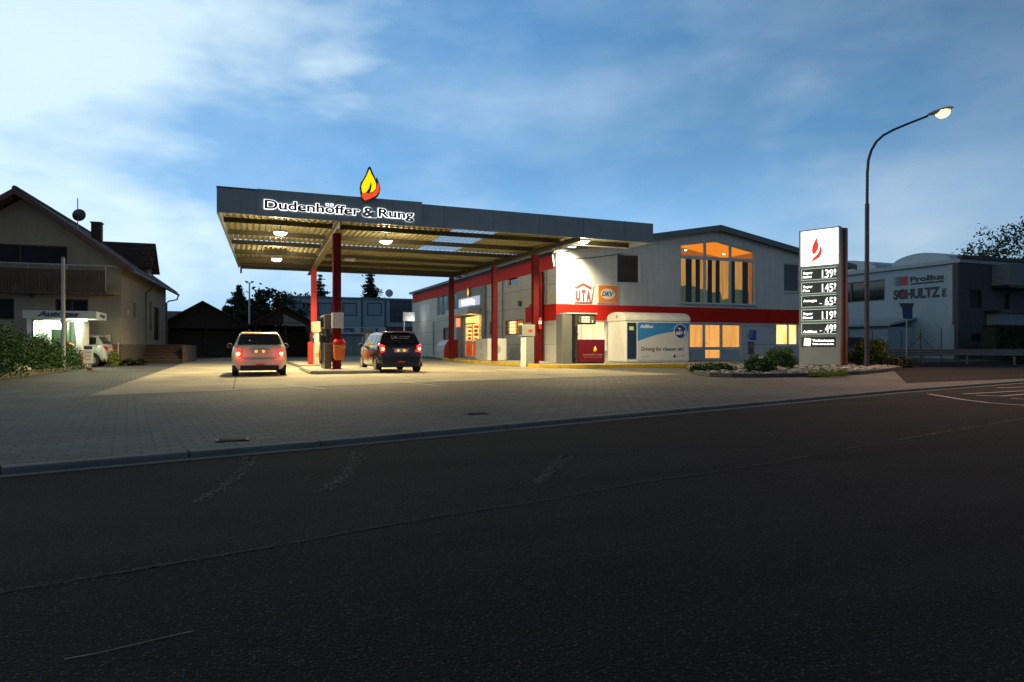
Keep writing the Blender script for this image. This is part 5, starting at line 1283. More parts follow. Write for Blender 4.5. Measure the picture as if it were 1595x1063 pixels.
    # wheels
    for yc in (ya, yf):
        for sx in (-1, 1):
            xc = sx*(W/2-.02); wdt = .19
            pr = [(wr*.62, 0), (wr*.93, 0), (wr, .02), (wr, wdt-.02), (wr*.93, wdt), (wr*.62, wdt)]
            wh = MB().lathe([(r_, -sx*h_) for r_, h_ in pr], (xc, yc, wr), 'x', 28).build('wheel', M_rub, t, local=True, smooth=True)
            rm = MB(); rm.lathe([(wr*.64, 0), (wr*.62, -sx*.03), (wr*.15, -sx*.04), (.02, -sx*.02)], (xc+sx*.004, yc, wr), 'x', 24)
            rm.build('rim', mat('wheel_rim', (.32, .32, .31), .35, metal=.6), wh, local=True, smooth=True)
    # inner dark floor
    MB().box(-W/2+.24, .3, p['zb']-.03, W/2-.24, L-.35, p['zb']+.1).build('underbody', M_black, t, local=True)
    # rear bumper line, plate, lights
    zl0, zl1 = p['lamp_z']
    for sx in (-1, 1):
        hwl = W/2*.90; q = MB()
        pts = []; NN = 8
        for i in range(NN+1):
            f_ = i/NN; xx = hwl*(p['lamp_in'] + (1.0-p['lamp_in'])*f_); yy = .008 + (f_**3)*.16 + p.get('lamp_y', .0)
            sh = math.sin(PI*(.10+.8*f_))**.5 if p.get('oval') else 1.0
            mid_ = (zl0+zl1)/2; hh = (zl1-zl0)/2*(sh if p.get('oval') else (1.0 - .35*(1-f_)))
            for z in (mid_-hh, mid_+hh): pts.append((sx*(xx+.012), yy-.035, z)); pts.append((sx*(xx+.0), yy+.10, z))
        q.add(pts, [(4*i, 4*i+2, 4*i+6, 4*i+4) for i in range(NN)] + [(4*i+2, 4*i+3, 4*i+7, 4*i+6) for i in range(NN)] + [(4*i, 4*i+4, 4*i+5, 4*i+1) for i in range(NN)] + [(0, 1, 3, 2), (4*NN, 4*NN+2, 4*NN+3, 4*NN+1)])
        tl = q.build('tail_light', emis('tail_red_lit', (1, .02, .015), 2.6) if lights_on else mat('tail_red', (.35, .01, .01), .2), t, local=True, smooth=False)
        if lights_on:
            cx_ = sx*hwl*(p['lamp_in'] + (1-p['lamp_in'])*.45); cz_ = (zl0+zl1)/2 - .01
            MB().lathe([(.005, -.062+p.get('lamp_y', 0)), (.04, -.058+p.get('lamp_y', 0)), (.055, -.03+p.get('lamp_y', 0)), (.05, .03)], (cx_, .015, cz_), 'y', 16).build('bulb', emis('tail_bulb', (1, .45, .12), 9), tl, local=True, smooth=True)
            lo_ = lamp('POINT', (0, 0, 0), 3.2, (1, .04, .02), t, size=.05); lo_.location = (cx_, -.22, cz_)
    zp = p['plate_z']; yp = p.get('plate_y', -.03)
    pp = MB().box(-.26, yp, zp-.055, .26, yp+.02, zp+.055).build('number_plate', mat('plate_face', (.55, .48, .38), .5, var=.05), t, local=True, bevel=.005)
    if lights_on:
        for x_ in (-.11, .11):
            MB().lathe([(.005, 0), (.045, .004), (.05, .01)], (x_, yp-.012, zp+.01), 'y', 12).build('plate_glow', emis('plate_lamp', (1, .42, .10), 1.1), pp, local=True, smooth=True)
    MB().box(-.30, yp+.005, zp+.065, .30, yp+.04, zp+.095).build('tailgate_handle', mat('chrome', (.6, .6, .6), .15, metal=1), t, local=True, bevel=.01)
    # bumper lower black insert + seam
    bm_ = MB(); NN = 12; pts = []
    for i in range(NN+1):
        f_ = -1 + 2*i/NN; x_ = W/2*.955*f_; yy = -.014 + abs(f_)**4*.11
        for z in (p['zb']-.01, p['zb']+.15): pts += [(x_, yy-.018, z), (x_, yy+.1, z)]
    bm_.add(pts, [(4*i, 4*i+4, 4*i+6, 4*i+2) for i in range(NN)] + [(4*i+2, 4*i+6, 4*i+7, 4*i+3) for i in range(NN)] + [(4*i, 4*i+1, 4*i+5, 4*i+4) for i in range(NN)]); bm_.build('bumper_insert', M_black, t, local=True)
    se = MB(); pts = []
    for i in range(NN+1):
        f_ = -1 + 2*i/NN; x_ = W/2*.885*f_; yy = .0 + abs(f_)**4*.13
        for z in (p['bumper_z']-.012, p['bumper_z']+.012): pts += [(x_, yy-.022, z), (x_, yy+.1, z)]
    se.add(pts, [(4*i, 4*i+4, 4*i+6, 4*i+2) for i in range(NN)] + [(4*i+2, 4*i+6, 4*i+7, 4*i+3) for i in range(NN)] + [(4*i, 4*i+1, 4*i+5, 4*i+4) for i in range(NN)]); se.build('bumper_edge', paint if p.get('chrome') is None else mat('chrome', (.6, .6, .6)), t, local=True)
    MB().box(-.13, -.03, p['zb']+.16, .13, -.005, p['zb']+.20).build('fog_light', mat('fog_red', (.4, .01, .01), .3, emit=(.5, .01, .01), es=.4), t, local=True)
    for sx in (-1, 1):
        ym = p['mirror_y']; zm = interp(belt, ym) + .06
        mr = MB(); mr.lathe([(.01, -.05), (.075, -.04), (.09, .0), (.07, .07), (.02, .10)], (sx*(W/2+.09), ym, zm), 'y', 14); mr.tube([(sx*(W/2-.06), ym+.02, zm-.03), (sx*(W/2+.06), ym+.02, zm-.01)], .022, 6)
        mr.build('wing_mirror', p.get('mirror_mat', M_black), t, local=True, smooth=True)
    wz = interp(top, ry0)+.02; MB().tube([(0, ry0-.05, wz), (-.10, ry0+.02, wz+.09), (-.34, ry0+.02, wz+.13)], .010, 5).build('rear_wiper', M_black, t, local=True)
    MB().tube([(0, ry1+.25, H-.01), (0, ry1+.12, H+.10)], .008, 5, .012).build('aerial', M_black, t, local=True)
    sp = MB(); y_ = ry1; rr = ring(y_)[-4][0]
    sp.hexa([(-rr*.95, y_-.10, H-.045), (rr*.95, y_-.10, H-.045), (rr*.9, y_+.2, H-.015), (-rr*.9, y_+.2, H-.015), (-rr*.93, y_-.09, H-.02), (rr*.93, y_-.09, H-.02), (rr*.88, y_+.2, H+.022), (-rr*.88, y_+.2, H+.022)])
    sp.build('roof_spoiler', p.get('roof_mat', paint), t, local=True, bevel=.012, smooth=True)
    if sticker:
        y0 = ry0 + (ry1-ry0)*.62; 
        def sf_(a, b, d):
            yy = ry0 + (ry1-ry0)*b; q = surf(yy, 0, .016); return (a, q[1]-d, q[2]+d*.5)
        st = MB(); st.text('DK', lambda a, b, d: sf_(a, b*1.0, d), -.30, .50, .34*1.0, 0, .003, width=.25, bold=.02)
        for k in range(2): st.text('0172 - 555 0' if False else 'DRUCK', lambda a, b, d: sf_(a, b, d), -.02, .68-.2*k, .11, 0, .003, width=.36) if False else None
        for k, wd_ in enumerate((.42, .36)): st.add([sf_(-.02, .72-.2*k, 0), sf_(-.02+wd_, .72-.2*k, 0), sf_(-.02+wd_, .78-.2*k, 0), sf_(-.02, .78-.2*k, 0)], [(0, 1, 2, 3)])
        st.build('window_lettering', mat('sticker_white', (.35, .36, .36), .6), rg, local=True)
    gp_ = MB(); xg = W/2*.62
    gp_.tube([(-xg, -.004, p['bumper_z']+.04), (-xg, .002+p.get('lamp_y', 0)*.2, .70), (-xg*.98, .03, zp+.12)], .005, 4); gp_.tube([(xg, -.004, p['bumper_z']+.04), (xg, .002+p.get('lamp_y', 0)*.2, .70), (xg*.98, .03, zp+.12)], .005, 4); gp_.tube([(-xg, -.006, p['bumper_z']+.04), (xg, -.006, p['bumper_z']+.04)], .005, 4)
    gp_.build('tailgate_gap', M_black, t, local=True)
    for sx in (-1, 1):
        dg_ = MB()
        for yv in p.get('doors', (.75, 1.75, 2.6)):
            pp_ = [(sx*(ring(yv)[k][0]+.003), yv, ring(yv)[k][1]) for k in (3, 4, 5, 6, 7)]; dg_.tube(pp_, .005, 4)
            dg_.box(sx*(W/2*1.0), yv-.22, .80, sx*(W/2*1.0+.02), yv-.06, .83)
        dg_.build('door_gap', M_black, t, local=True)
    # headlights at the front
    for sx in (-1, 1): MB().lathe([(.01, .03), (.08, .02), (.10, -.02), (.10, -.1)], (sx*W/2*.66, L-.13, .64), 'y', 16).build('headlight', M_lgrey, t, local=True, smooth=True)
    return t
mini = dict(L=3.72, W=1.70, H=1.41, wheel_r=.30, axles=(.62, 3.08), zb=.20, roofw=.72,
    top=[(0, .60), (.02, .66), (.035, .76), (.07, .93), (.10, .97), (.16, 1.02), (.42, 1.33), (.50, 1.375), (.7, 1.40), (1.4, 1.41), (2.2, 1.385), (2.42, 1.33), (2.85, .98), (2.95, .94), (3.4, .88), (3.62, .78), (3.70, .62), (3.72, .5)],
    belt=[(0, .93), (1, .93), (2.9, .92), (3.72, .8)], rear_glass=(.14, .43), windscreen=(2.44, 2.84), side_glass=[(.50, 1.15), (1.22, 2.42)],
    lamp_z=(.57, .90), lamp_in=.70, lamp_y=.03, plate_z=.79, plate_y=-.012, bumper_z=.56, mirror_y=2.45, chrome=1)
gx, gy = G(404, 585); car('cream and white three-door hatchback with lit tail lights parked left of the pumps', (gx, gy-.62+.0, 0), R(0), mini, mat('cream_car_paint', (.74, .66, .44), .3, var=.03, coat=.6), 'cars stopped at the pumps')
hatch = dict(L=3.85, W=1.70, H=1.50, wheel_r=.30, axles=(.58, 3.05), zb=.22, roofw=.72,
    top=[(0, .58), (.02, .66), (.04, .84), (.08, 1.0), (.12, 1.04), (.34, 1.38), (.42, 1.45), (.7, 1.485), (1.6, 1.50), (2.3, 1.46), (2.5, 1.40), (3.05, 1.02), (3.15, .98), (3.5, .88), (3.75, .74), (3.83, .6), (3.85, .5)],
    belt=[(0, 1.02), (1, .98), (3.1, .92), (3.85, .8)], rear_glass=(.125, .345), windscreen=(2.52, 3.02), side_glass=[(.42, .85), (.92, 1.65), (1.72, 2.55)],
    lamp_z=(.72, 1.04), lamp_in=.78, plate_z=.80, plate_y=-.012, bumper_z=.52, mirror_y=2.62)
x0_, y0_ = at(624, 24.3); car('black five-door hatchback with lit tail lights and rear window lettering right of the pumps', (x0_, y0_-.1, 0), R(2), hatch, mat('black_car_paint', (.012, .012, .014), .18, var=.05, coat=.8), 'cars stopped at the pumps', sticker=True)
# silver estate behind the kiosk, seen from its rear right quarter
est = dict(hatch); est.update(L=4.0, H=1.42, lamp_z=(.74, .98))
x0_, y0_ = at(172, 31.7); car('silver hatchback with unlit red tail light parked beside the gas kiosk, nose to the left', (x0_, y0_, 0), R(86), est, mat('silver_car_paint', (.40, .42, .42), .3, metal=.3, var=.03, coat=.5), 'cars parked in the dusk', lights_on=False)
x0_, y0_ = at(44, 29.0); car('pale car whose rounded roof shows just above the hedge left of the kiosk', (x0_, y0_, 0), R(86), dict(est, H=1.5), mat('white_car_paint', (.6, .62, .64), .3, var=.03, coat=.5), 'cars parked in the dusk', lights_on=False)
x0_, y0_ = at(1352, 41.0); car('dark car parked behind the totem by the pale hall', (x0_, y0_, 0), R(72), est, mat('dark_blue_paint', (.02, .03, .04), .25, var=.03, coat=.5), 'cars parked in the dusk', lights_on=False)

# ------------------------------------------------------------------ gable house on the left
HU, HV = w(-19.3, 33.0)
hr = R(-2.6)
hs_ = thing('gable_house', 'large rendered gable house with dark roof, wooden balcony and satellite dish on the left', 'house', (HU, HV, 0), hr)
HT = (math.cos(hr), math.sin(hr)); HD = (-math.sin(hr), math.cos(hr))
def HF(px, py): return onp(px, py, (HU, HV), HT)
def HS(px, py): return onp(px, py, (HU, HV), HD)
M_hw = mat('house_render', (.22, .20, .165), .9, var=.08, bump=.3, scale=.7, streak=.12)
M_pl = mat('stone_plinth', (.10, .075, .06), .9, var=.25, scale=3, bump=.4)
M_tile = brick_mat('roof_tiles', (.045, .022, .018), (.06, .028, .022), (.015, .01, .01), .3, .35, mortar=.03, bump=.8)
M_wood = mat('dark_wood', (.05, .03, .02), .8, var=.35, scale=2)
ht = -4.16; zr_ = 8.05; ze_ = 4.75; ov = .35
sl_ = (zr_ - ze_) / (-ht + ov)
def hz_(t): return zr_ - abs(t - ht) * sl_
fL = LF
Q = lambda p0, p1, p2, p3: (HF(p0, p1)[0], HF(p2, p3)[1], HF(p2, p3)[0], HF(p0, p1)[1])
qw1 = (HF(-30, 480)[0], HF(10, 498)[1], HF(22, 480)[0], HF(10, 465)[1]); qw2 = (HF(85.5, 480)[0], 1.45, HF(137, 480)[0], HF(110, 466)[1]); qup = (HF(-20, 370)[0], HF(50, 412)[1], HF(104.5, 370)[0], HF(50, 382)[1])
xl = 2*ht
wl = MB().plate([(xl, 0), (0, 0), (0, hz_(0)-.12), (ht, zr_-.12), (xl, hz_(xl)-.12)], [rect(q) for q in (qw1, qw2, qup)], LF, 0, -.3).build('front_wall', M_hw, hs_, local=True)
qn = []
def HSr(px0, y0, px1, y1): a0 = HS(px0, (y0+y1)/2)[0]; a1 = HS(px1, (y0+y1)/2)[0]; return (a0, HS((px0+px1)/2, y1)[1], a1, HS((px0+px1)/2, y0)[1])
RS = lambda a, b, d: (d, a, b)
qn1 = HSr(208, 472, 211.5, 495); qn2 = HSr(233, 471, 236.5, 516); qn3 = HSr(240, 470, 248.5, 524)
qn3 = (qn3[0], 1.3, qn3[2], 3.4); LH = 14.0
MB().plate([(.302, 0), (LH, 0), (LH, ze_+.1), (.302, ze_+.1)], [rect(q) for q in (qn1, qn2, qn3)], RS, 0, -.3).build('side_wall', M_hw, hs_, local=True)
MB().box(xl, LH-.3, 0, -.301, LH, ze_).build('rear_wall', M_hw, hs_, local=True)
pn_ = MB(); pn_.fbox(LF, xl, 0, .04, 1.05, .04, .003); pn_.fbox(RS, -.0, 0, LH, 1.05, .04, .003); pn_.build('plinth', M_pl, hs_, local=True)
M_hg = mat('house_window_glass', (.010, .012, .014), .35, var=.2, spec=.12)
for q in (qw1, qw2): 
    f_ = hole_window(LF, q, None, None, frm=M_wood, fw=.07, mull=((q[0]+q[2])/2,)) if False else None
def hwin(q, fr_, frm=M_wood, mull=(), fw=.07, name='window'):
    a0, b0, a1, b1 = q; xs = [a0+fw] + [x for m_ in mull for x in (m_-fw/2, m_+fw/2)] + [a1-fw]
    hl = [[(xs[2*i], b0+fw), (xs[2*i+1], b0+fw), (xs[2*i+1], b1-fw), (xs[2*i], b1-fw)] for i in range(len(xs)//2)]
    f_ = MB().plate([(a0+.003, b0+.003), (a1-.003, b0+.003), (a1-.003, b1-.003), (a0+.003, b1-.003)], hl, fr_, -.08, -.15).build(name, frm, hs_, local=True)
    MB().plate(rect((a0+.02, b0+.02, a1-.02, b1-.02)), [], fr_, -.152, -.16).build('pane', M_hg, f_, local=True)
    return f_
hwin(qw1, LF); hwin(qw2, LF, mull=((qw2[0]+qw2[2])/2,)); hwin(qup, LF, mull=((qup[0]*.6+qup[2]*.4),))
hwin(qn1, RS, fw=.04); hwin(qn2, RS, fw=.04); hwin(qn3, RS, fw=.05, name='house_door')
# roof
rf = MB(); thk = .2
for t1 in (ov+.25, xl-ov-.25):
    z1 = hz_(t1)
    rf.hexa([(ht, -.9, zr_), (t1, -.9, z1), (t1, LH+1.0, z1), (ht, LH+1.0, zr_), (ht, -.9, zr_+thk), (t1, -.9, z1+thk), (t1, LH+1.0, z1+thk), (ht, LH+1.0, zr_+thk)])
roof = rf.build('roof', M_tile, hs_, local=True)
vb = MB()
for t1 in (ov+.26, xl-ov-.26):
    z1 = hz_(t1); vb.hexa([(ht, -.94, zr_-.06), (t1, -.94, z1-.06), (t1, -.902, z1-.06), (ht, -.902, zr_-.06), (ht, -.94, zr_+.22), (t1, -.94, z1+.22), (t1, -.902, z1+.22), (ht, -.902, zr_+.22)])
vb.build('bargeboard', mat('bargeboard_brown', (.07, .03, .02), .6, var=.2), roof, local=True)
rt = MB(); rt.tube([(ht, -.9, zr_+.2), (ht, LH+1, zr_+.2)], .12, 8); rt.build('ridge_tiles', mat('ridge_tile', (.06, .03, .025), .8), roof, local=True)
ge = MB(); t1 = ov+.32; ge.tube([(t1, -.9, hz_(t1)+.05), (t1, LH+1, hz_(t1)+.05)], .075, 8); ge.tube([(t1, LH+.9, hz_(t1)), (t1-.1, LH+.9, hz_(t1)-.30), (t1-.5, LH+.2, hz_(t1)-.45), (.06, LH-.1, hz_(t1)-.6), (.08, LH-.1, .2)], .05, 8)
ge.tube([(t1, 6.2, hz_(t1)), (.2, 6.2, hz_(t1)-.35), (.07, 6.2, hz_(t1)-.5), (.07, 6.2, .2)], .05, 8)
ge.build('gutter', mat('copper_gutter', (.06, .05, .045), .5), hs_, local=True, smooth=True)
# chimney, dormer, dish
cht = HF(152, 400)[0]
ch = MB(); ct_, cy_ = -2.45, 6.3; ch.box(ct_-.24, cy_-.25, hz_(ct_)-.4, ct_+.24, cy_+.3, 7.95); ch.build('chimney', brick_mat('chimney_brick', (.07, .03, .02), (.05, .025, .02), (.03, .02, .02), .24, .08, wallaxis='x'), roof, local=True)
MB().box(ct_-.29, cy_-.3, 7.952, ct_+.29, cy_+.35, 8.01).build('chimney_cap', M_dgrey, roof, local=True)
dm = MB(); d0, d1 = 8.6, 11.2; tA = -.35; zA = 7.3
zc = hz_(tA)
dm.box(-2.6, d0, zc-.1, tA, d1, zc+.55); 
dm.build('dormer', mat('dormer_cladding', (.035, .02, .016), .8, var=.2), roof, local=True)
md = (d0+d1)/2; dr_ = MB()
for s_, ye in ((-1, d0-.25), (1, d1+.25)):
    dr_.hexa([(-3.2, md, zA), (tA+.35, md, zA), (tA+.35, ye, zc+.35), (-3.2, ye, zc+.35), (-3.2, md, zA+.14), (tA+.35, md, zA+.14), (tA+.35, ye, zc+.49), (-3.2, ye, zc+.49)])
dr_.build('dormer_roof', M_tile, roof, local=True)
dgm = MB(); dgm.add([(tA-.02, d0, zc+.5), (tA-.02, d1, zc+.5), (tA-.02, md, zA)], [(0, 1, 2)]); dgm.build('dormer_gable', mat('dormer_cladding', (.035, .02, .016)), roof, local=True)
MB().box(tA, md-.45, zc+.02, tA+.02, md+.45, zc+.75).build('dormer_window', mat('sky_glass', (.3, .34, .36), .1, spec=.8), roof, local=True)
dsh = thing('satellite_dish', 'dark round satellite dish on a short mast standing on the house roof', 'satellite dish', (0, 0, 0))
def H3(t, d, z): return (HU + HT[0]*t + HD[0]*d, HV + HT[1]*t + HD[1]*d, z)
dpos = Vector(H3(HF(121, 350)[0]+.12, 1.4, 0)); dzz = HF(121, 335)[1]*1.03; Dd = 32.5
du, dv_ = at(121, 33.6); zc0 = zz(335, 33.6); dsh.location = (du, dv_, zc0-1.0)
MB().tube([(du, dv_, zc0-1.2), (du, dv_, zz(309, 33.6))], .025, 6).build('mast', M_galv, dsh)
dd_ = MB(); pr = [(.005, .0), (.12, -.012), (.25, -.05), (.36, -.11)]; rot = Matrix.Rotation(R(-25), 3, 'Z') @ Matrix.Rotation(R(0), 3, 'X')
dd_.lathe([(r_, -h_) for r_, h_ in pr] + [(.355, .125), (.24, .065), (.12, .028), (.005, .016)], (0, 0, 0), 'y', 24)
dd_.v = [tuple(rot @ Vector((v[0], v[1], v[2]*.86)) + Vector((du, dv_-.06, zc0))) for v in dd_.v]
dd_.build('dish', M_dgrey, dsh, smooth=True)
# balcony
bal = MB(); bt0, bt1 = xl, HF(172, 430)[0]; bz0, bz1 = HF(80, 452)[1]*.985, HF(80, 420)[1]*.985
bal.box(xl, -1.0, bz0-.15, bt1+.35, -.003, bz0+.02); bs = bal.build('balcony', mat('balcony_slab', (.16, .14, .12), .9), hs_, local=True)
sl2 = MB(); n = 60
for k in range(n):
    t0 = bt0 + (bt1-bt0)*k/n; dz = .05*math.sin(k*1.3)**2; sl2.box(t0+.008, -1.03, bz0-.10-dz, t0+(bt1-bt0)/n-.008, -1.005, bz1)
sl2.build('slatted_railing', M_wood, bs, local=True)
hr_ = MB(); hr_.tube([(bt0, -1.02, bz1+.22), (bt1+.35, -1.02, bz1+.22)], .03, 8); hr_.tube([(bt1+.35, -1.02, bz1+.22), (bt1+.35, -.05, bz1+.22)], .03, 8)
for k in range(6): x_ = bt0 + (bt1-bt0)*k/5; hr_.tube([(x_, -1.0, bz0), (x_, -1.0, bz1+.22)], .022, 6)
hr_.build('handrail', M_grey, bs, local=True)
wl_ = MB(); q = HF(51, 460); wl_.lathe([(.12, -.02), (.14, -.06), (.10, -.14), (.02, -.17)], (q[0], 0, q[1]), 'y', 14); wl_.build('wall_lamp', M_dgrey, hs_, local=True, smooth=True)
mb_ = MB(); q = HS(197, 487); mb_.fbox(RS, q[0]-.1, q[1]-.12, q[0]+.2, q[1]+.15, .08, .003); mb_.build('meter_box', M_grey, hs_, local=True)
# entrance steps and parapet
stp = thing('entrance_steps', 'dark brick entrance steps with a low side wall at the house door', 'steps', H3(1.0, 8, 0), hr)
sm_ = MB(); s0, s1 = 5.8, 9.6
for k in range(6): sm_.box(.06, 5.0+k*.32, k*.17, 2.1, s1, (k+1)*.17)
ns_ = MB()
for k in range(6): ns_.box(.06, 5.0+k*.32-.02, (k+1)*.17+.001, 2.1, 5.0+k*.32+.24, (k+1)*.17+.02)
ns_.v = [(a, b-8, c) for a, b, c in ns_.v]; ns_.build('tread', mat('tread_stone', (.12, .09, .07), .8), stp, local=True)
sm_.v = [(a, b-8, c) for a, b, c in sm_.v]; sm_.build('flight', brick_mat('step_brick', (.06, .04, .032), (.05, .035, .03), (.03, .025, .02), .25, .085, wallaxis='x'), stp, local=True)
for o_ in stp.children: o_.location = (-1.0, 0, 0)
pw = MB(); pw.box(1.12, -3.1, 0, 1.34, 1.8, .98); pw.build('side_wall', M_pl, stp, local=True); 
# pipes/rail by the corner
rl = thing('steel_rail', 'small galvanised pipe rail with a box at the house corner behind the silver car', 'rail', H3(-.45, -.5, 0))
rm = MB()
for t_ in (-.6, -.05): p_ = H3(t_, -.5, 0); rm.tube([p_, (p_[0], p_[1], 1.15)], .025, 6)
a_, b_ = H3(-.6, -.5, .75), H3(-.05, -.5, .75); rm.tube([a_, b_], .02, 6); rm.build('rail_frame', M_galv, rl)
p_ = H3(-.5, -.5, 0); MB().box(p_[0]-.11, p_[1]-.06, 1.152, p_[0]+.11, p_[1]+.06, 1.50).build('box', M_grey, rl, bevel=.02)

# ------------------------------------------------------------------ autogas kiosk
ko = thing('gas_kiosk', 'small white lit kiosk with flat Autogas roof sign and rounded windows by the hedge', 'kiosk', (*at(84, 29.6), 0))
KV = at(127, 28.5)[1]
def K(px, py): return onp(px, py, (0, KV), (1, 0))
a0, a1 = K(42, 500)[0], K(127, 500)[0]; zt = K(80, 497)[1]; kd = 1.5
M_kw = mat('kiosk_white', (.62, .62, .60), .5, var=.04)
kw = (K(51, 500)[0], K(80, 544)[1], K(96, 500)[0], K(80, 498.5)[1]); kd_ = (K(104, 500)[0], K(110, 542)[1], K(117, 500)[0], K(110, 500)[1])
def rrect(q, r):
    P = []
    for cx, cy, a in ((q[2]-r, q[1]+r, -90), (q[2]-r, q[3]-r, 0), (q[0]+r, q[3]-r, 90), (q[0]+r, q[1]+r, 180)):
        for k in range(5): an = R(a+k*22.5); P.append((cx+r*math.cos(an), cy+r*math.sin(an)))
    return P
kf = FR(KV)
MB().plate(rect((a0, .0, a1, zt)), [rrect(kw, .1), rrect(kd_, .1)], kf, 0, -.06).build('front_wall', M_kw, ko)
bk = MB(); bk.box(a0, KV+.061, 0, a0+.05, KV+kd, zt); bk.box(a1-.05, KV+.061, 0, a1, KV+kd, zt); bk.box(a0+.051, KV+kd-.05, 0, a1-.051, KV+kd, zt); bk.box(a0+.051, KV+.061, 0, a1-.051, KV+kd-.051, .08)
bk.build('walls', M_kw, ko)
for q in (kw, kd_):
    g_ = MB().plate(rrect((q[0]-.03, q[1]-.03, q[2]+.03, q[3]+.03), .12), [rrect((q[0]+.02, q[1]+.02, q[2]-.02, q[3]-.02), .09)], kf, .015, .002).build('window_seal', M_dgrey, ko)
    MB().plate(rrect((q[0]+.01, q[1]+.01, q[2]-.01, q[3]-.01), .1), [], kf, -.02, -.026).build('pane', M_glass, g_)
ra0, ra1 = K(38, 500)[0], K(146, 500)[0]
zr0, zr1 = zt+.002, K(80, 484.5)[1]
MB().box(ra0, KV-.30, zr0, ra1+.15, KV+kd+.5, zr1).build('flat_roof', mat('kiosk_roof', (.42, .44, .45), .5, var=.05), ko, bevel=.02)
M_ink = mat('blue_ink', (.03, .04, .10), .5)
MB().text('Autogas', FR(KV-.3), K(61, 500)[0], zr0+.10, (zr1-zr0)*.62, .003, .012, width=K(124, 500)[0]-K(61, 500)[0], bold=.05, shear=.35).build('lettering', M_ink, ko)
rs_ = lambda a, b, d: (ra1+.15+d, a, b); MB().text('Autogas', rs_, KV+.4, zr0+.12, (zr1-zr0)*.45, .003, .012, width=1.2, bold=.05, shear=.3).build('lettering', M_ink, ko)
tb = MB(); tb.tube([(K(120, 500)[0], KV-.12, zr0-.05), (K(136, 500)[0], KV-.12, zr0-.05)], .03, 8); tb.build('strip_light', emis('strip_light_white', (.90, 1, .72), 22), ko)
lamp('POINT', (K(128, 500)[0], KV-.15, zr0-.16), 170, (.86, 1, .66), ko, size=.12)
tb = MB(); tb.box(a0+.4, KV+.7, zt-.05, a1-.4, KV+.8, zt-.01); tb.build('ceiling_light', emis('kiosk_ceiling_light', (.88, 1, .68), 14), ko)
lamp('POINT', ((a0+a1)/2, KV+.95, zt-.25), 130, (.86, 1, .66), ko, size=.12)
# equipment inside, things standing in the kiosk
iq = MB(); x0_, x1_ = K(76, 520)[0], K(95, 520)[0]; iq.box(x0_, KV+.40, .08, x1_, KV+.8, K(85, 513)[1]); iq.box(x0_+.15, KV+1.0, .08, x1_+.1, KV+1.35, K(85, 501)[1])
tag(iq.build('gas_dispenser', mat('pale_green_metal', (.20, .26, .14), .5, var=.05), bevel=.02, loc=(x0_, KV+.5, .08)), 'pale green gas dispenser standing inside the lit kiosk', 'gas dispenser')
iq = MB(); x0_, x1_ = K(53, 520)[0], K(66, 520)[0]; iq.box(x0_, KV+.9, .08, x1_, KV+1.3, K(60, 520)[1]); tag(iq.build('kiosk_cabinet', mat('pale_cabinet', (.4, .42, .36), .5), bevel=.02, loc=(x0_, KV+1, .08)), 'pale cabinet in the left corner inside the lit kiosk', 'cabinet')
hz = thing('filling_hose', 'gas filling hose with orange grip hanging at the kiosk door', 'hose', (*kf(K(108, 540)[0], 0, .12)[:2], .3))
hx = K(107.5, 540)[0]; hm_ = MB(); hm_.tube([kf(hx, 1.6, .08), kf(hx+.05, 1.2, .14), kf(hx-.12, .7, .16), kf(hx-.02, .35, .16), kf(hx+.18, .6, .15), kf(hx+.12, 1.1, .12)], .016, 6); hm_.build('hose', M_rub, hz)
MB().tube([kf(hx-.02, 1.12, .12), kf(hx+.2, .98, .16)], .035, 8).build('grip', mat('orange_plastic', (.62, .13, .015)), hz)
# price board in front of the silver car
bu_, bv_ = G(136, 577)
pb = thing('price_board', 'small white price board on a short red-footed post in front of the silver car', 'sign', (bu_, bv_, 0))
bq = [at(129, 27.0), at(141, 27.0)]
MB().box(bu_-.13, bv_-.02, .28, bu_+.20, bv_+.02, 1.0).build('board', M_white, pb)
MB().box(bu_+.02, bv_+.022, .05, bu_+.12, bv_+.08, .9).build('post', M_grey, pb)
MB().box(bu_-.0, bv_-.06, 0, bu_+.16, bv_+.12, .1).build('foot', mat('brick_red_foot', (.2, .04, .02), .8), pb)
tx = MB(); fb = FR(bv_-.02); tx.fbox(fb, bu_-.11, .84, bu_+.18, .96, .006, .001)
for k in range(3): tx.text(('L', 'P', 'G')[k] if False else '0,65', fb, bu_-.08, .68-.14*k, .07, .001, .006, width=.2)
tx.build('lettering', M_ink, pb)
MB().box(bu_-.17, bv_-.02, .30, bu_-.133, bv_+.02, .80).build('red_edge', mat('uta_red', (.62, .05, .04)), pb)
# round yellow-green bush behind the silver car
x, y = at(176.5, 31.6); shrub(x, y, 0, .24, .24, .34, 'small round yellow-green bush at the rear of the silver car', 40, 50, .05, (.16, .17, .03), 41)
x, y = at(212, 33.0); shrub(x, y, 0, .55, .4, .16, 'low dark plant at the house wall left of the steps', 30, 40, .06, (.02, .03, .015), 42)
# flag pole by the hedge
x, y = at(98.5, 25.5); fpz = zz(402, 25.5)
t = thing('grey_pole', 'plain grey pole rising out of the hedge in front of the kiosk', 'pole', (x, y, 0))
MB().tube([(x, y, 0), (x, y, fpz)], .085, 12, .06).build('shaft', M_grey, t, smooth=True); MB().lathe([(.062, fpz), (.055, fpz+.03), (.01, fpz+.05)], (x, y, 0), n=12).build('cap', M_dgrey, t, smooth=True)
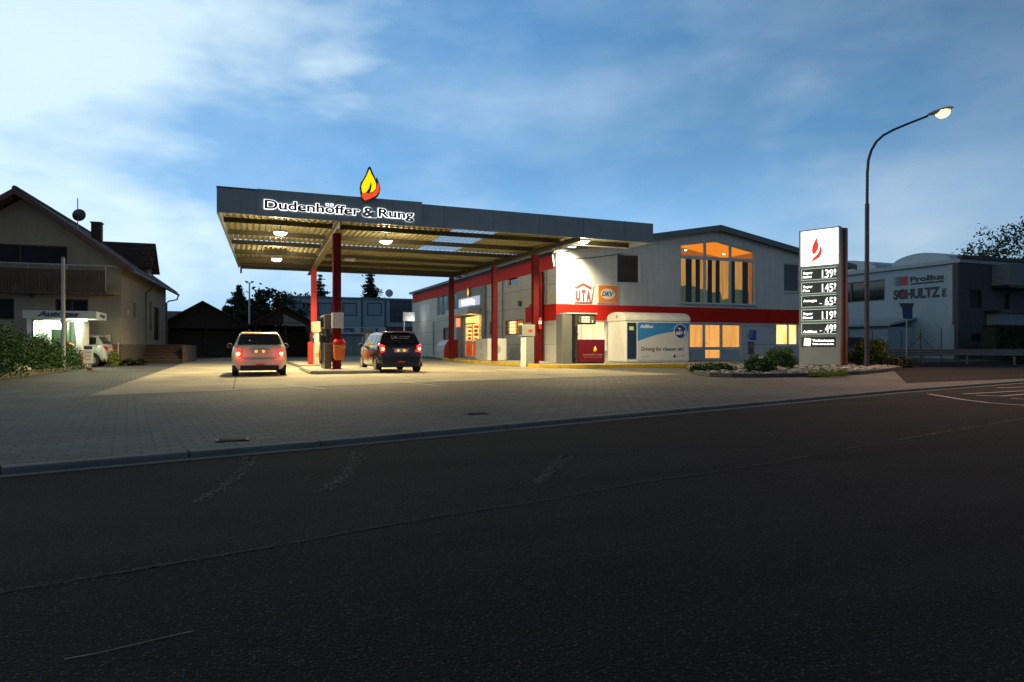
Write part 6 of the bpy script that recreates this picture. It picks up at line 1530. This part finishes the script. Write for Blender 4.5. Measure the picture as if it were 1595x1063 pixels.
# hedge: one long clipped-loose shrub row, kerb stones under it
HP = [G(-70, 603), G(0, 590), G(60, 583), G(110, 577.5), G(128, 575.0)]
HB_ = [(p[0]+o[0], p[1]+o[1]) for p, o in zip(HP, ((-.3, 2.6), (-.3, 2.4), (-.4, 2.0), (-.6, 1.1), (-.5, .6)))]
hg = thing('hedge', 'long loose dark green hedge in front of the house, sloping down towards the kiosk', 'hedge', (*HP[2], 0))
rnd = random.Random(31); cr = MB(); ck = MB(); sk_ = MB()
hh = [1.75, 1.55, 1.25, .95, .55]
for i in range(4):
    for k in range(36):
        t_ = rnd.random(); s_ = rnd.random()
        a = Vector(HP[i]).lerp(Vector(HP[i+1]), t_); b = Vector(HB_[i]).lerp(Vector(HB_[i+1]), t_); h_ = hh[i] + (hh[i+1]-hh[i])*t_
        p = a.lerp(b, .06 + .9*s_); top_ = h_*(.62 + .38*math.sin(PI*min(1, s_*1.5+.1)/1.0*.5)) * rnd.uniform(.82, 1.08)
        for z_ in range(5):
            zc_ = top_*(z_+.6)/5.2; r_ = .20
            for q in range(34):
                pt = Vector((p.x+rnd.gauss(0, r_), p.y+rnd.gauss(0, r_), zc_+rnd.gauss(0, r_*.7)))
                if pt.z < .02: continue
                leafquad(cr, pt, .045, rnd)
        sk_.tube([(p.x, p.y, 0), (p.x+rnd.uniform(-.1, .1), p.y, top_*.8)], .014, 5, .006)
cr.build('foliage', leaf_mat('hedge_leaf', (.035, .085, .022), .6), hg); sk_.build('stem', M_bark, hg)
tag(follow([HP[0], HP[1], HP[2], HP[3], HP[4]], -.06, .10, -.03, .16, 'hedge_kerb', mat('hedge_kerb_stone', (.10, .095, .07), .9, var=.3, scale=3, bump=.4)), kind='structure')
boulder(22, 584, .38, .22, 'mossy boulder at the foot of the hedge on the far left', (.14, .13, .08))

# ------------------------------------------------------------------ dark timber sheds with gable roofs
M_shed = mat('dark_timber', (.022, .014, .010), .85, var=.3, scale=2)
def shed(pxA, pyA, pxL, pxR, pyE, D, depth, label, sign=False):
    t = thing('timber_shed', label, 'shed', (*at(pxA, D), 0), group='timber sheds at the back of the yard')
    u, v = at(pxA, D)
    def X(px): return onp(px, pyA, (0, v), (1, 0))[0]
    zA = zz(pyA, D); uL, uR = X(pxL), X(pxR); zE = zz(pyE, D); um = X(pxA)
    r_ = MB()
    for ue in (uL, uR): r_.hexa([(um, v-.5, zA-.15), (ue, v-.5, zE-.15), (ue, v+depth, zE-.15), (um, v+depth, zA-.15), (um, v-.5, zA), (ue, v-.5, zE), (ue, v+depth, zE), (um, v+depth, zA)])
    r_.build('roof', mat('shed_tiles', (.028, .016, .013), .85, var=.2), t)
    s0, s1 = uL+.6, uR-.6; zs = lambda x: zA - abs(x-um)/((uR-uL)/2)*(zA-zE) - .2
    zo = min(zs(s0), zs(s1)) - .05
    MB().plate([(s0, zo), (s1, zo), (s1, zs(s1)), (um, zA-.18), (s0, zs(s0))], [], FR(v), 0, -.1).build('gable_boards', M_shed, t)
    for x in (s0, (s0+s1)/2, s1-.2): MB().box(x, v+.01, 0, x+.18, v+.19, zo-.001).build('post', M_shed, t)
    bx = MB(); bx.box(s0, v+depth-.1, 0, s1, v+depth, zs(s0)); bx.build('back_wall', M_shed, t)
    bx = MB(); bx.box(s0-.02, v+.2, 0, s0+.08, v+depth-.101, zo); bx.box(s1-.08, v+.2, 0, s1+.02, v+depth-.101, zo); bx.build('side_boards', M_shed, t)
    if sign:
        P = [(X(442), zz(507, D)), (X(478), zz(507, D)), (X(441), zz(489, D))]
        sg_ = MB().plate(P, [], FR(v), .05, .003).build('sign_board', mat('shed_sign', (.12, .14, .15), .6), t)
        tl_ = MB(); tl_.fbox(FR(v), X(444), zz(504.5, D), X(468), zz(502, D), .056, .051); tl_.build('faded_line', M_dgrey, sg_)
    return t
shed(316, 469, 236, 398, 512, 56, 7, 'dark timber shed with broad gable roof beside the house')
shed(442, 475, 384, 500, 508, 55, 7, 'dark timber shed with a pale triangular sign board in its gable', True)
lw = MB(); u0, v0 = at(255, 60); u1_, v1_ = at(500, 58); lw.box(u0-6, v1_+4, 0, u1_, v1_+4.25, 2.3); tag(lw.build('yard_wall', mat('dark_wall', (.05, .05, .045), .9), loc=(u0, v1_+4, 0)), 'dark low yard wall closing the space behind the timber sheds', 'wall')
# small far roof beside the house
x, y = at(272, 75); t = thing('distant_house', 'far house whose brown roof shows between the gable house and the shed', 'house', (x, y, 0))
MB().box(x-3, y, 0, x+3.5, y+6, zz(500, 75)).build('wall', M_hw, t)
r_ = MB(); z0, z1 = zz(500, 75), zz(483, 75); r_.add([(x-3.5, y-.4, z0), (x+4, y-.4, z0), (x+4, y+6.4, z0), (x-3.5, y+6.4, z0), (x-3.5, y+3, z1), (x+4, y+3, z1)], [(0, 1, 5, 4), (3, 4, 5, 2), (0, 4, 3), (1, 2, 5), (0, 3, 2, 1)]); r_.build('roof', mat('brown_tiles_far', (.07, .04, .035), .8), t)

# floodlight mast
x, y = at(388.5, 72)
t = thing('floodlight_mast', 'thin steel mast with two floodlights behind the timber sheds', 'mast', (x, y, 0)); zt_m = zz(441, 72)
MB().tube([(x, y, 0), (x, y, zt_m)], .12, 8, .07).build('mast', M_galv, t); MB().tube([(x-.35, y, zt_m), (x+.35, y, zt_m)], .04, 6).build('crossbar', M_galv, t)
for s_ in (-1, 1):
    h = MB(); h.hexa([(x+s_*.12, y-.3, zt_m+.02), (x+s_*.46, y-.3, zt_m+.04), (x+s_*.46, y+.2, zt_m+.10), (x+s_*.12, y+.2, zt_m+.10), (x+s_*.12, y-.3, zt_m+.14), (x+s_*.42, y-.3, zt_m+.20), (x+s_*.42, y+.2, zt_m+.22), (x+s_*.12, y+.2, zt_m+.2)]); h.build('floodlight', M_dgrey, t)

# blue-grey panel building behind the pumps
OD = 92; ox, oy = at(545, OD)
off = thing('office_block', 'long two-storey blue-grey panel building with closed shutters', 'building', (ox, oy, 0))
def O(px, py): return onp(px, py, (0, oy), (1, 0))
M_off = mat('blue_grey_panel', (.27, .36, .44), .6, var=.06); M_offd = mat('shutter_blue_grey', (.22, .30, .38), .6, var=.05)
oq = [(O(px0, 490)[0], O(px0, 492)[1], O(px1, 490)[0], O(px1, 472)[1]) for px0, px1 in ((458, 480.5), (495, 517.5), (533, 556), (571.5, 594.5))]
og = (O(607, 490)[0], O(620, 503)[1], O(641, 490)[0], O(620, 469)[1])
e0, e1 = O(450, 490)[0], O(662, 490)[0]; zO = O(545, 466.5)[1]
MB().plate(rect((e0, 0, e1, zO)), [rect(q) for q in oq + [og]], FR(oy), 0, -.3).build('front_wall', M_off, off)
MB().box(e0, oy+.301, 0, e1, oy+10, zO-.05).build('block', M_off, off); MB().box(e0-.15, oy-.2, zO+.002, e1+.15, oy+10.1, zO+.28).build('roof_edge', M_roofg, off)
for q in oq:
    f_ = MB().plate(rect(q), [rect((q[0]+.12, q[1]+.12, q[2]-.12, q[3]-.12))], FR(oy), .04, -.1).build('window', M_dgrey, off)
    MB().plate(rect((q[0]+.1, q[1]+.1, q[2]-.1, q[3]-.1)), [], FR(oy), -.05, -.12).build('shutter', M_offd, f_)
f_ = MB(); q = og; xs = [q[0], q[0]+(q[2]-q[0])*.35, q[0]+(q[2]-q[0])*.68, q[2]]; zs_ = [q[1], q[1]+(q[3]-q[1])*.35, q[1]+(q[3]-q[1])*.68, q[3]]
hl = [[(xs[i]+.06, zs_[j]+.06), (xs[i+1]-.06, zs_[j]+.06), (xs[i+1]-.06, zs_[j+1]-.06), (xs[i]+.06, zs_[j+1]-.06)] for i in range(3) for j in range(3)]
f_.plate(rect(q), hl, FR(oy), -.05, -.15); gwf = f_.build('glazed_stair', mat('dark_blue_frame', (.05, .08, .10), .5), off); MB().plate(rect((q[0]+.01, q[1]+.01, q[2]-.01, q[3]-.01)), [], FR(oy), -.16, -.2).build('pane', mat('stair_glass', (.03, .055, .065), .2, var=.5, scale=.8), gwf)
for px in (563.5, 600, 487, 526): MB().fbox(FR(oy), O(px, 490)[0]-.09, 0, O(px, 490)[0]+.09, zO-.02, .15, .003).build('downpipe', M_dgrey if px > 560 else M_off, off)
x, y = at(606, 94); t = thing('satellite_dish', 'pale round satellite dish on the roof of the blue-grey panel building', 'satellite dish', (x, y, zO+.28))
MB().tube([(x, y, zO+.28), (x, y, zO+.9)], .05, 6).build('mast', M_galv, t); d_ = MB(); d_.lathe([(.01, .0), (.3, .03), (.55, .12), (.53, .14), (.3, .06), (.01, .03)], (x, y-.2, zO+1.0), 'y', 20); d_.build('dish', M_lgrey, t, smooth=True)
# single-storey garage with sign band
GD = 80; gx_, gy_ = at(580, GD)
ga = thing('garage_building', 'low pale garage building with a white sign band behind the black car', 'building', (gx_, gy_, 0))
def GP(px, py): return onp(px, py, (0, gy_), (1, 0))
g0, g1 = GP(500, 520)[0], GP(660, 520)[0]; zb0, zb1 = GP(570, 521)[1], GP(570, 510)[1]
doorq = [(GP(p0, 530)[0], .03, GP(p1, 530)[0], zb0-.12) for p0, p1 in ((536, 549.5), (551, 562), (566, 600), (604, 640))]
MB().plate(rect((g0, 0, g1, zb0)), [rect(q) for q in doorq], FR(gy_), 0, -.25).build('front_wall', mat('garage_wall', (.24, .30, .33), .7), ga)
MB().box(g0, gy_+.251, 0, g1, gy_+6, zb0).build('block', M_off, ga)
for q in doorq: MB().plate(rect(q), [], FR(gy_), -.1, -.16).build('garage_door', mat('garage_door_grey', (.28, .33, .35), .6, streak=.2), ga)
bnd = MB().box(g0-.2, gy_-.5, zb0+.002, GP(600, 520)[0], gy_+6.2, zb1).build('sign_band', mat('band_white', (.46, .52, .55), .5, var=.05), ga)
MB().fbox(FR(gy_-.5), GP(600, 520)[0]+.01, zb0+.3, g1, zb1+.1, 0, -.3).build('red_band', mat('dull_red', (.12, .03, .035), .6), ga)
tx = MB(); tx.text('OPTIMEX', FR(gy_-.5), GP(534.5, 520)[0], zb0+.28, .42, .003, .02, width=GP(552, 520)[0]-GP(534.5, 520)[0], bold=.06); tx.build('lettering', mat('band_blue', (.03, .09, .22), .5), bnd)
tx = MB(); tx.text('TERRA', FR(gy_-.5), GP(560, 520)[0], zb0+.28, .42, .003, .02, width=GP(570, 520)[0]-GP(560, 520)[0], bold=.06); MB().text('K', FR(gy_-.5), GP(583.5, 520)[0], zb0+.28, .42, .003, .02, bold=.06).build('lettering', mat('band_brownred', (.15, .06, .06), .5), bnd); tx.build('lettering', mat('band_brownred', (.15, .06, .06), .5), bnd)
MB().fbox(FR(gy_), GP(563.3, 530)[0], zb0-1.0, GP(565.8, 530)[0]+.1, zb0-.3, .03, .003).build('wall_notice', M_white, ga)
# white billboard on a pole near the end of the shop
x, y = at(629.5, 60); t = thing('billboard', 'small white board on a thin pole with a lit lamp beside the shop', 'sign', (x, y, 0))
MB().tube([(x, y, 0), (x, y, zz(487, 60))], .06, 8).build('pole', M_white, t); MB().box(x-.12, y-.08, zz(500.5, 60), x+.95, y-.02-.045, zz(486.5, 60)).build('board', M_white, t)
MB().lathe([(.02, -.05), (.10, 0), (.10, .06)], (x+.62, y-.5, zz(497.5, 60)), 'y', 12).build('lamp', emis('billboard_bulb', (1, 1, .85), 25), t, smooth=True)
MB().tube([(x+.62, y-.45, zz(497.5, 60)), (x+.62, y-.1, zz(499, 60)-.12)], .02, 6).build('lamp_arm', M_galv, t)
lamp('POINT', (x+.62, y-.62, zz(497.5, 60)), 6, (1, 1, .85), t, size=.08)
# air service pillar behind the black car
x, y = at(574, 50); t = thing('service_pillar', 'slim grey service pillar with a small white sign left of the black car', 'pillar', (x, y, 0))
MB().box(x-.35, y-.15, 0, x+.35, y+.15, zz(513, 50)).build('pillar', mat('pillar_blue_grey', (.12, .14, .16), .5), t, bevel=.03); MB().box(x-.25, y-.17, 1.2, x+.2, y-.152, 1.9).build('panel', M_lgrey, t)

# ------------------------------------------------------------------ pale hall on the right
BU, BV = 47.9, 32.4
hall = thing('industrial_hall', 'pale hall with barrel skylights, company lettering and a dark front on the right', 'building', (BU, BV, 0))
def BS(px, py): return onp(px, py, (BU, 0), (0, 1))
def BFp(px, py): return onp(px, py, (0, BV), (1, 0))
bsf = SI(BU); M_hall = mat('hall_panel', (.30, .38, .43), .7, var=.05, scale=.5, streak=.08)
zH = BS(1490, 410)[1]
wv = (BS(1378, 450)[0], BS(1350, 470)[1], BS(1300, 450)[0], BS(1350, 438)[1])
MB().plate([(BV+.3, 0), (75, 0), (75, zH), (BV+.3, zH)], [rect(wv)], bsf, 0, -.3).build('side_wall', M_hall, hall)
f_ = MB().plate(rect(wv), [rect((wv[0]+.1+(wv[2]-wv[0]-.1)*k/3, wv[1]+.1, wv[0]+(wv[2]-wv[0]-.1)*(k+1)/3, wv[3]-.1)) for k in range(3)], bsf, -.05, -.12).build('window', M_dgrey, hall)
MB().plate(rect((wv[0]+.01, wv[1]+.01, wv[2]-.01, wv[3]-.01)), [], bsf, -.13, -.16).build('pane', M_darkglass, f_)
MB().box(BU-.25, BV-.1, zH+.002, BU+26, 75.2, zH+.28).build('roof_edge', mat('hall_gutter', (.30, .34, .36), .5), hall)
M_poly = mat('skylight_polycarbonate', (.34, .42, .47), .35, var=.06)
def barrel(v0, v1, u0, r, rise, name='barrel_skylight'):
    b = MB(); n = 14; rings = []
    # axis along u (receding right), arch over v
    for uu in (u0, u0+14):
        rings.append([(uu, (v0+v1)/2 - (v1-v0)/2*math.cos(PI*i/n), zH+.28+rise*math.sin(PI*i/n)) for i in range(n+1)])
    vs = rings[0] + rings[1]; m_ = n+1
    b.add(vs, [(i, i+1, m_+i+1, m_+i) for i in range(n)] + [tuple(range(m_)), tuple(range(m_, 2*m_))]); o = b.build(name, M_poly, hall, smooth=True)
    rb = MB()
    for uu in [u0 + k*1.6 for k in range(9)]:
        for i in range(n):
            a = ((v0+v1)/2 - (v1-v0)/2*math.cos(PI*i/n), zH+.285+rise*math.sin(PI*i/n)); c = ((v0+v1)/2 - (v1-v0)/2*math.cos(PI*(i+1)/n), zH+.285+rise*math.sin(PI*(i+1)/n))
            rb.quad((uu, a[0], a[1]+.015), (uu, c[0], c[1]+.015), (uu+.12, c[0], c[1]+.015), (uu+.12, a[0], a[1]+.015))
    rb.build('rib', M_white, o)
va = BS(1370, 415)[0]; barrel(BV+1.5, va, BU+1.2, 0, .95)
barrel(va+1.2, va+9, BU+1.2, 0, 1.2)
barrel(va+10, va+18, BU+1.2, 0, 1.2)
# lettering on the side wall (reads from the yard)
bl = lambda a, b, d: (BU - d, -a, b)
def wtext(s_, px0, px1, pyt, pyb, m_, bold=.03, name='lettering'):
    v0, z0 = BS(px0, pyb); v1, z1 = BS(px1, pyb); h = BS((px0+px1)/2, pyt)[1] - BS((px0+px1)/2, pyb)[1]; zb_ = BS((px0+px1)/2, pyb)[1]
    return MB().text(s_, bl, -v0, zb_, h, .01, .04, width=(v0-v1), bold=bold).build(name, m_, hall)
M_ink2 = mat('sign_ink', (.02, .022, .028), .5)
wtext('ProBus', 1418, 1470.5, 429, 437.0, M_ink2, .03)
wtext('omnibusvertrieb gmbh', 1418.5, 1470, 438.5, 441.6, M_ink2, .03)
wtext('SCHULTZ', 1392, 1464, 449.5, 464.3, M_ink2, .035)
for (p0, p1, cl) in ((1393, 1397, (.17, .20, .23)), (1397.3, 1404, (.09, .11, .13)), (1404.4, 1414, (.35, .02, .03))):
    v0 = BS(p0, 435)[0]; v1 = BS(p1, 435)[0]; MB().fbox(bsf, v1, BS(1404, 445)[1], v0, BS(1404, 431.5)[1], .03, .003).build('logo_bar', mat('logo_%d' % int(p0), cl, .5), hall)
v0 = BS(1409, 457)[0]; zc_ = BS(1409, 458)[1]; MB().plate([(v0+.22+.40*math.cos(a*PI/12), zc_+.38*math.sin(a*PI/12)) for a in range(24)], [], bsf, .009, .003).build('logo_disc', mat('logo_darkred', (.20, .02, .02), .5), hall)
vv, z0 = BS(1467.5, 463); gv = MB(); gv.text('GmbH', lambda a, b, d: (BU-d, vv - b, z0 + a), 0, 0, .32, .01, .03, width=BS(1467.5, 449.5)[1]-z0, bold=.03); gv.build('lettering', M_ink2, hall)
MB().tube([(BU-.1, BS(1487, 450)[0], 2.5), (BU-.1, BS(1487, 450)[0], zH-.1)], .09, 8).build('downpipe', M_dgrey, hall)
MB().box(BU-.04, BV+.31, 2.3, BU-.002, BV+.9, zH-.05).build('corner_panel', mat('hall_light_panel', (.34, .38, .40), .6), hall)
# lean-to
lz = 2.95; LU = BU - 2.6; l0_ = 36.2
ln = MB(); ln.box(LU, l0_, 0, LU+.2, 75, 2.45); ln.box(LU+.201, l0_, 0, BU-.002, l0_+.2, 2.4); ln.build('lean_to_wall', M_hall, hall)
lr = MB(); lr.hexa([(LU-.35, l0_-.4, 2.46), (BU-.003, l0_-.4, 3.0), (BU-.003, 75, 3.0), (LU-.35, 75, 2.46), (LU-.35, l0_-.4, 2.62), (BU-.003, l0_-.4, 3.16), (BU-.003, 75, 3.16), (LU-.35, 75, 2.62)]); lr.build('lean_to_roof', mat('lean_to_sheet', (.30, .36, .40), .5, streak=.1), hall)
# dark front
def DQ(p0, y0, p1, y1): return (BFp(p0, 0)[0], BFp((p0+p1)/2, y1)[1], BFp(p1, 0)[0], BFp((p0+p1)/2, y0)[1])
M_dk = mat('dark_hall_front', (.055, .055, .065), .8, var=.1); zH2 = zH + .35
e1_ = BU + 30
dq = [DQ(1510, 451, 1530, 482), DQ(1512, 519, 1529, 533), DQ(1563, 455, 1573, 484)]
MB().plate(rect((BU-.3, 0, e1_, zH)), [rect(q) for q in dq], FR(BV), 0, -.3).build('front_wall', M_dk, hall)
for q in dq:
    f_ = MB().plate(rect(q), [rect((q[0]+.1, q[1]+.1, q[2]-.1, q[3]-.1))], FR(BV), -.05, -.12).build('window', M_black, hall); MB().plate(rect((q[0]+.02, q[1]+.02, q[2]-.02, q[3]-.02)), [], FR(BV), -.13, -.16).build('pane', M_hg, f_)
MB().box(BU-.35, BV-.35, zH+.283, e1_, BV+.05, zH+.5).build('roof_cap', M_black, hall)
q = DQ(1545, 406, 1640, 448); MB().fbox(FR(BV), q[0], q[1], e1_, zH-.05, 1.2, .003).build('upper_panel', mat('slate_panel', (.12, .14, .16), .7), hall)
MB().fbox(FR(BV), q[0]-.1, q[1]-.2, e1_, q[1]-.003, 1.3, .003).build('dark_soffit', M_black, hall)
q = DQ(1537, 490, 1640, 528); MB().fbox(FR(BV), q[0], .0, e1_, q[3], .9, .003).build('lower_annex', mat('slate_panel2', (.15, .18, .20), .7), hall)
MB().fbox(FR(BV), q[0]-.3, q[3]+.003, e1_, q[3]+.22, 1.1, .003).build('annex_edge', M_black, hall)
# box hedge in front of it
x0_, y0_ = at(1552, 43); hg2 = thing('clipped_hedge', 'dark clipped hedge in front of the dark hall front on the far right', 'hedge', (x0_, y0_, 0)); cr = MB(); rnd = random.Random(77)
zh = zz(508, 43); 
for k in range(9000):
    f_ = rnd.random(); x = x0_ + rnd.uniform(0, 7); y = y0_ + rnd.uniform(0, 1.0); z_ = rnd.uniform(.1, zh)
    s_ = rnd.random()
    if s_ < .5: y = y0_ + rnd.gauss(0, .04)
    elif s_ < .8: z_ = zh + rnd.gauss(0, .04)
    leafquad(cr, Vector((x, y, z_)), .06, rnd)
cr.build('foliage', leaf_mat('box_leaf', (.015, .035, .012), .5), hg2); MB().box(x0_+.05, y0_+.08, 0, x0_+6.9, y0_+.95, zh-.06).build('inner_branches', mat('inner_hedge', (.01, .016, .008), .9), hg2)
# crash barrier and mesh fence along the side street
br = thing('crash_barrier', 'low galvanised crash barrier on posts in front of the pale hall', 'barrier', (*at(1440, 36), 0))
b0_, b1_ = Vector(at(1372, 37.5)), Vector(at(1620, 33.5)); d = (b1_-b0_).normalized(); nn = Vector((-d.y, d.x)); bm_ = MB()
pf = [(0, .45), (.04, .50), (.0, .56), (.04, .62), (0, .68), (.04, .74), (0, .78)]
L_ = (b1_-b0_).length
for (o0, z0), (o1, z1) in zip(pf, pf[1:]): a, b = b0_ - nn*o0, b1_ - nn*o0; c, e = b1_ - nn*o1, b0_ - nn*o1; bm_.quad((*a, z0), (*b, z0), (*c, z1), (*e, z1))
bm_.build('rail', mat('dull_galvanised', (.10, .11, .12), .6), br)
k = 0
while k*2 < L_: p_ = b0_ + d*(k*2) + nn*.06; MB().box(p_.x-.04, p_.y-.04, 0, p_.x+.04, p_.y+.04, .72).build('post', mat('dull_galvanised', (.10, .11, .12)), br); k += 1
fn = thing('mesh_fence', 'wire mesh fence on thin posts with a braced corner post by the pale hall', 'fence', (*at(1420, 40), 0))
f0_, f1_ = Vector(at(1322, 44)), Vector(at(1466, 38.5)); d = (f1_-f0_).normalized(); L_ = (f1_-f0_).length
for f_ in (0, .28, .60, .8, 1.0): p_ = f0_ + (f1_-f0_)*f_; MB().tube([(*p_, 0), (*p_, 1.95)], .03, 6).build('post', M_dgrey, fn)
bm_ = MB(); p_ = f0_ + (f1_-f0_)*.8
for s_ in (-1, 1): q_ = p_ + d*s_*1.5; bm_.tube([(*p_, 1.55), (*q_, .05)], .025, 6)
bm_.build('brace', M_dgrey, fn)
ms = MB(); k = 0
while k*.16 < L_: p_ = f0_ + d*(k*.16); ms.tube([(*p_, .05), (*p_, 1.75)], .003, 3, cap=False); k += 1
for k in range(11): ms.tube([(*f0_, .05+k*.17), (*f1_, .05+k*.17)], .003, 3, cap=False)
ms.build('wire_mesh', M_dgrey, fn)
# blue sign with funnel-shaped lamp on a post
D1 = 33.0; x, y = at(1412, D1); t = thing('blue_road_sign', 'blue sign panel with dark funnel-shaped top on a thin post', 'sign', (x, y, 0))
MB().tube([(x, y, 0), (x, y, zz(468, D1))], .03, 8).build('post', M_galv, t)
fx_ = lambda px, py: ((px-1412)/FPX*D1, zz(py, D1))
lf_ = lambda a, b, d_: (x + ax.x*a + ax.y*d_*1.0, y + ax.y*a - ax.x*d_, b)
MB().plate([fx_(1406, 497), fx_(1420.5, 497), fx_(1420.5, 481), fx_(1404.5, 481)], [], lf_, .05, .035).build('panel', mat('sign_blue', (.012, .03, .14), .5), t)
MB().plate([fx_(1405, 482.5), fx_(1419.5, 482.5), fx_(1423, 472.5), fx_(1399, 472.5)], [], lf_, .056, .0505).build('funnel_top', mat('sign_slate', (.03, .045, .055), .6), t)
MB().plate([fx_(1408.8, 472), fx_(1411.2, 472), fx_(1411.2, 467), fx_(1408.8, 467)], [], lf_, .10, .05).build('lamp', mat('sign_lamp_white', (.6, .6, .55), .5), t)
# side street asphalt beyond the planter
ss = [G(1412, 597), G(1700, 586), G(1700, 560), G(1380, 566)]
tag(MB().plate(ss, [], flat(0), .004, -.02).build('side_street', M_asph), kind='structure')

# ------------------------------------------------------------------ trees
x, y = at(372, 84); conifer(x, y, zz(447, 84), 3.6, 'broad dark conifer behind the sheds, left of the floodlight mast', 51, group='trees on the skyline')
x, y = at(352, 88); conifer(x, y, zz(478, 88), 2.6, 'lower conifer at the left edge of the tree group behind the sheds', 56, group='trees on the skyline')
x, y = at(405, 90); conifer(x, y, zz(456, 90), 3.0, 'conifer just right of the floodlight mast', 52, group='trees on the skyline')
x, y = at(432, 92); broad_tree(x, y, zz(455, 92), 5.2, 2.4, 'wide flat-topped tree with ragged right edge behind the second shed', 60, 50, .30, (.02, .045, .02), 53, 'trees on the skyline')
x, y = at(455, 96); broad_tree(x, y, zz(462, 96), 3.0, 2.0, 'small tree at the right end of the group above the second shed', 34, 45, .30, (.02, .045, .02), 57, 'trees on the skyline')
x, y = at(499, 105); conifer(x, y, zz(430, 105), 3.4, 'dark conifer seen between the bright red and the front column', 54, group='trees on the skyline', lay=22)
x, y = at(577, 110); conifer(x, y, zz(419, 110), 4.0, 'tall irregular conifer above the blue-grey building right of the front column', 55, group='trees on the skyline', lay=24, droop=.35)
x, y = at(1600, 66); broad_tree(x, y, zz(343, 66), 5.6, 4.6, 'large leafy tree rising behind the dark hall front at the right edge', 110, 70, .17, (.05, .07, .03), 61)
x, y = at(1477, 100); broad_tree(x, y, zz(398, 100), 1.6, 1.0, 'small treetop showing just over the hall roof', 16, 40, .22, (.03, .04, .02), 62)
x, y = at(1590, 36); shrub(x, y, 0, 1.2, .8, .4, 'low dark shrub by the crash barrier at the right edge', 50, 50, .07, (.03, .04, .018), 63)

scene.render.engine = 'CYCLES'
